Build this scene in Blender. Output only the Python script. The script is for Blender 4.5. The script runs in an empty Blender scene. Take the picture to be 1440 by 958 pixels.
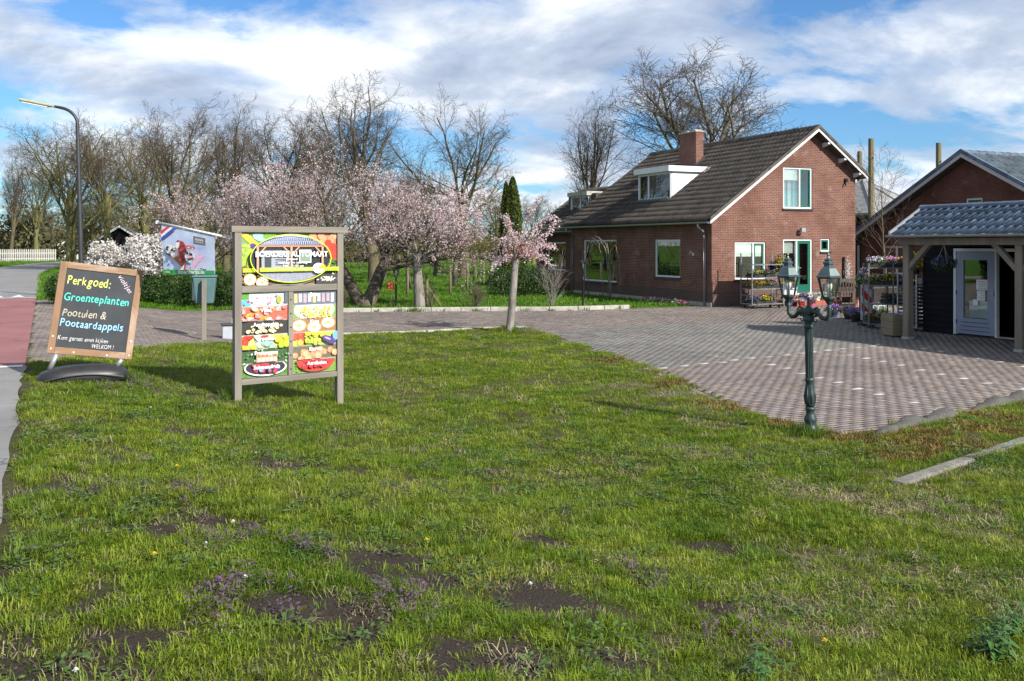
import bpy, bmesh, math, random
import numpy as np
from mathutils import Vector, Matrix

SC = bpy.context.scene
COL = SC.collection
R = math.radians
PI = math.pi

# ------------------------------------------------------------------ camera, sky, sun, exposure
cam_d = bpy.data.cameras.new('camera')
cam = bpy.data.objects.new('camera', cam_d)
COL.objects.link(cam)
cam.location = (0, 0, 2.2)
cam.rotation_euler = (R(90), 0, 0)
cam_d.sensor_width = 36
cam_d.lens = 32.5
cam_d.shift_y = -0.0931
cam_d.clip_end = 3000
SC.camera = cam

SUN_AZ = math.atan2(0.73, -0.68)        # direction to the sun, measured from +Y towards +X
SUN_EL = R(34)
sun_vec = Vector((math.sin(SUN_AZ) * math.cos(SUN_EL), math.cos(SUN_AZ) * math.cos(SUN_EL), math.sin(SUN_EL)))

world = bpy.data.worlds.new('World')
SC.world = world
world.use_nodes = True
wn, wl = world.node_tree.nodes, world.node_tree.links
wn.clear()
def N(tree, typ, **kw):
    n = tree.nodes.new(typ)
    for k, v in kw.items():
        setattr(n, k, v)
    return n
W = world.node_tree
sky = N(W, 'ShaderNodeTexSky', sky_type='NISHITA', sun_disc=False, sun_elevation=SUN_EL, sun_rotation=SUN_AZ)
sky.air_density = 1.0; sky.dust_density = 0.4; sky.ozone_density = 3.0
tc = N(W, 'ShaderNodeTexCoord')
sep = N(W, 'ShaderNodeSeparateXYZ'); wl.new(tc.outputs['Generated'], sep.inputs[0])
def wmath(op, a, b=None, c=None):
    n = N(W, 'ShaderNodeMath', operation=op)
    for i, v in enumerate((a, b, c)):
        if v is None: continue
        if isinstance(v, (int, float)): n.inputs[i].default_value = v
        else: wl.new(v, n.inputs[i])
    return n.outputs[0]
zc = wmath('ADD', wmath('MAXIMUM', sep.outputs[2], 0.0), 0.30)
cx = wmath('DIVIDE', sep.outputs[0], zc); cy = wmath('DIVIDE', sep.outputs[1], zc)
cmb = N(W, 'ShaderNodeCombineXYZ'); wl.new(cx, cmb.inputs[0]); wl.new(cy, cmb.inputs[1])
mp = N(W, 'ShaderNodeMapping'); mp.inputs['Location'].default_value = (1.35, 0.4, 0); mp.inputs['Rotation'].default_value = (0, 0, R(-12))
mp.inputs['Scale'].default_value = (0.85, 1.0, 1.0)
wl.new(cmb.outputs[0], mp.inputs[0])
def wnoise(scale, det, rough, dist, w):
    n = N(W, 'ShaderNodeTexNoise', noise_dimensions='3D')
    n.inputs['Scale'].default_value = scale; n.inputs['Detail'].default_value = det
    n.inputs['Roughness'].default_value = rough; n.inputs['Distortion'].default_value = dist
    ad = N(W, 'ShaderNodeVectorMath', operation='ADD'); ad.inputs[1].default_value = (0, 0, w)
    wl.new(mp.outputs[0], ad.inputs[0]); wl.new(ad.outputs[0], n.inputs['Vector'])
    return n.outputs['Fac']
def wramp(v, stops):
    r = N(W, 'ShaderNodeValToRGB')
    el = r.color_ramp.elements
    while len(el) < len(stops): el.new(0.5)
    for e, (p, c) in zip(el, stops):
        e.position = p; e.color = c if len(c) == 4 else (*c, 1)
    wl.new(v, r.inputs[0]); return r.outputs[0]
cov = wramp(wnoise(1.9, 9, 0.58, 0.25, 0.0), [(0.43, (0, 0, 0)), (0.49, (0.72, 0.72, 0.72)), (0.57, (1, 1, 1))])
shade = wramp(wnoise(2.3, 7, 0.6, 0.3, 4.7), [(0.32, (2.9, 3.6, 4.9)), (0.46, (4.6, 5.3, 6.5)), (0.60, (8.2, 8.5, 8.8)), (0.72, (9.4, 9.6, 9.8))])
blue = N(W, 'ShaderNodeMixRGB', blend_type='MULTIPLY'); blue.inputs[0].default_value = 1.0; wl.new(sky.outputs[0], blue.inputs[1]); blue.inputs[2].default_value = (0.57, 0.86, 1.13, 1)
mixc = N(W, 'ShaderNodeMixRGB'); wl.new(cov, mixc.inputs[0]); wl.new(blue.outputs[0], mixc.inputs[1]); wl.new(shade, mixc.inputs[2])
bg = N(W, 'ShaderNodeBackground'); bg.inputs['Strength'].default_value = 0.077
wl.new(mixc.outputs[0], bg.inputs['Color'])
wo = N(W, 'ShaderNodeOutputWorld'); wl.new(bg.outputs[0], wo.inputs[0])

sun_d = bpy.data.lights.new('sun', 'SUN')
sun_d.energy = 4.8; sun_d.angle = R(0.55); sun_d.color = (1.0, 0.95, 0.87)
sun = bpy.data.objects.new('sun', sun_d); COL.objects.link(sun)
sun.rotation_euler = (-sun_vec).to_track_quat('-Z', 'Y').to_euler()

SC.view_settings.view_transform = 'Standard'; SC.view_settings.look = 'None'
SC.view_settings.exposure = 0.80; SC.view_settings.gamma = 1.0
SC.render.engine = 'CYCLES'
SC.cycles.use_denoising = True
SC.cycles.max_bounces = 6; SC.cycles.diffuse_bounces = 3; SC.cycles.glossy_bounces = 3
SC.cycles.transparent_max_bounces = 12; SC.cycles.transmission_bounces = 4

# ------------------------------------------------------------------ materials
MATS = {}
def newmat(name):
    m = bpy.data.materials.new(name); m.use_nodes = True
    MATS[name] = m
    nt = m.node_tree
    b = nt.nodes['Principled BSDF']
    return m, nt, b
def lk(nt, a, b): nt.links.new(a, b)
def nnoise(nt, scale, det=4, rough=0.55, vec=None, dist=0.0):
    n = N(nt, 'ShaderNodeTexNoise'); n.inputs['Scale'].default_value = scale; n.inputs['Detail'].default_value = det
    n.inputs['Roughness'].default_value = rough; n.inputs['Distortion'].default_value = dist
    if vec is not None: lk(nt, vec, n.inputs['Vector'])
    return n.outputs['Fac']
def nramp(nt, v, stops, interp='LINEAR'):
    r = N(nt, 'ShaderNodeValToRGB'); el = r.color_ramp.elements; r.color_ramp.interpolation = interp
    while len(el) < len(stops): el.new(0.5)
    for e, (p, c) in zip(el, stops):
        if isinstance(c, (int, float)): c = (c, c, c)
        e.position = p; e.color = (*c[:3], 1)
    lk(nt, v, r.inputs[0]); return r.outputs[0]
def nmix(nt, fac, a, b, mode='MIX'):
    m = N(nt, 'ShaderNodeMixRGB', blend_type=mode)
    for i, v in enumerate((fac, a, b)):
        if isinstance(v, (int, float)): m.inputs[i].default_value = v if i == 0 else (v, v, v, 1)
        elif isinstance(v, tuple): m.inputs[i].default_value = (*v[:3], 1)
        else: lk(nt, v, m.inputs[i])
    return m.outputs[0]
def nmath(nt, op, a, b=None):
    n = N(nt, 'ShaderNodeMath', operation=op)
    for i, v in enumerate((a, b)):
        if v is None: continue
        if isinstance(v, (int, float)): n.inputs[i].default_value = v
        else: lk(nt, v, n.inputs[i])
    return n.outputs[0]
def nbump(nt, h, strength=0.3, dist=0.01):
    b = N(nt, 'ShaderNodeBump'); b.inputs['Strength'].default_value = strength; b.inputs['Distance'].default_value = dist
    lk(nt, h, b.inputs['Height']); return b.outputs[0]
def opos(nt): return N(nt, 'ShaderNodeTexCoord').outputs['Object']
def wpos(nt): return N(nt, 'ShaderNodeNewGeometry').outputs['Position']
def nattr(nt, name, t='GEOMETRY'):
    a = N(nt, 'ShaderNodeAttribute', attribute_name=name, attribute_type=t); return a

def simple(name, col, rough=0.6, metal=0.0, var=0.25, scale=8.0, bump=0.15, bdist=0.004, dirt=None, stretch=None, spec=None):
    m, nt, b = newmat(name)
    p = opos(nt)
    if stretch:
        mpn = N(nt, 'ShaderNodeMapping'); mpn.inputs['Scale'].default_value = stretch; lk(nt, p, mpn.inputs[0]); p = mpn.outputs[0]
    n1 = nnoise(nt, scale, 5, 0.6, p)
    c = nramp(nt, n1, [(0.28, tuple(x * (1 - var) for x in col)), (0.72, tuple(min(1, x * (1 + var)) for x in col))])
    if dirt:
        n2 = nnoise(nt, scale * 0.35, 6, 0.65, p)
        c = nmix(nt, nramp(nt, n2, [(0.5, 0.0), (0.68, 0.75)]), c, dirt)
    lk(nt, c, b.inputs['Base Color'])
    b.inputs['Roughness'].default_value = rough; b.inputs['Metallic'].default_value = metal
    if spec is not None: b.inputs['Specular IOR Level'].default_value = spec
    if bump:
        lk(nt, nbump(nt, nnoise(nt, scale * 4, 4, 0.6, p), bump, bdist), b.inputs['Normal'])
    return m
def plain(name, col, rough=0.6, metal=0.0):
    m, nt, b = newmat(name)
    b.inputs['Base Color'].default_value = (*col, 1); b.inputs['Roughness'].default_value = rough; b.inputs['Metallic'].default_value = metal
    return m

def leafmat(name, cols, scale=0.6, trans=0.35, rough=0.55, attr=True, objrand=False, mulrange=(0.6, 1.3)):
    """foliage: colour by world-position noise, brightness by per-leaf attribute; part of the light passes through"""
    m, nt, b = newmat(name)
    n1 = nnoise(nt, scale, 4, 0.6, wpos(nt))
    k = len(cols)
    c = nramp(nt, n1, [(0.3 + 0.4 * i / max(1, k - 1), cc) for i, cc in enumerate(cols)])
    if attr or objrand:
        if objrand: v = N(nt, 'ShaderNodeObjectInfo').outputs['Random']
        else: v = nattr(nt, 'v').outputs['Fac']
        mr = N(nt, 'ShaderNodeMapRange'); mr.inputs['To Min'].default_value = mulrange[0]; mr.inputs['To Max'].default_value = mulrange[1]
        lk(nt, v, mr.inputs['Value'])
        c = nmix(nt, 1.0, c, mr.outputs[0], 'MULTIPLY')
    lk(nt, c, b.inputs['Base Color']); b.inputs['Roughness'].default_value = rough
    b.inputs['Specular IOR Level'].default_value = 0.25
    tr = N(nt, 'ShaderNodeBsdfTranslucent'); lk(nt, c, tr.inputs['Color'])
    ms = N(nt, 'ShaderNodeMixShader'); ms.inputs[0].default_value = trans
    lk(nt, b.outputs[0], ms.inputs[1]); lk(nt, tr.outputs[0], ms.inputs[2])
    lk(nt, ms.outputs[0], nt.nodes['Material Output'].inputs[0])
    return m

def attrmat(name, rough=0.5, bump=0.0, noise=0.12, spec=0.4, nscale=40):
    """colour stored with the mesh (print, pavers)"""
    m, nt, b = newmat(name)
    c = nattr(nt, 'Col').outputs['Color']
    if noise:
        n1 = nnoise(nt, nscale, 4, 0.65, opos(nt))
        c = nmix(nt, 1.0, c, nramp(nt, n1, [(0.3, 1 - noise), (0.7, 1 + noise)]), 'MULTIPLY')
    lk(nt, c, b.inputs['Base Color']); b.inputs['Roughness'].default_value = rough
    b.inputs['Specular IOR Level'].default_value = spec
    if bump: lk(nt, nbump(nt, nnoise(nt, 120, 4, 0.6, opos(nt)), bump, 0.003), b.inputs['Normal'])
    return m

def glassmat(name, tint=(0.8, 0.9, 0.88), refl=0.10):
    m, nt, b = newmat(name)
    nt.nodes.remove(b)
    fr = N(nt, 'ShaderNodeFresnel'); fr.inputs[0].default_value = 1.5
    g = N(nt, 'ShaderNodeBsdfGlossy'); g.inputs['Roughness'].default_value = 0.015; g.inputs['Color'].default_value = (0.95, 1, 0.98, 1)
    t = N(nt, 'ShaderNodeBsdfTransparent'); t.inputs['Color'].default_value = (*tint, 1)
    ms = N(nt, 'ShaderNodeMixShader')
    f = nmath(nt, 'ADD', fr.outputs[0], refl); lk(nt, f, ms.inputs[0])
    lk(nt, t.outputs[0], ms.inputs[1]); lk(nt, g.outputs[0], ms.inputs[2])
    lk(nt, ms.outputs[0], nt.nodes['Material Output'].inputs[0])
    return m

def brickmat(name, c1, c2, mortar, rough=0.85, plinth=None, dark=None):
    m, nt, b = newmat(name)
    uv = N(nt, 'ShaderNodeTexCoord').outputs['UV']
    bt = N(nt, 'ShaderNodeTexBrick'); bt.offset = 0.5
    bt.inputs['Scale'].default_value = 1.0
    bt.inputs['Brick Width'].default_value = 0.22; bt.inputs['Row Height'].default_value = 0.0625
    bt.inputs['Mortar Size'].default_value = 0.006; bt.inputs['Mortar Smooth'].default_value = 0.15; bt.inputs['Bias'].default_value = 0.0
    bt.inputs['Color1'].default_value = (*c1, 1); bt.inputs['Color2'].default_value = (*c2, 1); bt.inputs['Mortar'].default_value = (*mortar, 1)
    lk(nt, uv, bt.inputs['Vector'])
    c = bt.outputs['Color']
    big = nnoise(nt, 0.9, 5, 0.65, uv)
    c = nmix(nt, nramp(nt, big, [(0.38, 0.0), (0.66, 0.62)]), c, dark or tuple(0.45 * x for x in c1))
    fine = nnoise(nt, 22, 5, 0.65, uv)
    c = nmix(nt, 1.0, c, nramp(nt, fine, [(0.25, 0.72), (0.75, 1.28)]), 'MULTIPLY')
    pale = nnoise(nt, 1.7, 4, 0.6, uv)
    c = nmix(nt, nramp(nt, pale, [(0.60, 0.0), (0.78, 0.35)]), c, (0.42, 0.36, 0.32))
    if plinth:
        s = N(nt, 'ShaderNodeSeparateXYZ'); lk(nt, uv, s.inputs[0])
        c = nmix(nt, nmath(nt, 'LESS_THAN', s.outputs[1], plinth[0]), c, nmix(nt, 0.65, c, plinth[1]))
    lk(nt, c, b.inputs['Base Color']); b.inputs['Roughness'].default_value = rough
    b.inputs['Specular IOR Level'].default_value = 0.2
    h = nmath(nt, 'SUBTRACT', 1.0, bt.outputs['Fac'])
    h2 = nmath(nt, 'ADD', h, nmath(nt, 'MULTIPLY', fine, 0.35))
    lk(nt, nbump(nt, h2, 0.6, 0.012), b.inputs['Normal'])
    return m

# ------------------------------------------------------------------ mesh helpers
def link(o, parent=None):
    COL.objects.link(o)
    if parent is not None: o.parent = parent
    return o
def mk(name, me, mat=None, parent=None, kind=None):
    o = bpy.data.objects.new(name, me)
    if mat is not None:
        me.materials.clear(); me.materials.append(MATS[mat] if isinstance(mat, str) else mat)
    link(o, parent)
    if kind: o['kind'] = kind
    return o
def tag(o, label, cat=None, group=None, kind=None):
    if label: o['label'] = label
    if cat: o['category'] = cat
    if group: o['group'] = group
    if kind: o['kind'] = kind
    return o
def thing(name, label, cat, loc=(0, 0, 0), rz=0.0, group=None):
    o = bpy.data.objects.new(name, None); o.empty_display_size = 0.2
    COL.objects.link(o); o.location = loc; o.rotation_euler = (0, 0, rz)
    return tag(o, label, cat, group)
def copy_tree(o, parent=None):
    c = o.copy(); COL.objects.link(c)
    if parent is not None: c.parent = parent
    for ch in list(o.children): copy_tree(ch, c)
    return c
def np_mesh(name, v, f, k=4, smooth=False, fattr=None, vcol=None):
    """v (N,3); f (M,k) fixed-size faces, built with foreach_set"""
    v = np.asarray(v, dtype=np.float32); f = np.asarray(f, dtype=np.int32)
    me = bpy.data.meshes.new(name)
    me.vertices.add(len(v)); me.vertices.foreach_set('co', v.ravel())
    me.loops.add(f.size); me.loops.foreach_set('vertex_index', f.ravel())
    me.polygons.add(len(f))
    me.polygons.foreach_set('loop_start', np.arange(0, f.size, k, dtype=np.int32))
    me.polygons.foreach_set('loop_total', np.full(len(f), k, dtype=np.int32))
    if smooth: me.polygons.foreach_set('use_smooth', np.ones(len(f), dtype=bool))
    me.update(calc_edges=True)
    if fattr is not None:
        a = me.attributes.new('v', 'FLOAT', 'FACE'); a.data.foreach_set('value', np.asarray(fattr, dtype=np.float32))
    if vcol is not None:
        a = me.attributes.new('Col', 'FLOAT_COLOR', 'POINT')
        vc = np.concatenate([np.asarray(vcol, dtype=np.float32), np.ones((len(v), 1), np.float32)], 1)
        a.data.foreach_set('color', vc.ravel())
    return me

class MB:
    def __init__(s, T=None):
        s.v, s.f, s.uv, s.col, s.T = [], [], [], [], T
        s.curcol = None
    def _p(s, p):
        return s.T(p) if s.T else tuple(p)
    def add(s, vs, fs, uvs=None):
        b = len(s.v)
        for p in vs: s.v.append(s._p(p))
        for i, f in enumerate(fs):
            s.f.append([b + j for j in f])
            s.uv.append([uvs[j] for j in f] if uvs else None)
            s.col.append(s.curcol)
    def box(s, x0, x1, y0, y1, z0, z1):
        vs = [(x0, y0, z0), (x1, y0, z0), (x1, y1, z0), (x0, y1, z0), (x0, y0, z1), (x1, y0, z1), (x1, y1, z1), (x0, y1, z1)]
        s.add(vs, [(0, 3, 2, 1), (4, 5, 6, 7), (0, 1, 5, 4), (1, 2, 6, 5), (2, 3, 7, 6), (3, 0, 4, 7)])
        return s
    def bar(s, a, b, w, h, up=(0, 0, 1)):
        """rectangular bar from a to b, width w (sideways) and height h (along up)"""
        a, b = Vector(a), Vector(b); d = (b - a).normalized(); up = Vector(up)
        if abs(d.dot(up)) > 0.98: up = Vector((0, 1, 0))
        sd = d.cross(up).normalized() * w / 2; u = sd.cross(d).normalized() * h / 2
        vs = [a - sd - u, a + sd - u, a + sd + u, a - sd + u, b - sd - u, b + sd - u, b + sd + u, b - sd + u]
        s.add([tuple(p) for p in vs], [(0, 3, 2, 1), (4, 5, 6, 7), (0, 1, 5, 4), (1, 2, 6, 5), (2, 3, 7, 6), (3, 0, 4, 7)])
        return s
    def tube(s, pts, rad, n=8, cap=True):
        pts = [Vector(p) for p in pts]
        if isinstance(rad, (int, float)): rad = [rad] * len(pts)
        rings = []; ref = None
        for i, p in enumerate(pts):
            d = (pts[min(i + 1, len(pts) - 1)] - pts[max(i - 1, 0)]).normalized()
            if ref is None:
                ref = Vector((1, 0, 0)) if abs(d.x) < 0.8 else Vector((0, 1, 0))
            u = (ref - d * ref.dot(d)).normalized(); w = d.cross(u); ref = u
            rings.append([tuple(p + (u * math.cos(2 * PI * k / n) + w * math.sin(2 * PI * k / n)) * rad[i]) for k in range(n)])
        vs = [q for r in rings for q in r]
        fs = [(i * n + k, i * n + (k + 1) % n, (i + 1) * n + (k + 1) % n, (i + 1) * n + k) for i in range(len(pts) - 1) for k in range(n)]
        if cap:
            fs.append(tuple(reversed(range(n)))); fs.append(tuple((len(pts) - 1) * n + k for k in range(n)))
        s.add(vs, fs); return s
    def lathe(s, prof, n=16, c=(0, 0, 0), rot=0.0):
        vs = [(c[0] + r * math.cos(2 * PI * k / n + rot), c[1] + r * math.sin(2 * PI * k / n + rot), c[2] + z) for r, z in prof for k in range(n)]
        fs = [(i * n + k, i * n + (k + 1) % n, (i + 1) * n + (k + 1) % n, (i + 1) * n + k) for i in range(len(prof) - 1) for k in range(n)]
        fs.append(tuple(reversed(range(n)))); fs.append(tuple((len(prof) - 1) * n + k for k in range(n)))
        s.add(vs, fs); return s
    def prism(s, poly, axis, a0, a1):
        """polygon (list of 2-D) extruded along axis 'x','y' or 'z' from a0 to a1"""
        def P(p, a):
            return {'x': (a, p[0], p[1]), 'y': (p[0], a, p[1]), 'z': (p[0], p[1], a)}[axis]
        n = len(poly); vs = [P(p, a0) for p in poly] + [P(p, a1) for p in poly]
        fs = [tuple(reversed(range(n))), tuple(range(n, 2 * n))] + [(k, (k + 1) % n, n + (k + 1) % n, n + k) for k in range(n)]
        s.add(vs, fs); return s
    def mesh(s, name, smooth=False, recalc=True):
        me = bpy.data.meshes.new(name)
        me.from_pydata([tuple(p) for p in s.v], [], s.f)
        if any(u is not None for u in s.uv):
            ul = me.uv_layers.new(name='UVMap'); i = 0
            for f, u in zip(s.f, s.uv):
                for k in range(len(f)):
                    ul.data[i].uv = u[k] if u else (0, 0); i += 1
        if any(c is not None for c in s.col):
            a = me.attributes.new('Col', 'FLOAT_COLOR', 'CORNER'); i = 0
            for f, c in zip(s.f, s.col):
                for k in range(len(f)):
                    a.data[i].color = (*(c or (0.5, 0.5, 0.5)), 1); i += 1
        if recalc:
            bm = bmesh.new(); bm.from_mesh(me); bmesh.ops.recalc_face_normals(bm, faces=bm.faces); bm.to_mesh(me); bm.free()
        if smooth:
            me.polygons.foreach_set('use_smooth', np.ones(len(me.polygons), dtype=bool))
        me.update()
        return me
    def build(s, name, mat=None, parent=None, smooth=False, kind=None, bevel=0.0):
        o = mk(name, s.mesh(name, smooth), mat, parent, kind)
        if bevel:
            b = o.modifiers.new('bevel', 'BEVEL'); b.width = bevel; b.segments = 2; b.limit_method = 'ANGLE'
        return o

# value noise in numpy
_rs = np.random.RandomState(7)
_tab = _rs.rand(256, 256)
def vnoise(x, y, sc=1.0, off=0):
    x = np.asarray(x, float) * sc + off * 17.3; y = np.asarray(y, float) * sc + off * 9.1
    xi = np.floor(x).astype(int); yi = np.floor(y).astype(int); fx = x - xi; fy = y - yi
    fx = fx * fx * (3 - 2 * fx); fy = fy * fy * (3 - 2 * fy)
    g = lambda a, b: _tab[a % 256, b % 256]
    return (g(xi, yi) * (1 - fx) + g(xi + 1, yi) * fx) * (1 - fy) + (g(xi, yi + 1) * (1 - fx) + g(xi + 1, yi + 1) * fx) * fy
def fbm(x, y, sc=1.0, off=0, oct=4):
    a, t, s = 0, 0, 1.0
    for i in range(oct):
        a = a + s * vnoise(x, y, sc * 2 ** i, off + i * 3); t += s; s *= 0.5
    return a / t

# ------------------------------------------------------------------ the lie of the land
# road frame: s along the road (away from the camera), d to the right of its right-hand edge
TH = math.atan2(0.413, 0.911)                        # the house, shop and paving stand square to this
RD = np.array([-0.451, 0.893]); RN = np.array([0.893, 0.451]); R0 = np.array([-0.29, 0.0])
ROAD_W = 4.3
def bend(s):
    s = np.asarray(s, float)
    return np.where(s > 60, 13.5 * ((s - 60) / 75.0) ** 2, 0.0)
def sd_of(x, y):
    px, py = np.asarray(x) - R0[0], np.asarray(y) - R0[1]
    s = px * RD[0] + py * RD[1]; d = px * RN[0] + py * RN[1]
    return s, d - bend(s)
def xy_of(s, d):
    d = np.asarray(d) + bend(s)
    return R0[0] + s * RD[0] + d * RN[0], R0[1] + s * RD[1] + d * RN[1]
def smooth01(t):
    t = np.clip(t, 0, 1); return t * t * (3 - 2 * t)
def TZ(x, y):
    s, d = sd_of(x, y)
    return 0.45 * (1 - smooth01((d - 0.4) / 4.6))
def G(px, py):
    """ground point seen at photograph pixel (px, py) from the camera's standpoint: where a thing stands"""
    z = 0.0
    for i in range(40):
        D = (2.2 - z) * 1300.0 / (py - 345.0); X = (px - 720.0) / 1300.0 * D
        z = 0.6 * z + 0.4 * float(TZ(X, D))
    return Vector((X, D, z))
def at(px, D): return (px - 720.0) / 1300.0 * D
def zat(py, D): return 2.2 + (345.0 - py) / 1300.0 * D
# ------------------------------------------------------------------ plan of the place
HC = np.array([7.13, 33.0])                            # near corner of the farmhouse
CT, ST = math.cos(TH), math.sin(TH)
def HL(x, y): return (HC[0] + CT * x - ST * y, HC[1] + ST * x + CT * y)
def inpoly(x, y, poly):
    x = np.asarray(x, float); y = np.asarray(y, float); r = np.zeros(x.shape, bool); n = len(poly)
    for i in range(n):
        x1, y1 = poly[i]; x2, y2 = poly[(i + 1) % n]
        if y1 == y2: continue
        c = ((y1 > y) != (y2 > y)) & (x < (x2 - x1) * (y - y1) / (y2 - y1) + x1)
        r ^= c
    return r
def g2(px, py): v = G(px, py); return (v.x, v.y)
FRONT = [g2(*p) for p in [(62, 509), (190, 489), (290, 482), (390, 476), (480, 470), (600, 466), (690, 461), (740, 460), (795, 478), (850, 496),
                          (930, 522), (1000, 554), (1060, 582), (1130, 603), (1190, 609), (1238, 607)]]
KERB_R = [g2(1238, 607), g2(1440, 561)]
ext = (KERB_R[1][0] + 3.0 * (KERB_R[1][0] - KERB_R[0][0]), KERB_R[1][1] + 3.0 * (KERB_R[1][1] - KERB_R[0][1]))
BACK = [g2(*p) for p in [(885, 434.5), (800, 437), (700, 437.5), (560, 438.5), (480, 439.5), (330, 436), (190, 432), (110, 428)]]
rl = lambda s, d: tuple(float(q) for q in xy_of(s, d))
PAVE = [rl(15.6, 0.06)] + FRONT + [KERB_R[1], ext, (24, 34), HL(16, 8), HL(7.0, 8), HL(7.0, -0.02), HL(0.0, -0.02), HL(-0.5, 0.4)] + BACK + [rl(33.5, 0.06)]
# line of white bricks between the grey drive and the red parking bays
LA0, LA1 = np.array(g2(935, 517)), np.array(g2(1233, 485))

SOILP = [(548, 797, .42, .26), (615, 816, .22, .10), (765, 842, .34, .20), (772, 766, .26, .14), (690, 925, .42, .22), (402, 656, .22, .13), (592, 662, .2, .09),
         (692, 666, .16, .12), (425, 862, .5, .16), (90, 945, .35, .12), (200, 745, .25, .08), (455, 845, .26, .12), (330, 738, .35, .12), (250, 610, .25, .15),
         (860, 930, .3, .14), (1010, 860, .3, .12), (640, 640, .2, .1), (1000, 770, .35, .12), (170, 900, .3, .12), (70, 690, .22, .12)]
SOILC = [(G(a, b), rx, ry) for a, b, rx, ry in SOILP]
def soil(x, y):
    x = np.asarray(x, float); y = np.asarray(y, float)
    m = np.zeros(x.shape)
    wob = fbm(x, y, 4.0, 2) - 0.5
    for c, rx, ry in SOILC:
        ry2 = ry * 1.6
        q = np.sqrt(((x - c.x) / rx) ** 2 + ((y - c.y) / ry2) ** 2) + wob * 1.1
        m = np.maximum(m, 1 - smooth01((q - 0.65) / 0.5))
    n = fbm(x, y, 1.7, 5); near = smooth01((13.0 - y) / 5.0)
    left = smooth01((1.5 - x) / 3.0) * 0.6 + 0.4
    m = np.maximum(m, smooth01((n - 0.645) / 0.06) * near * left * 0.8)
    return np.clip(m, 0, 1)
DRYP = [G(1100, 680), G(1180, 695), G(1260, 712), G(1340, 730), G(1420, 750), G(1190, 800), G(1330, 830), G(1180, 860), G(1000, 640), G(900, 540), G(960, 555)]
def dry(x, y):
    m = np.zeros(np.shape(x)); wob = fbm(x, y, 2.6, 8) - 0.5
    for c in DRYP:
        q = np.sqrt(((x - c.x) / 0.55) ** 2 + ((y - c.y) / 0.42) ** 2) + wob * 1.6
        m = np.maximum(m, 1 - smooth01((q - 0.6) / 0.6))
    return m
MOSSP = [G(1200, 612), G(1300, 615), G(1390, 605), G(1250, 640), G(1330, 630), G(1110, 598), G(1040, 572), G(960, 540), G(870, 507), G(1430, 590)]
def mossy(x, y):
    m = np.zeros(np.shape(x)); wob = fbm(x, y, 3.0, 11) - 0.5
    for c in MOSSP:
        q = np.sqrt(((x - c.x) / 0.6) ** 2 + ((y - c.y) / 0.5) ** 2) + wob * 1.4
        m = np.maximum(m, 1 - smooth01((q - 0.5) / 0.6))
    return m

# ------------------------------------------------------------------ ground sheet
def axis(lo, hi, a, b, step, grow=1.35):
    fine = list(np.arange(a, b + 1e-6, step)); out = []; v, st = b, step
    while v < hi: st *= grow; v += st; out.append(min(v, hi))
    pre = []; v, st = a, step
    while v > lo: st *= grow; v -= st; pre.append(max(v, lo))
    return np.array(pre[::-1] + fine + out)
gx = axis(-1600, 1600, -9, 9.5, 0.11); gy = axis(-80, 2600, 2.4, 27, 0.11, 1.25)
XX, YY = np.meshgrid(gx, gy); xf, yf = XX.ravel(), YY.ravel()
pv = inpoly(xf, yf, PAVE); so = soil(xf, yf); dr = dry(xf, yf); mo = mossy(xf, yf)
so_ = np.where(pv, 0, so)
zz = TZ(xf, yf) - 0.020 * pv
lawn = (yf > 2) & (yf < 28) & (np.abs(xf) < 12) & ~pv
ss, dd = sd_of(xf, yf)
edge = smooth01((dd - 0.15) / 0.8)
zz = zz + lawn * edge * (0.05 * (fbm(xf, yf, 0.9, 1) - 0.5) + 0.03 * (fbm(xf, yf, 5.0, 3) - 0.5) * (0.4 + so_))
zz = np.where((dd < 0) & (dd > -ROAD_W), zz - 0.02, zz)
def mixc3(a, b, t): return a * (1 - t[:, None]) + b * t[:, None]
gcol = np.tile(np.array([0.085, 0.082, 0.036]), (len(xf), 1))
far = smooth01((yf - 24) / 8.0)
mead = np.array([0.075, 0.155, 0.018])
gcol = mixc3(gcol, mead, far)
litter = smooth01((yf - 40) / 12.0) * smooth01((-5 - (xf + 0.25 * (yf - 40))) / 8.0) * smooth01((dd - 2.5) / 4.0)
gcol = mixc3(gcol, np.array([0.10, 0.085, 0.04]), litter * 0.8)
gcol = mixc3(gcol, np.array([0.060, 0.048, 0.038]), so_)
gcol = mixc3(gcol, np.array([0.17, 0.15, 0.10]), np.where(pv, 0, dr * 0.8))
gcol = mixc3(gcol, np.array([0.15, 0.105, 0.045]), np.where(pv, 0, mo * 0.8))
gcol = mixc3(gcol, np.array([0.15, 0.135, 0.11]), pv * 1.0)
nx, ny = len(gx), len(gy)
ii = np.arange(nx * ny).reshape(ny, nx)
qf = np.stack([ii[:-1, :-1], ii[:-1, 1:], ii[1:, 1:], ii[1:, :-1]], -1).reshape(-1, 4)
me = np_mesh('ground', np.stack([xf, yf, zz], 1), qf, 4, True, vcol=gcol)
m, nt, b = newmat('ground')
c = nattr(nt, 'Col').outputs['Color']; P_ = wpos(nt)
c = nmix(nt, 1.0, c, nramp(nt, nnoise(nt, 55, 6, 0.7, P_), [(0.25, 0.45), (0.75, 1.6)]), 'MULTIPLY')
c = nmix(nt, 1.0, c, nramp(nt, nnoise(nt, 0.35, 5, 0.6, P_), [(0.3, 0.75), (0.7, 1.25)]), 'MULTIPLY')
lk(nt, c, b.inputs['Base Color']); b.inputs['Roughness'].default_value = 0.95; b.inputs['Specular IOR Level'].default_value = 0.1
lk(nt, nbump(nt, nnoise(nt, 38, 8, 0.75, P_), 1.0, 0.05), b.inputs['Normal'])
mk('ground', me, 'ground', kind='structure')

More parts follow.
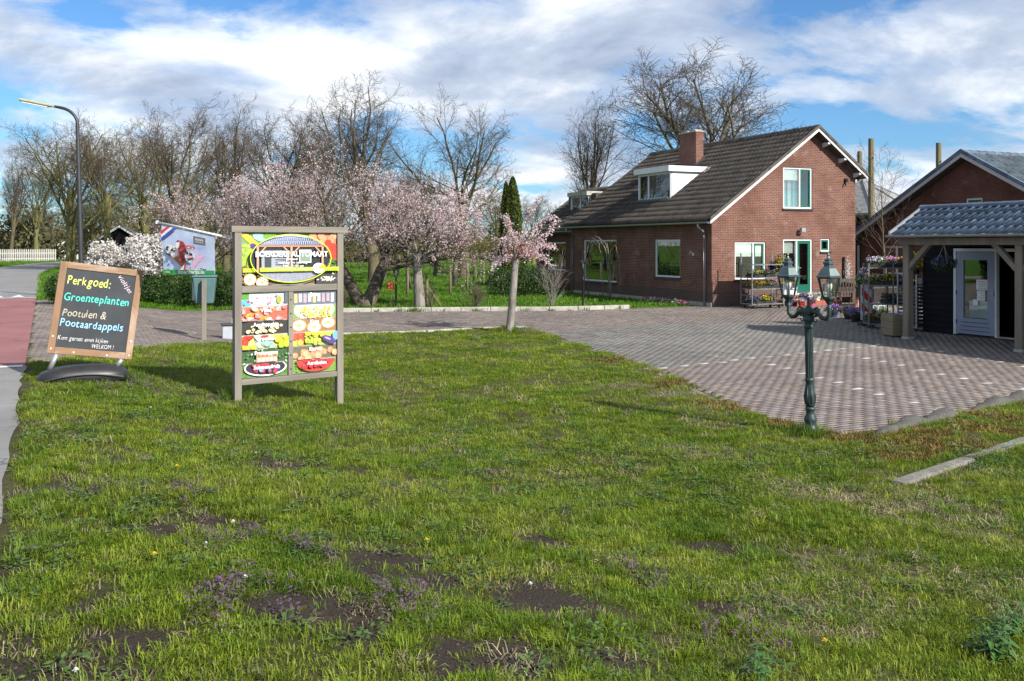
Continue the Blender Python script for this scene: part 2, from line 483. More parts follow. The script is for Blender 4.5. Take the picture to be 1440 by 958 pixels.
# ------------------------------------------------------------------ road
def strip(name, s0, s1, d0, d1, dz, mat, step=1.0, kind='structure', ragged=0.0):
    n = max(2, int((s1 - s0) / step) + 1); S = np.linspace(s0, s1, n); rr = np.random.RandomState(3)
    a = np.stack(xy_of(S, d0), 1); e = d1 + (rr.rand(n) - 0.5) * ragged
    b_ = np.stack(xy_of(S, e), 1)
    v = np.zeros((2 * n, 3)); v[0::2, :2] = a; v[1::2, :2] = b_; v[:, 2] = 0.45 + dz
    i = np.arange(n - 1) * 2
    o = mk(name, np_mesh(name, v, np.stack([i, i + 1, i + 3, i + 2], 1)), mat, kind=kind)
    return o
def asphalt(name, col, stain):
    m, nt, b = newmat(name); P_ = wpos(nt)
    c = nramp(nt, nnoise(nt, 0.8, 6, 0.65, P_), [(0.3, tuple(0.8 * x for x in col)), (0.7, tuple(1.15 * x for x in col))])
    c = nmix(nt, 1.0, c, nramp(nt, nnoise(nt, 160, 3, 0.6, P_), [(0.3, 0.7), (0.7, 1.3)]), 'MULTIPLY')
    vo = N(nt, 'ShaderNodeTexVoronoi', feature='DISTANCE_TO_EDGE'); vo.inputs['Scale'].default_value = 0.55
    wv = N(nt, 'ShaderNodeVectorMath', operation='ADD'); lk(nt, P_, wv.inputs[0])
    nn = N(nt, 'ShaderNodeTexNoise'); nn.inputs['Scale'].default_value = 1.5; lk(nt, P_, nn.inputs['Vector']); lk(nt, nn.outputs['Color'], wv.inputs[1])
    lk(nt, wv.outputs[0], vo.inputs['Vector'])
    c = nmix(nt, nramp(nt, vo.outputs['Distance'], [(0.0, 0.7), (0.012, 0.0)]), c, stain)
    lk(nt, c, b.inputs['Base Color']); b.inputs['Roughness'].default_value = 0.85; b.inputs['Specular IOR Level'].default_value = 0.25
    lk(nt, nbump(nt, nnoise(nt, 160, 3, 0.6, P_), 0.4, 0.006), b.inputs['Normal'])
asphalt('asphalt', (0.20, 0.195, 0.19), (0.06, 0.06, 0.06)); asphalt('red_asphalt', (0.24, 0.105, 0.105), (0.10, 0.06, 0.06))
simple('road_paint', (0.62, 0.62, 0.6), 0.6, var=0.2, scale=6, dirt=(0.3, 0.3, 0.29))
strip('road', -8, 15.0, -ROAD_W, 0.0, 0.004, 'asphalt', 0.4, ragged=0.10)
strip('cycle_crossing', 15.0, 34.5, -ROAD_W, 0.0, 0.006, 'red_asphalt', 0.5)
strip('road', 34.5, 240, -ROAD_W, 0.0, 0.004, 'asphalt', 1.5, ragged=0.12)
strip('road_marking', 14.86, 15.06, -ROAD_W, -0.03, 0.011, 'road_paint')
strip('road_marking', 34.4, 34.62, -ROAD_W, 0.0, 0.011, 'road_paint')
for k in range(7):
    mb = MB(); d0 = -0.35 - k * 0.62
    q = [rl(35.0, d0), rl(35.0, d0 - 0.42), rl(36.6, d0 - 0.21)]
    mb.add([(*p, 0.461) for p in q], [(0, 1, 2)])
    mb.build('road_marking', 'road_paint', kind='structure')

# ------------------------------------------------------------------ brick paving
bw, bl = 0.105, 0.21
cor = np.array(PAVE) - HC; lx = cor[:, 0] * CT + cor[:, 1] * ST; ly = -cor[:, 0] * ST + cor[:, 1] * CT
I = np.arange(math.floor(lx.min() / bl), math.ceil(lx.max() / bl)); J = np.arange(math.floor(ly.min() / bw), math.ceil(ly.max() / bw))
II, JJ = np.meshgrid(I, J); II, JJ = II.ravel(), JJ.ravel()
px_ = (II + 0.5 * (JJ % 2)) * bl; py_ = JJ * bw
wx = HC[0] + CT * px_ - ST * py_; wy = HC[1] + ST * px_ + CT * py_
keep = inpoly(wx, wy, PAVE) & (wy < 41) & (np.abs(wx) < wy * 0.62 + 1.5)
II, JJ, px_, py_, wx, wy = [a[keep] for a in (II, JJ, px_, py_, wx, wy)]
nb = len(wx); rs = np.random.RandomState(11)
# which bricks are white: the line of the bays and their dividers
def hl_of(p): q = np.array(p) - HC; return np.array([q[0] * CT + q[1] * ST, -q[0] * ST + q[1] * CT])
white = np.zeros(nb, bool)
for (p, q, n_) in [((935, 517), (1240, 484.5), 15), ((1080, 512), (1316, 575), 9), ((1190, 499), (1432, 547), 9), ((1300, 490), (1500, 527), 8)]:
    e0, e1 = np.array(g2(*p)), np.array(g2(*q))
    for t_ in np.linspace(0, 1, n_):
        c_ = e0 + (e1 - e0) * t_; white[np.argmin((wx - c_[0]) ** 2 + (wy - c_[1]) ** 2)] = True
la = (LA1 - LA0) / np.linalg.norm(LA1 - LA0); side = (wx - LA0[0]) * -la[1] + (wy - LA0[1]) * la[0]
grey = (side > 0) & (side < 6.0 + 0.8 * np.sin(wx * 0.5)) & (wx > -2.5)
base = np.where(grey[:, None], np.array([[0.165, 0.155, 0.140]]), np.array([[0.180, 0.150, 0.133]]))
ton = rs.rand(nb); hue = rs.rand(nb)
base = base * (0.84 + 0.32 * ton[:, None]) * np.stack([1 + 0.12 * (hue - 0.5), np.ones(nb), 1 - 0.15 * (hue - 0.5)], 1)
base = base * (0.62 + 0.5 * fbm(wx, wy, 0.6, 21) + 0.28 * fbm(wx, wy, 2.3, 23))[:, None]
base = np.where(white[:, None], np.array([[0.46, 0.45, 0.42]]) * (0.8 + 0.3 * ton[:, None]), base)
hx, hy = bl / 2 - 0.004, bw / 2 - 0.004
offs = np.array([(-hx, -hy), (hx, -hy), (hx, hy), (-hx, hy)])
ang = rs.normal(0, 0.012, nb)
V = np.zeros((nb, 8, 3))
for k in range(4):
    ox, oy = offs[k]
    lx_ = px_ + ox * np.cos(ang) - oy * np.sin(ang); ly_ = py_ + ox * np.sin(ang) + oy * np.cos(ang)
    X = HC[0] + CT * lx_ - ST * ly_; Y = HC[1] + ST * lx_ + CT * ly_
    Z = TZ(X, Y) + rs.normal(0, 0.0016, nb)
    V[:, 4 + k, 0], V[:, 4 + k, 1], V[:, 4 + k, 2] = X, Y, Z
    V[:, k, 0], V[:, k, 1], V[:, k, 2] = X, Y, Z - 0.035
F5 = np.array([(4, 5, 6, 7), (0, 1, 5, 4), (1, 2, 6, 5), (2, 3, 7, 6), (3, 0, 4, 7)])
attrmat('paver', 0.85, 0.5, 0.22, 0.25)
uu = (wx / wy); infr = (np.abs(uu) < 0.55)
order = np.argsort(np.where(infr & (wy > 10.5), wy, 1e6)); near = np.zeros(nb, bool); near[order[:300]] = True
fi = np.where(~near)[0]
vv = V[fi].reshape(-1, 3); ff = (F5[None] + (np.arange(len(fi)) * 8)[:, None, None]).reshape(-1, 4)
pav = bpy.data.objects.new('paving', None); link(pav); pav['kind'] = 'structure'
mk('paver_field', np_mesh('paver_field', vv, ff, vcol=np.repeat(base[fi], 8, 0)), 'paver', pav, 'stuff')
npv = 24; pmesh = []
for k in range(npv):
    kind_w = k >= 20
    sel = np.where(near & (white == kind_w))[0]; cidx = sel[rs.randint(len(sel))] if len(sel) else 0
    bx = [(-hx, -hy), (hx, -hy), (hx, hy), (-hx, hy)]
    v8 = np.array([(x, y, -0.035) for x, y in bx] + [(x, y, rs.normal(0, 0.0012)) for x, y in bx])
    pm = np_mesh('paver', v8, F5, vcol=np.repeat(base[cidx:cidx + 1], 8, 0)); pm.materials.append(MATS['paver']); pmesh.append(pm)
for i in np.where(near)[0]:
    o = bpy.data.objects.new('paver', pmesh[rs.randint(20, 24) if white[i] else rs.randint(20)])
    o.location = (wx[i], wy[i], float(TZ(wx[i], wy[i]))); o.rotation_euler = (0, 0, TH + ang[i]); link(o, pav)

# kerbs and edging: stones laid end to end
simple('kerb_concrete', (0.36, 0.34, 0.30), 0.85, var=0.2, scale=5, bump=0.4, bdist=0.006, dirt=(0.16, 0.15, 0.10))
simple('rough_kerb', (0.078, 0.074, 0.068), 0.95, var=0.35, scale=7, bump=0.9, bdist=0.02, dirt=(0.10, 0.10, 0.06))
simple('edge_concrete', (0.17, 0.16, 0.14), 0.95, var=0.4, scale=6, bump=0.9, bdist=0.02, dirt=(0.075, 0.065, 0.045))
def stones(name, pts, ln, w, h, mat, lift, piece='kerb_stone', gap=0.008, bev=0.015):
    par = bpy.data.objects.new(name, None); link(par); par['kind'] = 'structure'
    pts = [Vector((*p, 0)) for p in pts]; rr = random.Random(5)
    seg = [(pts[i + 1] - pts[i]).length for i in range(len(pts) - 1)]; tot = sum(seg); n = max(1, round(tot / ln)); st = tot / n
    def pt(t):
        for i, L in enumerate(seg):
            if t <= L or i == len(seg) - 1: return pts[i].lerp(pts[i + 1], t / L)
            t -= L
    for k in range(n):
        a, b_ = pt(k * st + gap), pt((k + 1) * st - gap)
        a.z = float(TZ(a.x, a.y)) + lift - h / 2 + rr.uniform(-.004, .004); b_.z = float(TZ(b_.x, b_.y)) + lift - h / 2 + rr.uniform(-.004, .004)
        MB().bar(a, b_, w, h).build(piece, mat, par, bevel=bev)
    return par
bk = [BACK[0]] + BACK[1:6]
stones('kerb', [(p[0], p[1] + 0.12) for p in bk], 1.0, 0.14, 0.3, 'kerb_concrete', 0.13)
stones('lawn_edging', [(p[0], p[1] - 0.1) for p in FRONT[3:8]], 1.0, 0.16, 0.2, 'kerb_concrete', 0.035)
stones('lawn_edging', [(p[0] - 0.12, p[1] - 0.05) for p in FRONT[8:13]], 0.9, 0.10, 0.2, 'edge_concrete', 0.004)

# low worn concrete kerb blocks at the end of the parking bays, rounded and lumpy
def lumpy_block(name, a, b_, w, h, mat, seed, n=26, m_=10):
    rr = np.random.RandomState(seed); a = np.array(a); b_ = np.array(b_); L = np.linalg.norm(b_ - a); d = (b_ - a) / L; nrm = np.array([-d[1], d[0]])
    v = []
    for i in range(n + 1):
        t = i / n; endf = min(1, min(t, 1 - t) * 5 + 0.25) * (0.9 + 0.2 * math.sin(t * 17 + seed))
        for j in range(m_ + 1):
            an = PI * j / m_; pr = abs(math.cos(an)) ** 0.6 * math.copysign(1, math.cos(an)); up = max(0, math.sin(an)) ** 0.55
            p = a + d * L * t + nrm * pr * w / 2 * endf
            z = float(TZ(p[0], p[1])) - 0.04 + (h + 0.04) * up * endf * (0.85 + 0.3 * float(fbm(p[0], p[1], 6, seed)))
            v.append((p[0], p[1], z))
    f = [(i * (m_ + 1) + j, i * (m_ + 1) + j + 1, (i + 1) * (m_ + 1) + j + 1, (i + 1) * (m_ + 1) + j) for i in range(n) for j in range(m_)]
    for e in (0, n):
        pass
    mb = MB(); mb.add(v, f + [tuple(range(m_ + 1)), tuple(reversed(range(n * (m_ + 1), (n + 1) * (m_ + 1))))])
    return mb.build(name, mat, smooth=True)
k0 = Vector((*g2(1232, 611), 0)); k1 = Vector((*g2(1352, 583), 0)); k2 = Vector((*g2(1368, 578), 0)); k3 = Vector((*g2(1460, 556), 0)); k4 = Vector((*g2(1560, 538), 0))
tag(lumpy_block('parking_kerb', k0[:2], k1[:2], 0.22, 0.105, 'rough_kerb', 1), 'worn rounded concrete kerb block nearest the green lantern post', 'kerb', 'kerb blocks ending the parking bays')
tag(lumpy_block('parking_kerb', k2[:2], k3[:2], 0.22, 0.105, 'rough_kerb', 2), 'worn rounded concrete kerb block at the right edge by the parking bays', 'kerb', 'kerb blocks ending the parking bays')
st0, st1 = g2(1262, 681), g2(1445, 619)
stones('concrete_edge_strip', [st0, st1, (st1[0] * 2 - st0[0], st1[1] * 2 - st0[1])], 1.55, 0.15, 0.2, 'edge_concrete', 0.026, 'edging_slab', 0.004, 0.02)
# ------------------------------------------------------------------ grass
def blades(n, rad, l0, l1, w, lean, seed, flat=0.0):
    """a tuft: n bent blades, five vertices each"""
    rr = np.random.RandomState(seed)
    r = rad * np.sqrt(rr.rand(n)); a = rr.rand(n) * 2 * PI; bx, by = r * np.cos(a), r * np.sin(a)
    L = l0 + (l1 - l0) * rr.rand(n); az = a + rr.normal(0, 1.0, n); ln = np.abs(rr.normal(lean, 0.25, n)) + flat
    ww = w * (0.7 + 0.6 * rr.rand(n))
    dx, dy = np.cos(az), np.sin(az); sx, sy = -dy, dx
    h1 = L * 0.55 * np.cos(ln * 0.6); o1 = L * 0.55 * np.sin(ln * 0.6); h2 = h1 + L * 0.45 * np.cos(np.minimum(ln * 1.7, 1.9)); o2 = o1 + L * 0.45 * np.sin(np.minimum(ln * 1.7, 1.9))
    V = np.zeros((n, 5, 3))
    for k, (o, h, sw) in enumerate(((0, -0.01, 1), (0, -0.01, -1), (o1, h1, -0.8), (o1, h1, 0.8), (o2, h2, 0))):
        V[:, k, 0] = bx + dx * o + sx * ww * 0.5 * sw; V[:, k, 1] = by + dy * o + sy * ww * 0.5 * sw; V[:, k, 2] = h
    v = V.reshape(-1, 3); b0 = np.arange(n) * 5
    tri = np.concatenate([np.stack([b0, b0 + 1, b0 + 2], 1), np.stack([b0, b0 + 2, b0 + 3], 1), np.stack([b0 + 3, b0 + 2, b0 + 4], 1)])
    br = rr.rand(n); return np_mesh('tuft', v, tri, 3, False, fattr=np.tile(br, 3))
def rosette(n, rad, size, seed, h=0.03):
    rr = np.random.RandomState(seed); v = []; f = []
    for k in range(n):
        a = rr.rand() * 2 * PI; r = rad * (0.3 + 0.7 * rr.rand()); z = h * rr.rand(); s = size * (0.6 + 0.8 * rr.rand()); ca, sa = math.cos(a), math.sin(a); t = rr.uniform(-0.3, 0.5)
        c = np.array([r * ca, r * sa, z + 0.008]); u = np.array([ca, sa, t]); w = np.array([-sa, ca, rr.uniform(-.3, .3)])
        i = len(v); v += [c - u * s, c - w * s * 0.5, c + u * s, c + w * s * 0.5]; f.append((i, i + 1, i + 2, i + 3))
    return np_mesh('tuft', np.array(v), np.array(f), 4, fattr=rr.rand(n))
leafmat('grass', [(0.105, 0.170, 0.010), (0.185, 0.245, 0.016), (0.265, 0.290, 0.042)], 0.9, 0.42, 0.5, True, mulrange=(0.6, 1.35))
leafmat('tall_grass', [(0.070, 0.150, 0.012), (0.130, 0.210, 0.015), (0.200, 0.245, 0.032)], 0.9, 0.42, 0.45, True, mulrange=(0.6, 1.3))
leafmat('straw', [(0.20, 0.165, 0.09), (0.28, 0.24, 0.14), (0.17, 0.16, 0.07)], 3.0, 0.15, 0.7, True, mulrange=(0.55, 1.25))
leafmat('moss', [(0.12, 0.10, 0.025), (0.19, 0.12, 0.035), (0.11, 0.13, 0.03)], 2.5, 0.15, 0.8, True, mulrange=(0.6, 1.25))
leafmat('weed', [(0.06, 0.12, 0.025), (0.09, 0.15, 0.035), (0.075, 0.085, 0.045)], 2.5, 0.2, 0.5, True, mulrange=(0.6, 1.3))
leafmat('purple_weed', [(0.10, 0.06, 0.09), (0.14, 0.08, 0.13), (0.08, 0.09, 0.04)], 9.0, 0.2, 0.6, True, mulrange=(0.6, 1.4))

def instancer(name, pts, rot, scl, mesh, mat, label, cat):
    src = bpy.data.objects.new(name + '_source', mesh); mesh.materials.clear(); mesh.materials.append(MATS[mat])
    me = bpy.data.meshes.new(name); me.vertices.add(len(pts)); me.vertices.foreach_set('co', np.asarray(pts, np.float32).ravel())
    a = me.attributes.new('rot', 'FLOAT_VECTOR', 'POINT'); a.data.foreach_set('vector', np.asarray(rot, np.float32).ravel())
    a = me.attributes.new('scl', 'FLOAT_VECTOR', 'POINT'); a.data.foreach_set('vector', np.asarray(scl, np.float32).ravel())
    o = bpy.data.objects.new(name, me); link(o); tag(o, label, cat, kind='stuff')
    ng = bpy.data.node_groups.new(name, 'GeometryNodeTree')
    ng.interface.new_socket('Geometry', in_out='INPUT', socket_type='NodeSocketGeometry')
    ng.interface.new_socket('Geometry', in_out='OUTPUT', socket_type='NodeSocketGeometry')
    gi, go = ng.nodes.new('NodeGroupInput'), ng.nodes.new('NodeGroupOutput')
    iop = ng.nodes.new('GeometryNodeInstanceOnPoints'); oi = ng.nodes.new('GeometryNodeObjectInfo'); oi.inputs['Object'].default_value = src
    ra = ng.nodes.new('GeometryNodeInputNamedAttribute'); ra.data_type = 'FLOAT_VECTOR'; ra.inputs['Name'].default_value = 'rot'
    sa = ng.nodes.new('GeometryNodeInputNamedAttribute'); sa.data_type = 'FLOAT_VECTOR'; sa.inputs['Name'].default_value = 'scl'
    er = ng.nodes.new('FunctionNodeEulerToRotation')
    L = ng.links.new
    L(gi.outputs[0], iop.inputs['Points']); L(oi.outputs['Geometry'], iop.inputs['Instance'])
    L(ra.outputs['Attribute'], er.inputs[0]); L(er.outputs[0], iop.inputs['Rotation']); L(sa.outputs['Attribute'], iop.inputs['Scale'])
    L(iop.outputs[0], go.inputs[0])
    md = o.modifiers.new('scatter', 'NODES'); md.node_group = ng
    return o
gr = np.random.RandomState(21)
def sample(dens, y0, y1, maxd):
    """points in the view wedge, thinned to dens(x, y) per square metre"""
    out = []
    for ya, yb in zip(np.linspace(y0, y1, 25)[:-1], np.linspace(y0, y1, 25)[1:]):
        hw = yb * 0.565 + 2.0; n = int(2 * hw * (yb - ya) * maxd(ya))
        x = gr.uniform(-hw, hw, n); y = gr.uniform(ya, yb, n)
        k = gr.rand(n) * maxd(ya) < dens(x, y); out.append(np.stack([x[k], y[k]], 1))
    return np.concatenate(out)
def lawn_ok(x, y):
    s, d = sd_of(x, y); wig = 0.07 * (fbm(x, y, 3.0, 31) - 0.5)
    inside = inpoly(x + wig, y + wig, PAVE)
    ex_, ey_ = st1[0] - st0[0], st1[1] - st0[1]; el_ = math.hypot(ex_, ey_); off_ = np.abs((x - st0[0]) * ey_ - (y - st0[1]) * ex_) / el_; al_ = ((x - st0[0]) * ex_ + (y - st0[1]) * ey_) / el_
    slab = (off_ < -0.03 + 0.20 * fbm(x, y, 3.0, 35)) & (al_ > -.1)
    return (d > 0.03 + 0.25 * fbm(x, y, 2.0, 33) ** 2) & ~inside & ~slab
GZ = lambda x, y: TZ(x, y) + 0.05 * (fbm(x, y, 0.9, 1) - 0.5) * smooth01((sd_of(x, y)[1] - 0.15) / 0.8)
dn = lambda y: 520 * np.minimum(1, (6.5 / y) ** 1.45)
def d_short(x, y): return dn(y) * lawn_ok(x, y) * (1 - 0.97 * soil(x, y)) * (1 - 0.55 * dry(x, y)) * (1 - 0.7 * mossy(x, y)) * (0.30 + 0.90 * smooth01((fbm(x, y, 1.5, 41) - 0.36) / 0.22))
def scat(name, P, mesh, mat, label, smin, smax, tilt=0.12, grow=0.045, cat='grass'):
    n = len(P); x, y = P[:, 0], P[:, 1]
    rot = np.stack([gr.normal(0, tilt, n), gr.normal(0, tilt, n), gr.rand(n) * 2 * PI], 1)
    s = smin + (smax - smin) * gr.rand(n); wide = 1 + np.maximum(0, y - 7) * grow
    sc_ = np.stack([s * wide, s * wide, s * (1 + np.maximum(0, y - 9) * 0.012)], 1)
    return instancer(name, np.stack([x, y, GZ(x, y)], 1), rot, sc_, mesh, mat, label, cat)
P = sample(d_short, 2.6, 25.5, dn); h = np.arange(len(P)) % 3
scat('lawn_grass', P[h == 0], blades(34, 0.075, 0.022, 0.060, 0.0042, 0.85, 1), 'grass', 'short green lawn grass covering the verge', 0.7, 1.3)
scat('lawn_grass', P[h == 1], blades(28, 0.065, 0.018, 0.050, 0.0048, 1.0, 2), 'grass', 'short green lawn grass covering the verge', 0.7, 1.25)
scat('lawn_grass', P[h == 2], blades(24, 0.085, 0.03, 0.085, 0.0038, 0.95, 3), 'tall_grass', 'short green lawn grass covering the verge', 0.7, 1.2)
def d_tall(x, y):
    patch = smooth01((fbm(x, y, 1.1, 51) - 0.50) / 0.12)
    return 60 * np.minimum(1, (7 / y) ** 2.2) * lawn_ok(x, y) * (1 - soil(x, y)) * (0.10 + 0.9 * patch) * (1 - 0.7 * dry(x, y)) * smooth01((15 - y) / 6)
P = sample(d_tall, 2.6, 16, lambda y: 60); h = np.arange(len(P)) % 2
scat('grass_tuft', P[h == 0], blades(44, 0.06, 0.04, 0.14, 0.0044, 0.75, 4), 'tall_grass', 'longer tufts of lush green grass in the lawn', 0.55, 1.15, 0.15, 0.0)
scat('grass_tuft', P[h == 1], blades(38, 0.05, 0.04, 0.12, 0.0046, 0.95, 5), 'grass', 'longer tufts of lush green grass in the lawn', 0.6, 1.15, 0.15, 0.0)
def d_edge(x, y):       # uncut grass at the foot of posts, boards and kerbs
    m = np.zeros(x.shape)
    for c, r in [(G(1140, 612), .28), (G(332, 562), .22), (G(474, 566), .22), (G(716, 467), .5), (G(1240, 600), .3), (G(286, 478), .3), (G(186, 535), .3)]:
        m = np.maximum(m, 1 - smooth01((np.hypot(x - c.x, y - c.y) / r - 0.3) / 0.7))
    return 160 * m * lawn_ok(x, y)
P = sample(d_edge, 9, 25, lambda y: 160)
scat('grass_tuft', P, blades(28, 0.045, 0.09, 0.20, 0.006, 0.5, 6), 'tall_grass', 'uncut grass round the feet of posts and signs', 0.6, 1.1, 0.12, 0.0)
def d_dry(x, y): return 130 * np.minimum(1, (9 / y) ** 1.5) * lawn_ok(x, y) * np.clip(dry(x, y) * 1.1 + 0.16 * fbm(x, y, 2.2, 91) ** 0.5 + 0.25 * soil(x, y) * (1 - soil(x, y)), 0, 1)
P = sample(d_dry, 2.6, 22, lambda y: 130)
scat('dead_grass', P, blades(22, 0.09, 0.04, 0.11, 0.005, 1.1, 7, 0.5), 'straw', 'pale dead grass clippings lying in the lawn', 0.6, 1.2, 0.2, 0.03)
def d_clod(x, y): return 260 * lawn_ok(x, y) * smooth01((soil(x, y) - .3) / .4) * np.minimum(1, (6 / y) ** 1.5)
P = sample(d_clod, 2.6, 14, lambda y: 260)
cl_ = np.array([(1, 0, 0), (-1, 0, 0), (0, 1, 0), (0, -1, 0), (0, 0, .8), (0, 0, -.6), (.6, .6, .4), (-.6, .5, .45), (.5, -.6, .4)]) * .014 * (1 + .3 * np.random.RandomState(4).rand(9, 1))
clod = bpy.data.meshes.new('clod'); bmc = bmesh.new(); [bmc.verts.new(q) for q in cl_]; bmesh.ops.convex_hull(bmc, input=bmc.verts); bmc.to_mesh(clod); bmc.free()
simple('earth_clod', (0.050, 0.041, 0.034), .95, var=.4, scale=30)
scat('earth_clods', P, clod, 'earth_clod', 'crumbs of dark earth on the bare patches of the lawn', .15, .75, .8, 0.0, 'earth')
def d_moss(x, y): return 200 * lawn_ok(x, y) * mossy(x, y) * np.minimum(1, (12 / y) ** 1.5)
P = sample(d_moss, 9, 22, lambda y: 200)
scat('moss', P, blades(26, 0.07, 0.02, 0.055, 0.007, 0.8, 8), 'moss', 'yellow brown moss and withered grass along the paving edge', 0.7, 1.4, 0.2, 0.02, 'moss')
def d_weed(x, y): return 34 * lawn_ok(x, y) * (1 - 0.5 * soil(x, y)) * smooth01((13 - y) / 4) * smooth01((fbm(x, y, 1.6, 61) - 0.42) / 0.15)
P = sample(d_weed, 2.6, 13, lambda y: 34)
scat('lawn_weed', P, rosette(26, 0.09, 0.016, 9), 'weed', 'small leafed weeds growing between the grass', 0.6, 1.4, 0.1, 0.0, 'weeds')
def d_purp(x, y):
    m = np.zeros(x.shape)
    for c in [G(345, 880), G(330, 830), G(560, 850), G(890, 815), G(260, 700), G(210, 545), G(250, 560), G(430, 780), G(1000, 900), G(310, 760), G(160, 548), G(740, 470), G(790, 470), G(530, 480), G(110, 700)]:
        m = np.maximum(m, 1 - smooth01(np.hypot(x - c.x, y - c.y) / 0.35 + (fbm(x, y, 5, 71) - 0.5)))
    return 120 * m * lawn_ok(x, y)
P = sample(d_purp, 2.6, 25, lambda y: 120)
scat('dead_nettle', P, rosette(30, 0.05, 0.010, 10, 0.11), 'purple_weed', 'low purple flowered dead nettle in the lawn', 0.6, 1.3, 0.2, 0.01, 'weeds')
# rougher grass of the meadow and garden lawn beyond the drive, and the road verge
def d_mead(x, y):
    s, d = sd_of(x, y)
    return 16 * np.minimum(1, (32 / y) ** 2) * ((d > 0.1) | (d < -ROAD_W - .1)) * ~inpoly(x, y, PAVE) * (0.3 + fbm(x, y, 0.5, 81)) * ~inpoly(x, y, [HL(-0.5, -0.3), HL(8, -0.3), HL(8, 17), HL(-0.5, 17)])
P = sample(d_mead, 26, 100, lambda y: 16 * min(1, (32 / y) ** 2) * 1.4)
leafmat('meadow_grass', [(0.065, 0.150, 0.010), (0.090, 0.190, 0.014), (0.115, 0.205, 0.022)], 0.4, 0.3, 0.5, True, mulrange=(0.7, 1.3))
scat('meadow_grass', P, blades(40, 0.20, 0.05, 0.13, 0.016, 0.6, 12), 'meadow_grass', 'bright green meadow grass under the orchard trees', 0.7, 1.3, 0.1, 0.0)
# dandelions and daisies
plain('dandelion_yellow', (0.75, 0.52, 0.01), 0.6); plain('daisy_white', (0.75, 0.75, 0.72), 0.6); plain('stem_green', (0.08, 0.14, 0.03), 0.6)
def dandelion(px, py, label, mat='dandelion_yellow', h=0.06, r=0.017):
    p = G(px, py); o = thing('dandelion' if mat == 'dandelion_yellow' else 'daisy', label, 'flower', (p.x, p.y, float(GZ(p.x, p.y))), 0, 'small flowers in the lawn')
    MB().tube([(0, 0, -0.01), (0.004, 0, h * 0.6), (0.0, 0.0, h)], 0.003, 5).build('stem', 'stem_green', o)
    rr = random.Random(int(px)); mb = MB()
    for k in range(26):
        a = k * 2.4; t = k / 26; q = r * (0.25 + 0.75 * t); tip = (q * math.cos(a), q * math.sin(a), h + 0.012 * (1 - t))
        w = 0.004; mb.add([(0.002 * math.cos(a), 0.002 * math.sin(a), h), (tip[0] - w * math.sin(a), tip[1] + w * math.cos(a), tip[2]), (tip[0] * 1.15, tip[1] * 1.15, tip[2]), (tip[0] + w * math.sin(a), tip[1] - w * math.cos(a), tip[2])], [(0, 1, 2, 3)])
    mb.build('flower_head', mat, o)
for px, py, t in [(249, 668, 'yellow dandelion in the grass below the chalkboard'), (600, 771, 'yellow dandelion beside the bare earth patch'), (217, 795, 'yellow dandelion low in the left foreground'),
                  (1160, 915, 'yellow dandelion near the bottom edge'), (830, 495, 'yellow dandelion at the edge of the brick paving'), (881, 521, 'yellow dandelion on the lawn edge by the parking bays'), (730, 570, 'yellow dandelion in the middle of the lawn')]:
    dandelion(px, py, t, r=0.02 if py < 700 else 0.017)
for px, py, t in [(212, 577, 'white daisy in the grass below the chalkboard base'), (328, 741, 'white daisy beside bare earth left of centre'), (290, 772, 'white daisy among tufts in the left foreground'), (107, 955, 'white daisy at the bottom left corner'), (746, 828, 'white daisy on the dark earth patch'), (345, 820, 'white daisy by the purple dead nettle'), (360, 645, 'white daisy just left of the small earth patch')]:
    dandelion(px, py, t, 'daisy_white', 0.035, 0.014)
# tall nettle-like weeds in the corner nearest the camera
def weed_plant(px, py, label, h, n, seed, ls):
    p = G(px, py); o = thing('nettle_plant', label, 'plant', (p.x, p.y, float(GZ(p.x, p.y))), 0, 'leafy weeds in the foreground'); rr = random.Random(seed)
    st = MB(); lf = MB()
    for k in range(n):
        a = rr.random() * 6.28; r = rr.random() * 0.12; hh = h * rr.uniform(0.6, 1.1); b0 = Vector((r * math.cos(a), r * math.sin(a), -0.01)); tp = b0 + Vector((rr.uniform(-.06, .06), rr.uniform(-.06, .06), hh))
        st.tube([b0, b0.lerp(tp, 0.5) + Vector((rr.uniform(-.01, .01), 0, 0)), tp], [0.004, 0.003, 0.0015], 5)
        for j in range(6):
            c = b0.lerp(tp, 0.25 + 0.75 * j / 5)
            for sgn in (0, PI):
                an = a + j * PI / 2 + sgn; s = ls * rr.uniform(0.7, 1.2) * (1.15 - 0.1 * j); u = Vector((math.cos(an), math.sin(an), rr.uniform(-.35, .25))); w = Vector((-math.sin(an), math.cos(an), 0)); dn_ = Vector((0, 0, -0.12 * s))
                pts = [c, c + u * s * .35 + w * s * .26, c + u * s * .75 + w * s * .18 + dn_, c + u * s * 1.15 + dn_ * 2, c + u * s * .75 - w * s * .18 + dn_, c + u * s * .35 - w * s * .26, c + u * s * .5 + Vector((0, 0, -.1 * s))]
                lf.add([tuple(q) for q in pts], [(0, 1, 6), (1, 2, 6), (2, 3, 6), (3, 4, 6), (4, 5, 6), (5, 0, 6)])
    st.build('stem', 'stem_green', o); lf.build('leaves', 'nettle_leaf', o, kind='stuff')
simple('nettle_leaf', (0.045, 0.11, 0.02), 0.45, var=0.4, scale=20, bump=0.2)
weed_plant(1400, 925, 'dark green nettles in the bottom right corner', 0.22, 14, 1, 0.055)
weed_plant(1432, 890, 'dark green nettles at the right edge above the corner clump', 0.20, 10, 2, 0.05)
weed_plant(1066, 955, 'single leafy weed at the bottom edge right of centre', 0.20, 3, 3, 0.06)
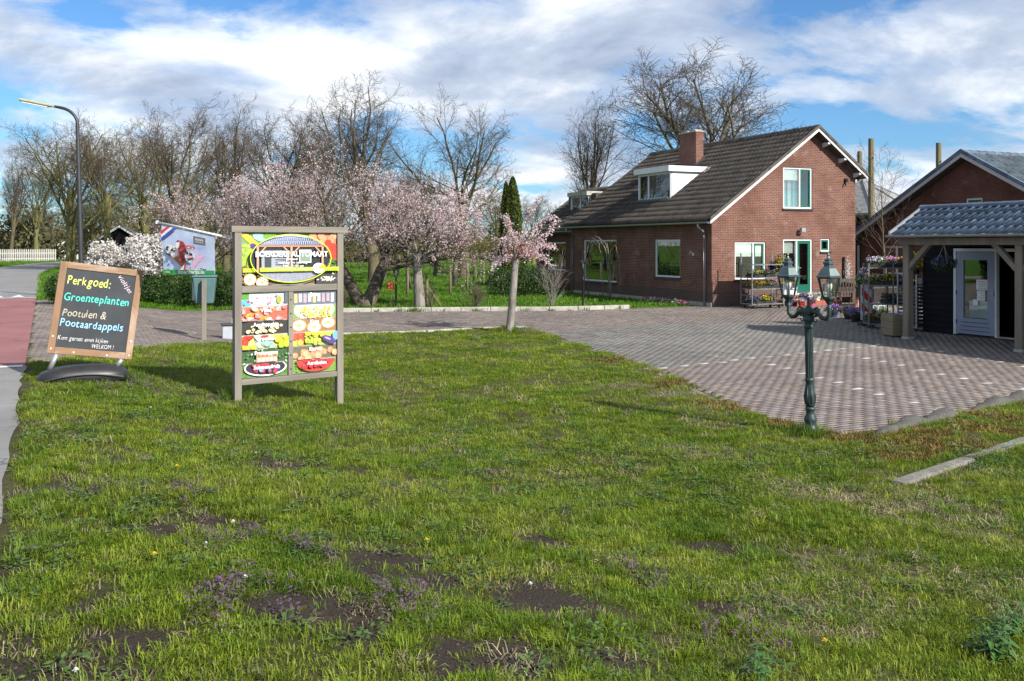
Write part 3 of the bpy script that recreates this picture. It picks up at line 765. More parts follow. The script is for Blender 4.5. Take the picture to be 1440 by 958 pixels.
# ------------------------------------------------------------------ buildings
brickmat('house_brick', (0.195, 0.076, 0.050), (0.125, 0.054, 0.041), (0.28, 0.24, 0.205), plinth=(0.55, (0.085, 0.070, 0.062)))
brickmat('barn_brick', (0.15, 0.060, 0.042), (0.11, 0.046, 0.034), (0.15, 0.125, 0.105))
simple('white_paint', (0.66, 0.67, 0.66), 0.45, var=0.06, scale=3, bump=0.05)
simple('green_paint', (0.010, 0.105, 0.070), 0.35, var=0.12, scale=5, bump=0.05)
simple('zinc', (0.38, 0.39, 0.40), 0.45, 0.6, var=0.15, scale=6, bump=0.08)
simple('sill_dark', (0.035, 0.034, 0.036), 0.5, var=0.25, scale=10)
simple('roof_under', (0.06, 0.055, 0.05), 0.9)
plain('room_dark', (0.055, 0.05, 0.045), 0.9)
simple('blind_white', (0.84, 0.85, 0.83), 0.7, var=0.05, scale=2, bump=0)
simple('curtain', (0.55, 0.52, 0.48), 0.9, var=0.15, scale=30, bump=0, stretch=(1, 1, 0.05))
glassmat('pane_glass', (0.94, 0.98, 0.96), 0.14); glassmat('door_glass', (0.90, 0.93, 0.93), 0.0)
glassmat('lamp_glass', (0.93, 0.96, 0.95), 0.06)
def tilemat(name, col, lichen, rough, spec=0.3):
    m, nt, b = newmat(name); P_ = wpos(nt)
    cell = N(nt, 'ShaderNodeTexWhiteNoise'); sn = N(nt, 'ShaderNodeVectorMath', operation='SNAP'); sn.inputs[1].default_value = (0.3, 0.3, 0.3); lk(nt, P_, sn.inputs[0]); lk(nt, sn.outputs[0], cell.inputs[0])
    c = nramp(nt, cell.outputs['Value'], [(0.0, tuple(0.6 * x for x in col)), (1.0, tuple(1.4 * x for x in col))])
    c = nmix(nt, nramp(nt, nnoise(nt, 1.1, 6, 0.7, P_), [(0.46, 0.0), (0.70, 0.7)]), c, lichen)
    c = nmix(nt, 1.0, c, nramp(nt, nnoise(nt, 30, 4, 0.6, P_), [(0.3, 0.75), (0.7, 1.25)]), 'MULTIPLY')
    lk(nt, c, b.inputs['Base Color']); b.inputs['Roughness'].default_value = rough; b.inputs['Specular IOR Level'].default_value = spec
    lk(nt, nbump(nt, nnoise(nt, 60, 3, 0.6, P_), 0.2, 0.004), b.inputs['Normal'])
tilemat('roof_tile', (0.078, 0.066, 0.056), (0.11, 0.097, 0.08), 0.75)
tilemat('wing_tile', (0.080, 0.068, 0.058), (0.11, 0.10, 0.08), 0.8)
tilemat('blue_tile', (0.075, 0.110, 0.160), (0.085, 0.115, 0.15), 0.42, 0.45); tilemat('barn_tile', (0.052, 0.070, 0.088), (0.065, 0.08, 0.095), 0.75, 0.15)

def TF(o, ax, n):
    """wall plane: (a along the wall, b outwards, z) -> building coordinates"""
    o, ax, n = Vector(o), Vector(ax), Vector(n)
    return lambda p: tuple(o + ax * p[0] + n * p[1] + Vector((0, 0, p[2])))
def clip(poly, planes):
    for (A, B, C) in planes:                     # keep A*a + B*z <= C
        out = []
        for i in range(len(poly)):
            p, q = poly[i], poly[(i + 1) % len(poly)]; dp = A * p[0] + B * p[1] - C; dq = A * q[0] + B * q[1] - C
            if dp <= 0: out.append(p)
            if dp * dq < 0:
                t = dp / (dp - dq); out.append((p[0] + (q[0] - p[0]) * t, p[1] + (q[1] - p[1]) * t))
        poly = out
        if len(poly) < 3: return []
    return poly
def wall(name, parent, T, a0, a1, z0, z1, ops, mat, planes=(), depth=0.14):
    mb = MB(T); A = sorted({a0, a1, *[o[0] for o in ops], *[o[1] for o in ops]}); Z = sorted({z0, z1, *[o[2] for o in ops], *[o[3] for o in ops]})
    A = [x for x in A if a0 <= x <= a1]; Z = [x for x in Z if z0 <= x <= z1]
    for i in range(len(A) - 1):
        for j in range(len(Z) - 1):
            ca, cz = (A[i] + A[i + 1]) / 2, (Z[j] + Z[j + 1]) / 2
            if any(o[0] < ca < o[1] and o[2] < cz < o[3] for o in ops): continue
            p = clip([(A[i], Z[j]), (A[i + 1], Z[j]), (A[i + 1], Z[j + 1]), (A[i], Z[j + 1])], planes)
            if p: mb.add([(a, 0, z) for a, z in p], [tuple(range(len(p)))], [(a, z) for a, z in p])
    for (x0, x1, y0, y1) in ops:                 # brick reveals
        for (pa, pb) in (((x0, y0), (x0, y1)), ((x0, y1), (x1, y1)), ((x1, y1), (x1, y0)), ((x1, y0), (x0, y0))):
            mb.add([(pa[0], 0, pa[1]), (pb[0], 0, pb[1]), (pb[0], -depth, pb[1]), (pa[0], -depth, pa[1])], [(0, 1, 2, 3)], [(pa[0] + pa[1], 0.01), (pb[0] + pb[1], 0.01), (pb[0] + pb[1], 0.12), (pa[0] + pa[1], 0.12)])
    return mk(name, mb.mesh(name, recalc=False), mat, parent)
def frame_bars(mb, a0, a1, z0, z1, w, b0, b1, mull=(), trans=()):
    mb.box(a0, a0 + w, b0, b1, z0, z1); mb.box(a1 - w, a1, b0, b1, z0, z1)
    mb.box(a0 + w, a1 - w, b0, b1, z0, z0 + w); mb.box(a0 + w, a1 - w, b0, b1, z1 - w, z1)
    for x in mull: mb.box(x - w / 2, x + w / 2, b0, b1, z0 + w, z1 - w)
    return mb
def window(parent, T, a0, a1, z0, z1, mull=(), w=0.055, mat='white_paint', blind=0.0, curtains=(), sash=None, sill=True, room=1.6, name='window', shade=None):
    f = frame_bars(MB(T), a0, a1, z0, z1, w, -0.11, -0.035, mull).build(name, mat, parent)
    xs = [a0 + w] + [v for m_ in mull for v in (m_ - w / 2, m_ + w / 2)] + [a1 - w]
    for k in range(0, len(xs), 2):
        l, r = xs[k], xs[k + 1]
        if sash and sash[0] == k // 2:
            frame_bars(MB(T), l + .004, r - .004, z0 + w + .004, z1 - w - .004, 0.06, -0.10, -0.042).build('sash', sash[1], f); l += .064; r -= .064
            MB(T).box(l, r, -0.078, -0.072, z0 + w + .064, z1 - w - .064).build('pane', 'pane_glass', f)
        else:
            MB(T).box(l, r, -0.078, -0.072, z0 + w, z1 - w).build('pane', 'pane_glass', f)
        if blind: MB(T).box(l + .01, r - .01, -0.095, -0.088, z1 - w - blind, z1 - w).build('blind', 'blind_white', f)
    for (c0, c1, zz0) in curtains:
        mb = MB(T); n = max(4, int((c1 - c0) / 0.04)); vs = []
        for i in range(n + 1):
            aa = c0 + (c1 - c0) * i / n; bb = -0.22 + 0.025 * math.sin(i * 1.7)
            vs += [(aa, bb, zz0), (aa, bb, z1 - w)]
        mb.add(vs, [(2 * i, 2 * i + 2, 2 * i + 3, 2 * i + 1) for i in range(n)]); mb.build('curtain', 'curtain', f)
    if sill: MB(T).box(a0 - .04, a1 + .04, -0.10, 0.05, z0 - 0.07, z0 - 0.003).build('sill', 'sill_dark', f)
    if room:
        mb = MB(T); q = [(a0 - .02, z0 - .05), (a1 + .02, z0 - .05), (a1 + .02, z1 + .05), (a0 - .02, z1 + .05)]
        g = [(a0 - .5, z0 - .3), (a1 + .5, z0 - .3), (a1 + .5, z1 + .1), (a0 - .5, z1 + .1)]
        vs = [(a, -0.142, z) for a, z in q] + [(a, -0.143, z) for a, z in g] + [(a, -room, z) for a, z in g]
        mb.add(vs, [(k, (k + 1) % 4, 4 + (k + 1) % 4, 4 + k) for k in range(4)] + [(4 + k, 4 + (k + 1) % 4, 8 + (k + 1) % 4, 8 + k) for k in range(4)] + [(8, 9, 10, 11)])
        mk('room', mb.mesh('room', recalc=False), 'room_dark', f)
    return f

def tile_mesh(w, L, hgt, lip, seg=6, name='roof_tile'):
    prof = [(0.0, 0.25), (0.16, 0.02), (0.36, 0.0), (0.55, 0.25), (0.72, 0.92), (0.86, 1.0), (1.0, 0.55)]
    v = []
    for (y, dz) in ((0, lip), (L, 0.0)):
        for (u, h) in prof: v.append((u * w, y, h * hgt + dz))
    for (u, h) in prof: v.append((u * w, 0.004, h * hgt - 0.004))
    n = len(prof)
    f = [(k, k + 1, n + k + 1, n + k) for k in range(n - 1)] + [(2 * n + k, 2 * n + k + 1, k + 1, k) for k in range(n - 1)]
    return np_mesh(name, np.array(v), np.array(f), 4, True)
def slope_frame(o, across, up):
    """matrix: x across the slope, y up the slope, z out of it"""
    a = Vector(across).normalized(); u = Vector(up).normalized(); n = a.cross(u)
    M_ = Matrix((a, u, n)).transposed().to_4x4(); M_.translation = Vector(o); return M_
def lay_tiles(parent, M_, nc, nr, w, ex, mesh, mat, skip, rank, most=300, jit=0.004, seed=1, extra_label=None):
    rr = random.Random(seed); spots = []
    for r in range(nr):
        for c in range(nc):
            x, y = c * w, r * ex
            if skip(x + w / 2, y + ex / 2): continue
            Q = M_ @ Matrix.Translation((x + rr.uniform(-jit, jit), y + rr.uniform(-jit, jit), rr.uniform(0, jit))) @ Matrix.Rotation(rr.uniform(-.012, .012), 4, 'Z')
            spots.append((rank(Q.translation), Q))
    spots.sort(key=lambda t: t[0]); mesh.materials.clear(); mesh.materials.append(MATS[mat])
    for _, Q in spots[:most]:
        o = bpy.data.objects.new('roof_tile', mesh); link(o, parent); o.matrix_local = Q
    rest = spots[most:]
    if rest:
        bv = np.array([v.co[:] for v in mesh.vertices]); bf = np.array([p.vertices[:] for p in mesh.polygons]); n = len(bv)
        vs = np.concatenate([bv @ np.array(Q.to_3x3()).T + np.array(Q.translation) for _, Q in rest])
        fs = (bf[None] + (np.arange(len(rest)) * n)[:, None, None]).reshape(-1, 4)
        mk('roof_tiles', np_mesh('roof_tiles', vs, fs, 4, True), mat, parent, 'stuff')

# ---- farmhouse
house = thing('farmhouse', 'red brick farmhouse with dark tiled roof, white dormer and brick chimney', 'house', (HC[0], HC[1], 0), TH)
Rf = lambda x: 3.22 + 0.711 * (x - 0.05)
XR, ZR = 4.62, Rf(4.62)
Rb = lambda x: ZR - 0.711 * (x - XR)
GT = TF((0, 0, 0), (1, 0, 0), (0, -1, 0)); FT = TF((0, 0, 0), (0, 1, 0), (-1, 0, 0))
g_ops = [(3.23, 4.62, 3.57, 5.11), (1.02, 2.41, 0.96, 2.32), (3.23, 4.62, 0.34, 2.43), (5.03, 5.49, 1.96, 2.45)]
roofcut = [(-0.711, 1, Rf(0) - 0.0), (0.711, 1, ZR + 0.711 * XR)]
wall('gable_wall', house, GT, 0, 6.77, -0.1, 6.6, g_ops, 'house_brick', roofcut)
f_ops = [(6.59, 9.46, 0.62, 2.43), (1.95, 3.67, 0.97, 2.42)]
wall('side_wall', house, FT, 0, 10.65, -0.1, Rf(0), f_ops, 'house_brick')
mb = MB(); mb.add([(6.77, 0, -.1), (6.77, 10.65, -.1), (6.77, 10.65, Rb(6.77)), (6.77, 0, Rb(6.77))], [(0, 1, 2, 3)], [(0, 0), (10.65, 0), (10.65, 5), (0, 5)])
mb.add([(0, 10.65, -.1), (6.77, 10.65, -.1), (6.77, 10.65, Rb(6.77)), (XR, 10.65, ZR), (0, 10.65, Rf(0))], [(0, 1, 2, 3, 4)], [(0, 0), (6.77, 0), (6.77, 5), (XR, 6.4), (0, 3.2)])
mk('back_wall', mb.mesh('back_wall', recalc=False), 'house_brick', house)
MB(FT).box(0.0, 10.65, 0.002, 0.03, -0.1, 0.14).build('plinth', 'kerb_concrete', house)
# windows and doors
window(house, GT, *g_ops[0], mull=(4.04,), blind=0.42, curtains=((3.3, 3.5, 3.62), (3.62, 3.78, 3.62), (3.88, 3.98, 3.62)), sash=(1, 'green_paint'))
window(house, GT, *g_ops[1], mull=(1.87,), blind=0.48, sash=(1, 'green_paint'), curtains=())
window(house, GT, *g_ops[3], w=0.05, sash=(0, 'green_paint'))
window(house, FT, *f_ops[0], blind=0.42, curtains=((6.7, 7.0, .7), (7.35, 7.5, .7), (9.2, 9.4, .7)), w=0.06)
window(house, FT, *f_ops[1], blind=0.42, curtains=((3.35, 3.6, 1.0),), w=0.06)
f = frame_bars(MB(GT), 3.23, 4.62, 0.34, 2.43, 0.06, -0.11, -0.03, (3.89,)).build('door_frame', 'white_paint', house)
MB(GT).box(3.29, 3.86, -0.078, -0.072, 0.62, 2.37).build('pane', 'pane_glass', f)
MB(GT).box(3.29, 3.86, -0.09, -0.05, 0.40, 0.60).build('panel', 'white_paint', f)
MB(GT).box(3.30, 3.85, -0.165, -0.155, 1.9, 2.36).build('blind', 'blind_white', f)
mb = MB(GT); frame_bars(mb, 3.925, 4.555, 0.40, 2.365, 0.11, -0.10, -0.045); mb.box(4.03, 4.45, -0.10, -0.045, 0.51, 0.72)
dr_ = mb.build('door', 'green_paint', house)
MB(GT).box(4.035, 4.445, -0.078, -0.072, 0.72, 2.255).build('pane', 'pane_glass', dr_)
MB(GT).box(3.95, 3.985, -0.045, -0.02, 1.28, 1.42).bar((3.967, -0.02, 1.35), (4.07, 0.015, 1.35), 0.018, 0.018).build('handle', 'zinc', dr_)
mb = MB(GT); vs = []
for i in range(13): vs += [(4.05 + i * 0.013, -0.2 + 0.015 * math.sin(i * 1.6), 0.75), (4.05 + i * 0.013 - 0.004 * i, -0.2 + 0.015 * math.sin(i * 1.6), 2.3)]
mb.add(vs, [(2 * i, 2 * i + 2, 2 * i + 3, 2 * i + 1) for i in range(12)]); mb.build('curtain', 'curtain', dr_)
mb = MB(GT); mb.add([(3.0, -0.145, 0.2), (4.9, -0.145, 0.2), (4.9, -1.8, 0.2), (3.0, -1.8, 0.2), (3.0, -0.145, 2.6), (4.9, -0.145, 2.6), (4.9, -1.8, 2.6), (3.0, -1.8, 2.6)],
       [(0, 1, 2, 3), (4, 5, 6, 7), (0, 3, 7, 4), (1, 2, 6, 5), (3, 2, 6, 7)]); mk('hall', mb.mesh('hall', recalc=False), 'room_dark', f)
simple('red_step', (0.30, 0.075, 0.045), 0.7, var=0.2, scale=8, bump=0.2)
MB().box(3.0, 5.0, -1.0, -0.003, -0.02, 0.17).box(3.15, 4.8, -0.5, -0.003, 0.17, 0.33).build('doorstep', 'red_step', house, bevel=0.01)
# roof
rf = MB().prism([(-0.30, Rf(-0.30)), (XR, ZR), (XR, ZR + 0.13), (-0.30, Rf(-0.30) + 0.13)], 'y', -0.33, 11.0).prism([(XR, ZR), (7.02, Rb(7.02)), (7.02, Rb(7.02) + 0.13), (XR, ZR + 0.13)], 'y', -0.33, 11.0).build('roof', 'roof_under', house)
cl = math.hypot(1, 0.711); up = Vector((1, 0, 0.711)).normalized()
Mf = slope_frame(Vector((-0.36, 11.02, Rf(-0.36) + 0.145)), (0, -1, 0), up)
tmesh = tile_mesh(0.237, 0.40, 0.075, 0.020)
inv_h = Matrix.Translation((HC[0], HC[1], 0)) @ Matrix.Rotation(TH, 4, 'Z')
camp = inv_h.inverted() @ Vector((0, 0, 2.2))
def skipf(x, y):       # under the dormer and the chimney
    yy = 11.02 - x; xx = -0.36 + y / cl
    return (1.1 < xx < 2.75 and 4.15 < yy < 6.45) or (3.25 < xx < 3.5 and 5.45 < yy < 6.5)
lay_tiles(rf, Mf, 48, 18, 0.2368, 0.340, tmesh, 'roof_tile', skipf, lambda p: (p - camp).length, 300)
Mb = slope_frame(Vector((7.06, -0.35, Rb(7.06) + 0.145)), (0, 1, 0), Vector((-1, 0, 0.711)))
lay_tiles(rf, Mb, 48, 9, 0.2368, 0.335, tmesh, 'roof_tile', lambda x, y: False, lambda p: 0, 0, seed=2)
def ridge(parent, p0, p1, n, r, mat, name='ridge_tile'):
    p0, p1 = Vector(p0), Vector(p1); d = (p1 - p0) / n; u = d.normalized(); sd = Vector((0, 0, 1)).cross(u).normalized()
    vs = []; k = 8
    for e, (t, q) in enumerate(((0, 1.08), (1.04, 0.98))):
        for i in range(k + 1):
            an = PI * (-0.08 + 1.16 * i / k); vs.append(tuple(u * d.length * t + sd * math.cos(an) * r * q + Vector((0, 0, math.sin(an) * r * 0.85 * q))))
    fs = [(i, i + 1, k + 2 + i, k + 1 + i) for i in range(k)]
    mb = MB(); mb.add(vs, fs); me = mb.mesh(name, True); me.materials.append(MATS[mat])
    for j in range(n):
        o = bpy.data.objects.new(name, me); link(o, parent); o.location = p0 + d * j
ridge(rf, (XR, -0.35, ZR + 0.13), (XR, 11.02, ZR + 0.13), 28, 0.13, 'roof_tile')
# verge, barge boards, soffit brackets
mb = MB(); mb.prism([(-0.32, Rf(-0.32)), (XR, ZR), (XR, ZR + 0.115), (-0.32, Rf(-0.32) + 0.115)], 'y', -0.365, -0.335).prism([(XR, ZR), (7.06, Rb(7.06)), (7.06, Rb(7.06) + 0.115), (XR, ZR + 0.115)], 'y', -0.365, -0.335)
mb.build('barge_board', 'white_paint', house)
mb = MB(); mb.prism([(-0.34, Rf(-0.34) + 0.118), (XR, ZR + 0.118), (XR, ZR + 0.235), (-0.34, Rf(-0.34) + 0.235)], 'y', -0.40, -0.336).prism([(XR, ZR + 0.118), (7.08, Rb(7.08) + 0.118), (7.08, Rb(7.08) + 0.235), (XR, ZR + 0.235)], 'y', -0.40, -0.336)
mb.build('verge_tile', 'roof_tile', rf)
for x in (5.15, 5.95, 6.7):
    zt = Rb(x) - 0.012
    MB().prism([(-0.004, zt), (-0.33, zt), (-0.33, zt - 0.07), (-0.26, zt - 0.10), (-0.10, zt - 0.15), (-0.004, zt - 0.17)], 'x', x - 0.05, x + 0.05).build('bracket', 'white_paint', house)
# gutter and downpipes
def gutter(parent, y0, y1, x, z, mat='zinc', name='gutter', r=0.065):
    n = 8; vs = []
    for y in (y0, y1):
        for rr_ in (r, r - 0.008):
            for i in range(n + 1):
                an = PI + PI * i / n; vs.append((x + math.cos(an) * rr_, y, z + math.sin(an) * rr_))
    k = n + 1; fs = []
    for i in range(n):
        fs += [(i, i + 1, 2 * k + i + 1, 2 * k + i), (k + i, 3 * k + i, 3 * k + i + 1, k + i + 1), (i, k + i, k + i + 1, i + 1), (2 * k + i, 2 * k + i + 1, 3 * k + i + 1, 3 * k + i)]
    for i in (0, n): fs.append((i, 2 * k + i, 3 * k + i, k + i))
    mb = MB(); mb.add(vs, fs); return mb.build(name, mat, parent, smooth=False)
gutter(house, -0.34, 11.0, -0.38, Rf(-0.36) + 0.10)
for y in (0.33, 10.45):
    MB().tube([(-0.36, y, Rf(-.36) + 0.04), (-0.36, y, Rf(-.36) - 0.06), (-0.09, y, Rf(-.36) - 0.28), (-0.075, y, 2.7), (-0.075, y, 0.02)], 0.042, 10).build('downpipe', 'zinc', house, smooth=True)
# chimney
def brickbox(parent, name, x0, x1, y0, y1, z0, z1, mat):
    mb = MB(); c = [(x0, y0), (x1, y0), (x1, y1), (x0, y1)]; u = 0.0
    for k in range(4):
        p, q = c[k], c[(k + 1) % 4]; L = math.hypot(q[0] - p[0], q[1] - p[1])
        mb.add([(*p, z0), (*q, z0), (*q, z1), (*p, z1)], [(0, 1, 2, 3)], [(u, z0), (u + L, z0), (u + L, z1), (u, z1)]); u += L
    mb.add([(*p, z1) for p in c], [(0, 1, 2, 3)], [(0, 0), (.3, 0), (.3, .06), (0, .06)])
    return mk(name, mb.mesh(name, recalc=False), mat, parent)
ch = brickbox(rf, 'chimney', 3.18, 3.56, 5.38, 6.58, 5.3, 7.02, 'house_brick')
MB().box(3.15, 3.59, 5.35, 6.61, 7.022, 7.07).box(3.22, 3.52, 5.5, 5.9, 7.07, 7.13).box(3.22, 3.52, 6.05, 6.45, 7.07, 7.13).build('chimney_cap', 'kerb_concrete', rf)
MB().prism([(3.10, Rf(3.10) + 0.17), (3.64, Rf(3.64) + 0.17), (3.64, Rf(3.64) + 0.24), (3.10, Rf(3.10) + 0.24)], 'y', 5.30, 6.66).build('flashing', 'sill_dark', rf)
# dormer
def dormer(parent, x0, y0, y1, z0, z1, zt, mull, dep, mat='white_paint'):
    xb = lambda z: (z - 0.13 - 3.22) / 0.711 + 0.05
    d = MB()
    for y in (y0, y1 - 0.04): d.prism([(x0 + .02, z0 - .05), (x0 + .02, z1), (xb(z1) + .2, z1), (xb(z0) + .1, z0 - .05)], 'y', y, y + 0.04)
    dm = d.build('dormer', mat, parent)
    T = TF((x0, 0, 0), (0, 1, 0), (-1, 0, 0))
    window(dm, T, y0 + 0.0, y1 - 0.0, z0, z1, mull=(mull,), w=0.075, blind=0.0, sill=False, room=0, name='dormer_window')
    MB(T).box(y0 + .1, mull - .05, -0.165, -0.155, z0 + .08, z1 - .08).build('blind', 'dark_blind', dm)
    MB(T).box(y0 + .1, y1 - .1, -0.185, -0.175, z0 + .05, z1 - .05).build('blind', 'blind_blue', dm)
    MB(T).box(y0, y1, -0.06, 0.05, z0 - 0.09, z0 - 0.003).build('sill', 'blind_blue', dm)
    MB().box(x0 - 0.14, xb(zt) + 0.25, y0 - 0.12, y1 + 0.12, z1 + 0.003, zt).build('dormer_fascia', mat, dm, bevel=0.008)
    return dm
simple('dark_blind', (0.10, 0.12, 0.13), 0.7, bump=0); simple('blind_blue', (0.30, 0.35, 0.42), 0.6, var=0.05, scale=2, bump=0)
dormer(rf, 1.0, 4.1, 6.5, 4.08, 5.17, 5.40, 5.75, 1.2)
# outside wall lamp and spotlight
plain('black_metal', (0.015, 0.015, 0.016), 0.4, 0.3)
mb = MB(GT); mb.box(3.93, 4.0, 0.002, 0.06, 2.62, 2.72); mb.tube([(3.965, 0.05, 2.68), (3.99, 0.14, 2.72)], 0.012, 6); mb.box(3.93, 4.12, 0.10, 0.22, 2.70, 2.84)
mb.build('floodlight', 'zinc', house)
MB(GT).box(6.2, 6.32, 0.002, 0.09, 4.62, 4.76).tube([(6.22, 0.05, 4.62), (6.16, 0.12, 4.5)], 0.03, 6).build('floodlight', 'black_metal', house)
MB(FT).box(1.05, 1.12, 0.002, 0.05, 1.82, 1.90).tube([(1.09, 0.05, 1.9), (1.09, 0.13, 1.98), (1.12, 0.16, 1.88)], 0.012, 6).build('wall_hook', 'white_paint', house)
# rear wing, set back
WX = 0.95; wz = 3.0
WT = TF((WX, 10.66, 0), (0, 1, 0), (-1, 0, 0)); w_op = [(2.35, 4.3, 0.95, 2.35)]
wall('wing_wall', house, WT, 0, 5.6, -0.1, wz, w_op, 'barn_brick')
window(house, WT, *w_op[0], blind=0.35, curtains=((3.3, 3.5, 1.0), (4.0, 4.2, 1.0)), w=0.06, room=1.2)
mb = MB(); mb.add([(WX, 16.26, -.1), (6.5, 16.26, -.1), (6.5, 16.26, wz), (3.75, 16.26, 5.0), (WX, 16.26, wz)], [(0, 1, 2, 3, 4)], [(0, 0), (5.5, 0), (5.5, 3), (2.8, 5), (0, 3)]); mk('wing_end_wall', mb.mesh('w', recalc=False), 'barn_brick', house)
wr = MB().prism([(WX - .35, wz - .25), (3.75, wz + 1.99), (3.75, wz + 2.10), (WX - .35, wz - .14)], 'y', 11.04, 16.5).prism([(3.75, wz + 1.99), (6.9, wz - .25), (6.9, wz - .14), (3.75, wz + 2.1)], 'y', 11.04, 16.5).build('wing_roof', 'roof_under', house)
Mw = slope_frame(Vector((WX - .40, 16.52, wz - .145)), (0, -1, 0), Vector((1, 0, 0.711)))
lay_tiles(wr, Mw, 23, 12, 0.2368, 0.325, tmesh, 'wing_tile', lambda x, y: (1.6 < y / cl < 2.9 and 1.9 < x < 3.9), lambda p: 0, 0, seed=3)
ridge(wr, (3.75, 11.05, wz + 2.08), (3.75, 16.52, wz + 2.08), 14, 0.12, 'wing_tile')
gutter(house, 10.9, 16.45, WX - .45, wz - .12)
d2 = MB().prism([(WX + 1.1, wz + .75), (WX + 1.1, wz + 1.65), (WX + 2.6, wz + 1.65), (WX + 1.4, wz + .75)], 'y', 12.7, 12.74).prism([(WX + 1.1, wz + .75), (WX + 1.1, wz + 1.65), (WX + 2.6, wz + 1.65), (WX + 1.4, wz + .75)], 'y', 14.5, 14.54).build('dormer', 'white_paint', wr)
window(d2, TF((WX + 1.1, 0, 0), (0, 1, 0), (-1, 0, 0)), 12.7, 14.54, wz + .75, wz + 1.65, mull=(13.6,), w=0.07, sill=False, room=0.6, name='dormer_window')
MB().box(WX + .95, WX + 2.9, 12.6, 14.64, wz + 1.653, wz + 1.86).build('dormer_fascia', 'kerb_concrete', d2)
MB().box(6.0, 6.3, 15.0, 15.3, 2, 5.9).build('chimney', 'barn_brick', wr)

# ---- brick barn behind the shop; its gable faces the drive
barn = thing('brick_barn', 'brown brick barn with blue grey tiled roof behind the shop', 'barn', (17.3, 35.0, 0), TH)
BT = TF((0, 0, 0), (0, 1, 0), (-1, 0, 0)); bz = lambda y: 5.54 - 0.555 * abs(y)
b_ops = [(-0.58, 0.13, 3.48, 3.97), (2.85, 4.19, 1.0, 2.17)]
wall('gable_wall', barn, BT, -5.4, 5.4, -0.1, 5.6, b_ops, 'barn_brick', [(0.555, 1, 5.54 - .05), (-0.555, 1, 5.54 - .05)])
window(barn, BT, *b_ops[0], w=0.06, sash=(0, 'green_paint'), sill=False)
window(barn, BT, *b_ops[1], w=0.07, mull=(3.5,), sill=False)
mb = MB(); mb.add([(0, 5.4, -.1), (14, 5.4, -.1), (14, 5.4, 2.5), (0, 5.4, 2.5)], [(0, 1, 2, 3)], [(0, 0), (14, 0), (14, 2.5), (0, 2.5)]); mb.add([(0, -5.4, -.1), (14, -5.4, -.1), (14, -5.4, 2.5), (0, -5.4, 2.5)], [(0, 1, 2, 3)], [(0, 0), (14, 0), (14, 2.5), (0, 2.5)])
mk('side_wall', mb.mesh('bw', recalc=False), 'barn_brick', barn)
br_ = MB().prism([(-5.8, bz(5.8)), (0, bz(0)), (0, bz(0) + .14), (-5.8, bz(5.8) + .14)], 'x', -0.4, 14).prism([(0, bz(0)), (5.8, bz(5.8)), (5.8, bz(5.8) + .14), (0, bz(0) + .14)], 'x', -0.4, 14).build('roof', 'roof_under', barn)
Mr = slope_frame(Vector((-0.42, -5.82, bz(5.82) + .145)), (1, 0, 0), Vector((0, 1, 0.555)))
lay_tiles(br_, Mr, 46, 19, 0.315, 0.348, tile_mesh(0.315, 0.40, 0.06, 0.03), 'barn_tile', lambda x, y: False, lambda p: 0, 0, seed=4)
simple('barge_grey', (0.42, 0.41, 0.40), 0.6, var=0.1)
for s in (-1, 1):
    MB().prism([(0, bz(0) - .02), (s * 5.85, bz(5.85) - .02), (s * 5.85, bz(5.85) + .13), (0, bz(0) + .13)], 'x', -0.44, -0.405).build('barge_board', 'barge_grey', barn)
    MB().prism([(0, bz(0) + .133), (s * 5.87, bz(5.87) + .133), (s * 5.87, bz(5.87) + .29), (0, bz(0) + .29)], 'x', -0.46, -0.36).build('verge_tile', 'blue_tile', br_)
ridge(br_, (-0.44, 0, bz(0) + .14), (14, 0, bz(0) + .14), 34, 0.14, 'blue_tile')
gutter_b = MB().tube([(-.4, 5.9, bz(5.8) + .02), (14, 5.9, bz(5.8) + .02)], 0.07, 8).build('gutter', 'zinc', barn)
MB().tube([(-0.05, 5.5, 2.2), (-0.05, 5.5, 0.0)], 0.05, 8).build('downpipe', 'zinc', barn)

# ---- hay barrack poles and the slate roof behind
simple('old_pole', (0.15, 0.125, 0.075), 0.9, var=0.35, scale=6, bump=0.6, bdist=0.01, dirt=(0.12, 0.13, 0.04), stretch=(1, 1, 0.12))
for px, py, D, t in ((1225, 195, 60, 'tall weathered wooden pole nearest the farmhouse gable, rising behind the barn'), (1209, 213, 68, 'tall weathered pole half hidden behind the right edge of the farmhouse'), (1320, 201, 62.4, 'tall weathered pole rising behind the barn roof by itself')):
    x = at(px, D); zt = zat(py, D); o = thing('hay_barrack_pole', t, 'pole', (x, D, 0), 0.3, 'poles of the hay barrack')
    MB().lathe([(0.21, -0.1), (0.20, 2), (0.19, zt * .6), (0.175, zt - .02), (0.16, zt)], 8).build('pole', 'old_pole', o)
    MB().box(-0.03, 0.03, -0.24, 0.24, zt - 1.3, zt - 1.24).build('peg', 'black_metal', o)
simple('slate', (0.23, 0.23, 0.225), 0.6, var=0.25, scale=3, bump=0.5, bdist=0.02, dirt=(0.12, 0.12, 0.115), stretch=(1, 1, 3))
sh = thing('hay_barrack', 'low building with grey slate hipped roof between farmhouse and barn', 'barn', (at(1214, 66), 66, 0), 0.55)
hw = 3.7
mb = MB(); mb.add([(-hw, -hw, 4.35), (hw, -hw, 4.35), (hw, hw, 4.35), (-hw, hw, 4.35), (0, 0, 6.85), (-hw, -hw, 4.2), (hw, -hw, 4.2), (hw, hw, 4.2), (-hw, hw, 4.2)], [(0, 1, 4), (1, 2, 4), (2, 3, 4), (3, 0, 4), (0, 5, 6, 1), (1, 6, 7, 2), (2, 7, 8, 3), (3, 8, 5, 0), (5, 8, 7, 6)])
hr_ = mb.build('roof', 'slate', sh)
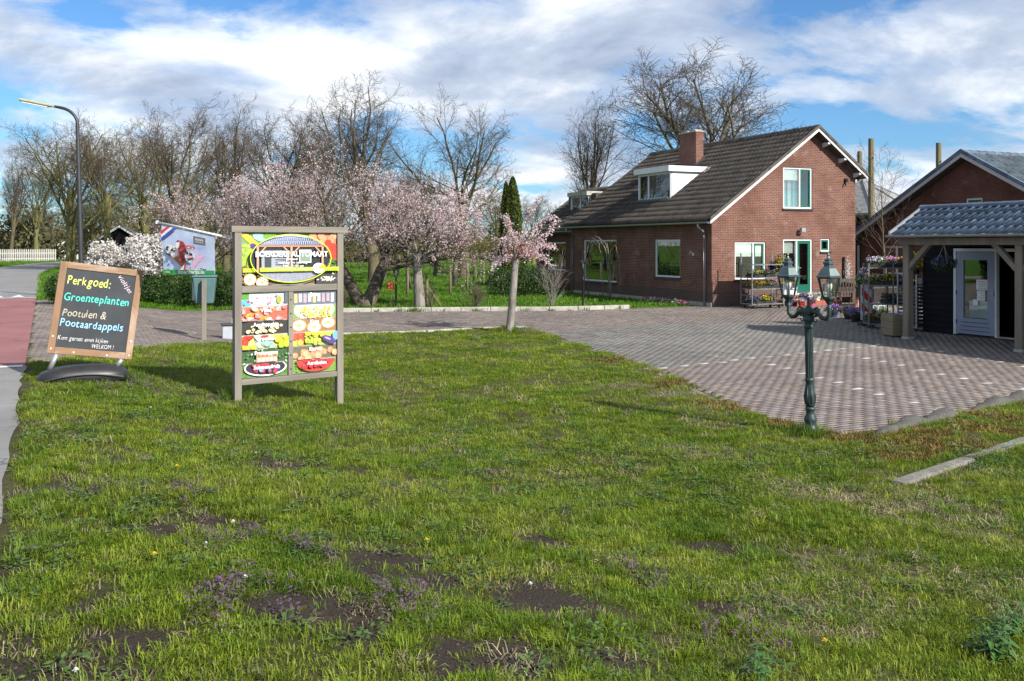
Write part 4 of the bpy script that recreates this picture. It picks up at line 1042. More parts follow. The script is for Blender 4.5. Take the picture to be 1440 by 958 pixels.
for sx, sy in ((-1, -1), (1, -1), (1, 1), (-1, 1)): MB().bar((sx * hw, sy * hw, 4.37), (0, 0, 6.88), 0.16, 0.08).build('hip_cap', 'zinc', hr_)
MB().box(-.1, .1, -.1, .1, 6.8, 7.15).build('finial', 'zinc', hr_)

# ---- farm shop: black timber, tiled porch on oak posts
simple('black_board', (0.010, 0.010, 0.013), 0.8, spec=0.12, var=0.4, scale=5, bump=0.5, bdist=0.006, stretch=(1, 0.1, 1))
MB().box(-3.4, 3.4, -3.4, 3.4, -.1, 4.2).build('wall', 'black_board', sh)
simple('oak', (0.20, 0.165, 0.125), 0.8, var=0.25, scale=7, bump=0.5, bdist=0.006, dirt=(0.15, 0.125, 0.09), stretch=(1, 1, 0.15))
simple('door_blue', (0.24, 0.28, 0.36), 0.45, var=0.08, scale=3, bump=0.05)
plain('paper', (0.75, 0.75, 0.73), 0.8)
plain('ink', (0.12, 0.12, 0.13), 0.8)
shop = thing('farm_shop', 'black timber farm shop with blue tiled porch roof on oak posts', 'shop', (10.5, 19.07, 0), TH)
XW = 1.82
ST_ = TF((XW, 0, 0), (0, 1, 0), (-1, 0, 0))
for k in range(17):                        # lapped boards
    z0 = 0.02 + k * 0.142
    for (y0, y1) in ((3.16, 4.08),) if z0 < 2.1 else ((-8.0, 4.08),):
        mb = MB(ST_); mb.add([(y0, 0.004, z0 + .15), (y1, 0.004, z0 + .15), (y1, 0.030, z0 + .004), (y0, 0.030, z0 + .004), (y0, -.03, z0 + .15), (y1, -.03, z0 + .15), (y1, -.03, z0 + .004), (y0, -.03, z0 + .004)],
            [(0, 1, 2, 3), (4, 7, 6, 5), (0, 4, 5, 1), (1, 5, 6, 2), (2, 6, 7, 3), (3, 7, 4, 0)]); mb.build('cladding_board', 'black_board', shop)
    if z0 < 2.1:
        mb = MB(ST_); y0, y1 = -8.0, 0.95
        mb.add([(y0, 0.004, z0 + .15), (y1, 0.004, z0 + .15), (y1, 0.030, z0 + .004), (y0, 0.030, z0 + .004), (y0, -.03, z0 + .15), (y1, -.03, z0 + .15), (y1, -.03, z0 + .004), (y0, -.03, z0 + .004)],
            [(0, 1, 2, 3), (4, 7, 6, 5), (0, 4, 5, 1), (1, 5, 6, 2), (2, 6, 7, 3), (3, 7, 4, 0)]); mb.build('cladding_board', 'black_board', shop)
MB().box(XW + .05, XW + 4.5, 4.0, 4.08, 0, 2.4).box(XW + .05, XW + 4.5, -8.0, -7.92, 0, 2.4).box(XW + 4.42, XW + 4.5, -7.9, 4.0, 0, 2.4).prism([(XW + .05, 2.42), (XW + 4.5, 2.42), (XW + 2.3, 2.95)], 'y', -8.0, 4.08).build('shed_body', 'black_board', shop)
MB().box(XW + .05, XW + 4.4, -7.9, 4.0, -0.02, 0.03).build('shop_floor', 'sill_dark', shop)
frm = MB(ST_).box(3.07, 3.14, -0.06, 0.045, 0.03, 2.12).box(0.97, 1.04, -0.06, 0.045, 0.03, 2.12).box(1.04, 3.07, -0.06, 0.045, 2.05, 2.12).box(1.96, 2.0, -0.06, 0.04, 0.03, 2.05).build('door_frame', 'white_paint', shop)
dmb = frame_bars(MB(ST_), 2.005, 3.065, 0.06, 2.045, 0.20, -0.02, 0.035); dmb.box(2.205, 2.865, -0.02, 0.035, 0.26, 0.44)
sd_ = dmb.build('shop_door', 'door_blue', shop)
for z in (0.14, 0.24, 0.34): MB(ST_).box(2.14, 2.93, 0.0355, 0.041, z, z + .012).build('groove', 'sill_dark', sd_)
MB(ST_).box(2.205, 2.865, 0.004, 0.010, 0.44, 1.845).build('pane', 'door_glass', sd_)
MB(ST_).box(2.21, 2.75, -0.035, -0.03, 0.45, 0.86).build('notice_board', 'paper', sd_)
MB(ST_).box(2.22, 2.52, 0.012, 0.015, 1.14, 1.38).build('notice', 'paper', sd_)
MB(ST_).box(2.28, 2.50, 0.012, 0.015, 0.88, 1.12).build('notice', 'paper', sd_)
MB(ST_).box(2.47, 2.62, 0.012, 0.015, 0.76, 0.90).build('notice', 'paper', sd_)
mb = MB(ST_)
for j in range(5): mb.box(2.24, 2.48 - .05 * (j % 2), 0.0155, 0.0165, 1.33 - j * .04, 1.34 - j * .04); mb.box(2.30, 2.47 - .04 * (j % 3), 0.0155, 0.0165, 1.08 - j * .04, 1.087 - j * .04)
mb.build('notice_text', 'ink', sd_, kind='stuff')
for z in (0.3, 1.0, 1.75): MB(ST_).box(3.045, 3.068, 0.036, 0.048, z, z + .1).build('hinge', 'black_metal', sd_)
MB(ST_).box(2.03, 2.06, 0.036, 0.06, 1.0, 1.14).bar((2.045, .07, 1.07), (2.15, .07, 1.07), .018, .018).build('handle', 'zinc', sd_)
MB(ST_).box(1.04, 1.96, -0.10, 0.04, 0.031, 0.06).build('threshold', 'kerb_concrete', frm)
# vending lockers seen through the open doorway
vm = thing('vending_machine', 'dark vending locker wall inside the open shop doorway', 'vending machine', (10.5, 19.07, 0), TH)
MB().box(XW + 1.3, XW + 1.9, 0.2, 2.6, 0.03, 2.0).build('cabinet', 'black_metal', vm)
simple('locker_glass', (0.05, 0.07, 0.09), 0.15, bump=0)
for j in range(5):
    for k in range(3):
        y0 = 1.05 + k * 0.42; MB().box(XW + 1.27, XW + 1.297, y0, y0 + .36, 0.35 + j * .31, 0.61 + j * .31).build('locker_door', 'locker_glass', vm)
# posts, beam, braces
plain('concrete_foot', (0.35, 0.34, 0.31), 0.9)
for y in (0.0, 2.9, -2.9, -5.8):
    p = MB().box(-0.085, 0.085, y - .085, y + .085, 0.06, 2.20).build('post', 'oak', shop, bevel=0.008)
    MB().box(-0.10, 0.10, y - .10, y + .10, -0.02, 0.058).build('post_foot', 'concrete_foot', p)
MB().box(-0.09, 0.09, -6.0, 3.1, 2.205, 2.36).build('beam', 'oak', shop)
for (y, s) in ((2.9, -1), (0.0, 1), (0.0, -1), (-2.9, 1), (-2.9, -1)):
    MB().bar((0.0, y + s * .06, 1.68), (0.0, y + s * .62, 2.24), 0.11, 0.12, up=(1, 0, 0)).build('brace', 'oak', shop, bevel=0.006)
for y in (2.9, 0.0, -2.9, -5.8): MB().box(0.09, XW - .04, y - .06, y + .06, 2.21, 2.34).build('rafter_tie', 'oak', shop)
EX, EZ, RX, RZ = -0.22, 2.40, 0.84, 3.04
pr = MB().prism([(EX, EZ), (RX, RZ - .03), (RX, RZ), (EX, EZ + .03)], 'y', -6.4, 3.2).prism([(RX, RZ - .03), (2.0, 2.42), (2.0, 2.45), (RX, RZ)], 'y', -6.4, 3.2).build('porch_roof', 'roof_under', shop)
upv = Vector((RX - EX, 0, RZ - EZ)); Ls = upv.length
Ms = slope_frame(Vector((EX - .03, 3.2, EZ + .02)), (0, -1, 0), upv)
smesh = tile_mesh(0.218, 0.36, 0.05, 0.03)
lay_tiles(pr, Ms, 44, 4, 0.2168, Ls / 4.0, smesh, 'blue_tile', lambda x, y: False, lambda p: -p.y, 300, jit=0.002, seed=6)
MB().prism([(EX - .03, EZ - .02), (RX, RZ - .02), (RX, RZ + .11), (EX - .03, EZ + .11)], 'y', 3.205, 3.26).build('verge_trim', 'zinc', pr)
ridge(pr, (RX, 3.27, RZ + .045), (RX, -6.4, RZ + .045), 22, 0.095, 'blue_tile')
gutter(shop, -6.4, 3.24, EX - .10, EZ + .035, r=0.06)
for y in np.arange(-6.2, 3.2, 0.62): MB().bar((EX - .165, y, EZ + .04), (EX - .02, y, EZ + .05), 0.02, 0.006).build('gutter_bracket', 'zinc', shop)
# ------------------------------------------------------------------ flat print: coloured shapes and lettering on a board
_tc = {}
def text_geo(body, size=1.0, shear=0.0, bold=0.0, space=1.0):
    key = (body, shear, bold, space)
    if key not in _tc:
        cu = bpy.data.curves.new('t', 'FONT'); cu.body = body; cu.size = 1.0; cu.shear = shear; cu.offset = bold; cu.space_character = space; cu.resolution_u = 3
        o = bpy.data.objects.new('t', cu); me = bpy.data.meshes.new_from_object(o)
        vs = np.array([v.co[:2] for v in me.vertices]) if len(me.vertices) else np.zeros((0, 2)); fs = [tuple(p.vertices) for p in me.polygons]
        bpy.data.objects.remove(o); bpy.data.meshes.remove(me); bpy.data.curves.remove(cu); _tc[key] = (vs, fs)
    v, f = _tc[key]; return v * size, f
class Print:
    """shapes on a plane (u right, v up); later shapes lie a hair in front"""
    def __init__(s, T, z0=0.0, dz=0.0004): s.mb = MB(T); s.z = z0; s.dz = dz; s.clipr = None
    def poly(s, pts, col):
        if s.clipr:
            x0, x1, y0, y1 = s.clipr; pts = clip([tuple(p) for p in pts], [(-1, 0, -x0), (1, 0, x1), (0, -1, -y0), (0, 1, y1)])
            if len(pts) < 3: return s
        s.z += s.dz; s.mb.curcol = col; s.mb.add([(p[0], s.z, p[1]) for p in pts], [tuple(range(len(pts)))]); return s
    def rect(s, x0, x1, y0, y1, col): return s.poly([(x0, y0), (x1, y0), (x1, y1), (x0, y1)], col)
    def ell(s, cx, cy, rx, ry, col, rot=0.0, n=18):
        c, t = math.cos(rot), math.sin(rot)
        return s.poly([(cx + rx * math.cos(2 * PI * k / n) * c - ry * math.sin(2 * PI * k / n) * t, cy + rx * math.cos(2 * PI * k / n) * t + ry * math.sin(2 * PI * k / n) * c) for k in range(n)], col)
    def ring(s, cx, cy, rx, ry, w, col, n=40):
        s.z += s.dz; s.mb.curcol = col
        vs = [(cx + (rx + e) * math.cos(2 * PI * k / n), s.z, cy + (ry + e) * math.sin(2 * PI * k / n)) for k in range(n) for e in (0, w)]
        s.mb.add(vs, [(2 * k, 2 * ((k + 1) % n), 2 * ((k + 1) % n) + 1, 2 * k + 1) for k in range(n)]); return s
    def text(s, body, x, y, size, col, align='c', shear=0.0, bold=0.0, rot=0.0, width=None, space=1.0):
        if not body: return s
        v, f = text_geo(body, size, shear, bold, space)
        w0, w1 = v[:, 0].min(), v[:, 0].max()
        if width: v = v * np.array([width / (w1 - w0), 1]); w0, w1 = v[:, 0].min(), v[:, 0].max()
        v = v - np.array([{'c': (w0 + w1) / 2, 'l': w0, 'r': w1}[align], 0]); c, t = math.cos(rot), math.sin(rot)
        v = np.stack([v[:, 0] * c - v[:, 1] * t + x, v[:, 0] * t + v[:, 1] * c + y], 1)
        s.z += s.dz; s.mb.curcol = col; s.mb.add([(p[0], s.z, p[1]) for p in v], f); return s
    def hand(s, body, x, y, size, col, rot=0.0, seed=1, bold=0.004, width=None):
        """chalk lettering: letter by letter, each a little crooked"""
        rr = random.Random(seed); c, t = math.cos(rot), math.sin(rot); adv = 0.0; k = 1.0
        if width:
            tot = sum(size * .30 if q == ' ' else np.ptp(text_geo(q, size, .12, bold)[0][:, 0]) + size * .075 for q in body); k = width / tot
        for chh in body:
            if chh == ' ': adv += size * 0.30 * k; continue
            v, f = text_geo(chh, size, 0.12, bold); w0, w1 = v[:, 0].min(), v[:, 0].max(); sz = rr.uniform(0.93, 1.08); a = rr.uniform(-.07, .07)
            v = (v - np.array([w0, 0])) * sz * np.array([k, 1]); v = np.stack([v[:, 0] * math.cos(a) - v[:, 1] * math.sin(a), v[:, 0] * math.sin(a) + v[:, 1] * math.cos(a)], 1) + np.array([adv, rr.uniform(-.03, .03) * size])
            v = np.stack([v[:, 0] * c - v[:, 1] * t + x, v[:, 0] * t + v[:, 1] * c + y], 1)
            s.z += s.dz * 0.3; s.mb.curcol = col; s.mb.add([(p[0], s.z, p[1]) for p in v], f); adv += ((w1 - w0) * sz + size * 0.075) * k
        return s
    def build(s, name, mat, parent):
        return mk(name, s.mb.mesh(name, recalc=False), mat, parent)
attrmat('print', 0.35, 0, 0.30, 0.5, 75); attrmat('chalk', 0.95, 0, 0.35, 0.1)
simple('grey_wood', (0.185, 0.165, 0.138), 0.85, var=0.3, scale=9, bump=0.7, bdist=0.006, dirt=(0.15, 0.15, 0.10), stretch=(1, 1, 0.10))
simple('grey_wood_flat', (0.185, 0.165, 0.138), 0.85, var=0.3, scale=9, bump=0.7, bdist=0.006, dirt=(0.15, 0.15, 0.10), stretch=(0.10, 1, 1))
GREEN, WHITE, RED, YEL, DARK, ORA = (0.10, 0.28, 0.04), (0.78, 0.78, 0.76), (0.58, 0.03, 0.03), (0.75, 0.55, 0.05), (0.03, 0.03, 0.035), (0.72, 0.26, 0.05)
LIME, TOM, EGG, POT, PINK, CREAM, PURP = (0.40, 0.62, 0.03), (0.66, 0.05, 0.03), (0.68, 0.31, 0.17), (0.68, 0.56, 0.33), (0.72, 0.30, 0.30), (0.75, 0.68, 0.48), (0.10, 0.05, 0.22)

# ---- farm vending sign: two oak posts, one wide board over twelve small ones
pL = Vector((-3.42, 11.5, 0)); sdir = Vector((0.79, 0.61, 0)).normalized(); srz = math.atan2(sdir.y, sdir.x); SW = 1.40
sign = thing('farm_sign', 'tall weathered wooden sign stand with wide farm shop board over twelve produce panels', 'sign', (pL.x, pL.y, 0), srz)
zl = float(TZ(pL.x, pL.y)); pRw = pL + sdir * SW; zr_ = float(TZ(pRw.x, pRw.y))
MB().box(-0.045, 0.045, -0.045, 0.045, zl - .1, 2.36).build('post', 'grey_wood', sign, bevel=0.005)
MB().box(SW - .045, SW + .045, -0.045, 0.045, zr_ - .1, 2.36).build('post', 'grey_wood', sign, bevel=0.005)
MB().box(-0.09, SW + .11, -0.055, 0.055, 2.362, 2.44).build('top_rail', 'grey_wood_flat', sign, bevel=0.005)
MB().box(0.047, SW - .047, -0.04, 0.04, 1.605, 1.69).build('middle_rail', 'grey_wood_flat', sign, bevel=0.004)
MB().box(0.047, SW - .047, -0.04, 0.04, 0.455, 0.525).build('bottom_rail', 'grey_wood_flat', sign, bevel=0.004)
mb = MB().box(SW / 2 - .032, SW / 2 + .032, -0.032, 0.03, 0.527, 1.603)
dv = mb.build('divider', 'grey_wood', sign, bevel=0.003)
SP = TF((0, 0, 0), (1, 0, 0), (0, -1, 0))
MB().box(0.047, SW - .047, -0.004, 0.012, 1.692, 2.36).build('wide_board', 'white_paint', sign)
rp = random.Random(4)
def col(c, a=0.12): k = rp.uniform(1 - a, 1 + a); return tuple(min(0.85, x * k) for x in c)
W0, W1, Z0, Z1 = 0.05, SW - .05, 1.695, 2.358; cxm, czm = (W0 + W1) / 2, (Z0 + Z1) / 2
p = Print(SP, 0.0045); p.clipr = (W0, W1, Z0, Z1)
p.rect(W0, W1, Z0, Z1, (0.16, 0.11, 0.06))
p.rect(W0, W1, Z1 - .22, Z1, (0.16, 0.30, 0.10)); p.rect(cxm + .3, W1, Z1 - .25, Z1, (0.60, 0.20, 0.13)); p.rect(W0, W0 + .2, Z0 + .22, Z1 - .2, (0.30, 0.42, 0.06))
for k in range(16): p.ell(W0 + rp.uniform(0, .12), Z1 - rp.uniform(.15, .3), .022, .022, col((0.36, 0.48, 0.08), .3))
for k, x in enumerate((.05, .10, .15)): p.ell(W0 + x, Z1 - .06 - .02 * k, .14, .022, col(YEL), -0.75)
p.ell(W0 + .16, Z1 - .17, .05, .032, PURP, -.5); p.ell(W0 + .24, Z1 - .06, .10, .05, (0.30, 0.48, 0.42), -.3); p.ell(W0 + .38, Z1 - .05, .10, .04, (0.14, 0.34, 0.05))
for k in range(11): p.ell(W1 - rp.uniform(.02, .34), Z1 - rp.uniform(.0, .16), .05, .045, col(EGG, .2))
for x, z, r in ((.05, .2, .07), (.03, .3, .06), (.12, .13, .05)): p.ell(W1 - x, Z1 - z, r, r, col(TOM))
for k in range(14): p.ell(W1 - rp.uniform(0, .12), Z0 + rp.uniform(.17, .32), .03, .012, col((0.05, 0.16, 0.03), .4), rp.uniform(0, 3))
for k in range(40): p.ell(W0 + rp.uniform(0, .3), Z0 + rp.uniform(0, .25), .03, .012, col((0.24, 0.15, 0.07), .5), rp.uniform(0, 3))
for x in (.10, .26): p.ell(W0 + x, Z0 + (.075 if x < .2 else .035), .083, .075, (0.60, 0.36, 0.16)); p.ell(W0 + x, Z0 + (.075 if x < .2 else .035), .07, .062, WHITE); p.ell(W0 + x, Z0 + (.075 if x < .2 else .035), .03, .022, (0.65, 0.45, 0.12))
p.rect(W1 - .3, W1, Z0, Z0 + .13, (0.05, 0.05, 0.055))
for k in range(34): p.ell(W1 - .14 + rp.gauss(0, .05), Z0 + .04 + abs(rp.gauss(0, .03)), .018, .008, col((0.66, 0.60, 0.46), .2), rp.uniform(0, 3))
p.rect(W0, W1, Z0 + .165, Z0 + .215, LIME)
ex, ez = 0.545, 0.30; exc, ezc = cxm - .015, czm + .005
p.ell(exc, ezc, ex, ez, (0.028, 0.030, 0.036), n=48)
def inell(pts, cl_): p.poly(pts, cl_)
def band(z0, z1, c_):            # strip inside the ellipse
    n = 14; L_ = []; R_ = []
    for i in range(n + 1):
        z = z0 + (z1 - z0) * i / n; w = ex * math.sqrt(max(0, 1 - ((z - ezc) / ez) ** 2)); L_.append((exc - w, z)); R_.append((exc + w, z))
    p.poly(L_ + R_[::-1], c_)
band(ezc + .17, ezc + .30, (0.22, 0.25, 0.36)); band(ezc + .27, ezc + .30, (0.62, 0.68, 0.75)); band(ezc - .30, ezc - .16, (0.26, 0.27, 0.33))
for k in range(26):
    x = exc - .36 + k * .029; p.rect(x, x + .012, ezc + .185, ezc + .225, (0.34, 0.38, 0.48)); p.rect(x + .01, x + .022, ezc + .232, ezc + .262, (0.34, 0.38, 0.48)) if abs(x - exc) < .28 else None
band(ezc + .145, ezc + .168, (0.42, 0.20, 0.10))
p.rect(exc - .40, exc - .02, ezc - .15, ezc + .10, (0.30, 0.32, 0.38)); p.rect(exc - .36, exc - .27, ezc - .15, ezc + .06, (0.05, 0.06, 0.07)); p.rect(exc - .26, exc - .03, ezc + .08, ezc + .095, (0.55, 0.57, 0.6))
for i in range(8):
    for j in range(4): p.rect(exc - .215 + i * .026, exc - .2 + i * .026, ezc - .09 + j * .032, ezc - .072 + j * .032, DARK)
p.rect(exc + .10, exc + .27, ezc - .06, ezc + .11, (0.62, 0.64, 0.62)); p.rect(exc + .115, exc + .255, ezc - .045, ezc + .095, (0.20, 0.26, 0.20))
for x in (-.455, -.005, .43): p.rect(exc + x - .014, exc + x + .014, ezc - .17, ezc + .15, (0.52, 0.30, 0.20))
for x, s in ((-.44, 1), (-.02, -1), (.01, 1), (.42, -1)): p.poly([(exc + x, ezc + .07), (exc + x + s * .075, ezc + .145), (exc + x + s * .10, ezc + .145), (exc + x, ezc + .045)], (0.52, 0.30, 0.20))
n = 14; zb0, zb1 = ezc - .165, ezc - .115
p.rect(exc - .43, W1, zb0, zb1, LIME); p.ring(exc, ezc, ex, ez, .012, (0.52, 0.68, 0.04))
p.text('verse boerderij producten', exc + .0, zb0 + .014, .048, (0.70, 0.80, 0.45), width=.68)
p.ell(exc + .37, ezc - .13, .082, .068, WHITE); p.ell(exc + .42, ezc - .115, .05, .026, LIME, .35)
p.text('9', exc + .335, ezc - .145, .07, (0.10, 0.13, 0.10), shear=.3); p.text('Nol', exc + .375, ezc - .175, .05, (0.12, 0.15, 0.10), shear=.3)
p.text('BOERDERIJ AUTOMAAT', exc + .01, ezc + .022, .096, WHITE, bold=.028, width=.99)
p.text('geopend:', exc + .0, ezc - .022, .045, WHITE, bold=.008); p.text('maandag t/m zaterdag', exc + .01, ezc - .067, .045, WHITE, bold=.008, width=.40); p.text('9:00 - 21:00 uur', exc + .02, ezc - .110, .045, WHITE, bold=.008)
p.build('printed_board', 'print', sign)

def heap(p, b, cols, n, r0, r1, squash=1.0):
    x0, x1, z0, z1 = b
    for k in range(n):
        r = rp.uniform(r0, r1); c_ = col(rp.choice(cols), .25); x, z = rp.uniform(x0, x1), rp.uniform(z0, z1)
        p.ell(x, z, r, r * squash, tuple(0.62 * q for q in c_), rp.uniform(-.6, .6)); p.ell(x - r * .08, z + r * .1, r * .88, r * squash * .86, c_, rp.uniform(-.6, .6)); p.ell(x - r * .3, z + r * .32, r * .22, r * .18, tuple(min(.85, q * 1.5 + .05) for q in c_))
PH = (1.600 - 0.530) / 6
LEFT = ['', 'Vlees', 'Aardappelen', 'Groenten', 'Fruitsappen', 'Seizoensfruit']; RIGHT = ['IJsjes', '', 'Kaas', '', 'Eieren', 'Aardbeien']
for side in (0, 1):
    u0, u1 = (0.05, SW / 2 - .034) if side == 0 else (SW / 2 + .034, SW - .05)
    for k in range(6):
        z1 = 1.600 - k * PH; z0 = z1 - PH + .006
        pan = MB().box(u0, u1, -0.004, 0.008, z0, z1).build('produce_panel', 'white_paint', sign)
        p = Print(SP, 0.0045); b = (u0 + .002, u1 - .002, z0 + .002, z1 - .002); p.clipr = b; cx_, cz_ = (b[0] + b[1]) / 2, (b[2] + b[3]) / 2; w_, h_ = b[1] - b[0], b[3] - b[2]
        if side == 0:
            if k == 0: p.rect(*b, (0.52, 0.64, 0.66)); p.rect(b[0], b[0] + .1, cz_, b[3], GREEN); p.ell(b[0] + .06, b[2] + .04, .07, .05, (0.10, 0.42, 0.62)); heap(p, b, [(0.65, .06, .08), (0.7, .3, .35)], 14, .010, .02); p.ell(b[1] - .12, cz_ - .01, .035, .05, (0.32, 0.34, 0.05)); p.rect(b[1] - .05, b[1], b[2] + .03, b[3], (0.10, 0.12, 0.13))
            if k == 1: p.rect(*b, (0.55, 0.12, 0.08)); heap(p, b, [PINK, (0.66, .2, .18), ORA, (0.72, .42, .35)], 34, .03, .06, .6)
            if k == 2: p.rect(*b, (0.045, 0.042, 0.04)); heap(p, (b[0] + .06, b[1] - .06, b[2] + .02, b[3] - .05), [POT, (0.72, .62, .40)], 34, .018, .03, .8)
            if k == 3: p.rect(*b, (0.50, 0.55, 0.22)); heap(p, (b[0], b[0] + .12, b[2], b[3]), [TOM], 10, .03, .05); heap(p, (b[0] + .18, b[1] - .2, b[2], b[3]), [(0.36, .56, .46), (0.5, .62, .5)], 10, .035, .06); heap(p, (b[1] - .18, b[1] - .1, cz_, b[3]), [YEL], 4, .04, .05); heap(p, (b[1] - .1, b[1], b[2], b[3]), [LIME], 10, .025, .045); p.rect(cx_ - .06, cx_ + .03, b[3] - .03, b[3], TOM); heap(p, (b[0], b[0] + .15, b[2], b[2] + .02), [YEL, ORA], 4, .03, .04)
            if k == 4:
                p.rect(*b, (0.05, 0.10, 0.04)); heap(p, b, [(0.06, .16, .04), (0.12, .24, .08), (0.5, .5, .45)], 40, .008, .018); p.rect(cx_ - .13, cx_ + .15, b[2] + .01, b[3] - .03, (0.42, 0.28, 0.17))
                for j in range(5): p.rect(cx_ - .11 + j * .052, cx_ - .075 + j * .052, b[2] + .05, b[3] - .05, col((0.50, 0.22, 0.08), .4)); p.rect(cx_ - .11 + j * .052, cx_ - .075 + j * .052, b[2] + .02, b[2] + .065, WHITE)
            if k == 5: p.rect(*b, (0.09, 0.20, 0.04)); heap(p, b, [(0.10, .25, .04)], 24, .01, .03, .3); p.ell(cx_, cz_ + .03, w_ * .46, h_ * .62, WHITE, n=30); p.ell(cx_, cz_ + .035, w_ * .43, h_ * .55, (0.05, 0.03, 0.05), n=30); heap(p, (cx_ - .17, cx_ + .17, cz_ - .03, b[3]), [(0.04, .04, .09), (0.06, .03, .08), (0.66, .05, .08), (0.66, .08, .1), (0.2, .25, .42)], 30, .02, .04)
        else:
            if k == 0:
                p.rect(*b, (0.12, 0.14, 0.18))
                for j in range(9): p.rect(b[0] + .02 + j * .065, b[0] + .065 + j * .065, b[2] + .02 + .01 * (j % 2), b[3] - .03, col(rp.choice([(0.5, .6, .55), (0.62, .45, .2), (0.3, .18, .14), (0.6, .62, .6), (0.5, .35, .42)]), .2))
            if k == 1: p.rect(*b, (0.18, 0.32, 0.08)); p.ell(cx_, cz_ + .02, w_ * .47, h_ * .85, (0.66, 0.70, 0.66), n=30); p.clipr = (b[0] + .05, b[1] - .05, b[2], b[3]); 
            if k == 1:
                for j in range(70): p.ell(rp.uniform(b[0] + .06, b[1] - .06), rp.uniform(b[2], b[3] - .02), .035, .008, col((0.76, .58, .12), .25), rp.uniform(0, 3))
                p.clipr = b
            if k == 2:
                p.rect(*b, (0.30, 0.16, 0.08))
                for x in (.09, .30, .50): zc_ = cz_ + (.0 if x != .30 else -.03) + (.02 if x > .4 else 0); p.ell(b[0] + x, zc_, .105, .075, (0.68, 0.30, 0.13), n=26); p.ell(b[0] + x, zc_, .085, .064, WHITE, n=26); p.ell(b[0] + x, zc_, .04, .022, (0.66, .50, .14)); p.ring(b[0] + x, zc_, .055, .04, .006, (0.25, .45, .2), 20)
            if k == 3: p.rect(*b, (0.45, 0.52, 0.10)); heap(p, (b[0], b[0] + .14, b[2], b[3] - .03), [(0.68, .10, .06), (0.70, .35, .08)], 7, .045, .065); heap(p, (b[0] + .16, b[1] - .24, b[2], b[3] - .04), [LIME, (0.45, .60, .10)], 26, .02, .032); heap(p, (b[0] + .2, b[1] - .1, b[3] - .05, b[3]), [YEL], 7, .035, .05, .6); p.ell(b[1] - .12, cz_ - .02, .11, .042, PURP, -.4); p.ell(b[1] - .14, cz_ - .005, .05, .012, (0.4, .35, .6), -.4); p.ell(b[1] - .02, cz_ + .03, .05, .06, (0.15, .36, .52))
            if k == 4: p.rect(*b, (0.14, 0.13, 0.08)); heap(p, (b[0], b[1], b[3] - .09, b[3] - .05), [EGG], 9, .04, .05, .9); heap(p, (b[0], b[1], b[2], b[2] + .07), [EGG, (0.70, .36, .22)], 13, .042, .055, .9)
            if k == 5: p.rect(*b, (0.16, 0.28, 0.05)); heap(p, b, [(0.15, .32, .06)], 30, .01, .03, .3); p.ell(cx_, cz_ + .07, w_ * .44, h_ * .85, (0.48, .06, .05), n=30); heap(p, (cx_ - .18, cx_ + .18, cz_ - .01, b[3]), [(0.68, .04, .05), (0.60, .05, .08)], 30, .022, .034)
        p.text((LEFT if side == 0 else RIGHT)[k], cx_ + (0 if k else -.08 * (1 - side)), b[3] - .062, .066, WHITE, bold=.024)
        p.build('panel_print', 'print', pan)
for k in range(6):
    mb = MB(); mb.T = lambda q, k=k: (SW / 2 + q[0], -0.0325 - q[2], 1.50 - k * PH + q[1]); mb.lathe([(0.011, 0), (0.009, .006), (0.003, .008)], 8); mb.build('bolt', 'black_metal', dv)

# ---- ice cream banner on a slanting white pole fixed to the sign
flag = thing('ice_cream_banner', 'pale blue ice cream banner hanging from a slanting white pole', 'banner', (pL.x, pL.y, 0), R(-25.5))
q0, q1 = Vector((-0.055, 0.0, 2.28)), Vector((-1.35, 0.0, 2.50)); dq = (q1 - q0).normalized()
MB().tube([q0, q1], 0.014, 10).build('pole', 'white_paint', flag, smooth=True)
MB().lathe([(0.02, -.02), (0.02, .02)], 10, c=q1).build('pole_end', 'white_paint', flag)
# cloth: u from the outer end, v down
def CL(u, v):
    top = q1.lerp(q0, 0.06 + u * 0.70); sw = 0.003 * math.sin(u * 5 + v * 2) * v
    return Vector((top.x + .03 * v * (1 - u) + .01 * v, top.y + sw - .002, top.z - .022 - v * (0.645 - 0.165 * u)))
nu, nv = 20, 16; cb = MB(); vs = [tuple(CL(i / nu, j / nv)) for j in range(nv + 1) for i in range(nu + 1)]
cb.add(vs, [(j * (nu + 1) + i, j * (nu + 1) + i + 1, (j + 1) * (nu + 1) + i + 1, (j + 1) * (nu + 1) + i) for j in range(nv) for i in range(nu)])
m, nt, bs = newmat('banner_cloth'); c_ = nramp(nt, nnoise(nt, 3.5, 4, .6, opos(nt)), [(0.35, (0.36, 0.46, 0.70)), (0.65, (0.62, 0.68, 0.78))]); lk(nt, c_, bs.inputs['Base Color']); bs.inputs['Roughness'].default_value = 0.6
cb.build('cloth', 'banner_cloth', flag, smooth=True)
class ClothPrint(Print):
    def __init__(s): super().__init__(None, 0.008, 0.0005); s.mb.T = lambda q: tuple(CL(q[0], 1 - q[2]) + Vector((0, -q[1], 0)))
p = ClothPrint(); p.clipr = (0.0, 1.0, 0.0, 1.0)
for i in range(10): p.rect(i / 10, (i + 1) / 10, 0.0, 0.10, (0.03, 0.34, 0.09))
p.text('boerderijs.nl', .56, .018, .12, WHITE, bold=.03, width=.50); [p.ell(.06 + .02 * k, .05, .009, .02, (0.62, .50, .12)) for k in range(5)]
p.poly([(0, .80), (0, .87), (.13, 1), (.19, 1)], (0.62, .06, .07)); p.poly([(0, .74), (0, .80), (.19, 1), (.25, 1)], WHITE); p.poly([(0, .67), (0, .74), (.25, 1), (.32, 1)], (0.05, .09, .42))
BR = (0.20, .07, .035)
p.poly([(.14, .42), (.30, .55), (.46, .12), (.50, .10), (.44, .10)], (0.46, .20, .11)); p.poly([(.22, .36), (.30, .55), (.46, .12)], (0.36, .14, .08))
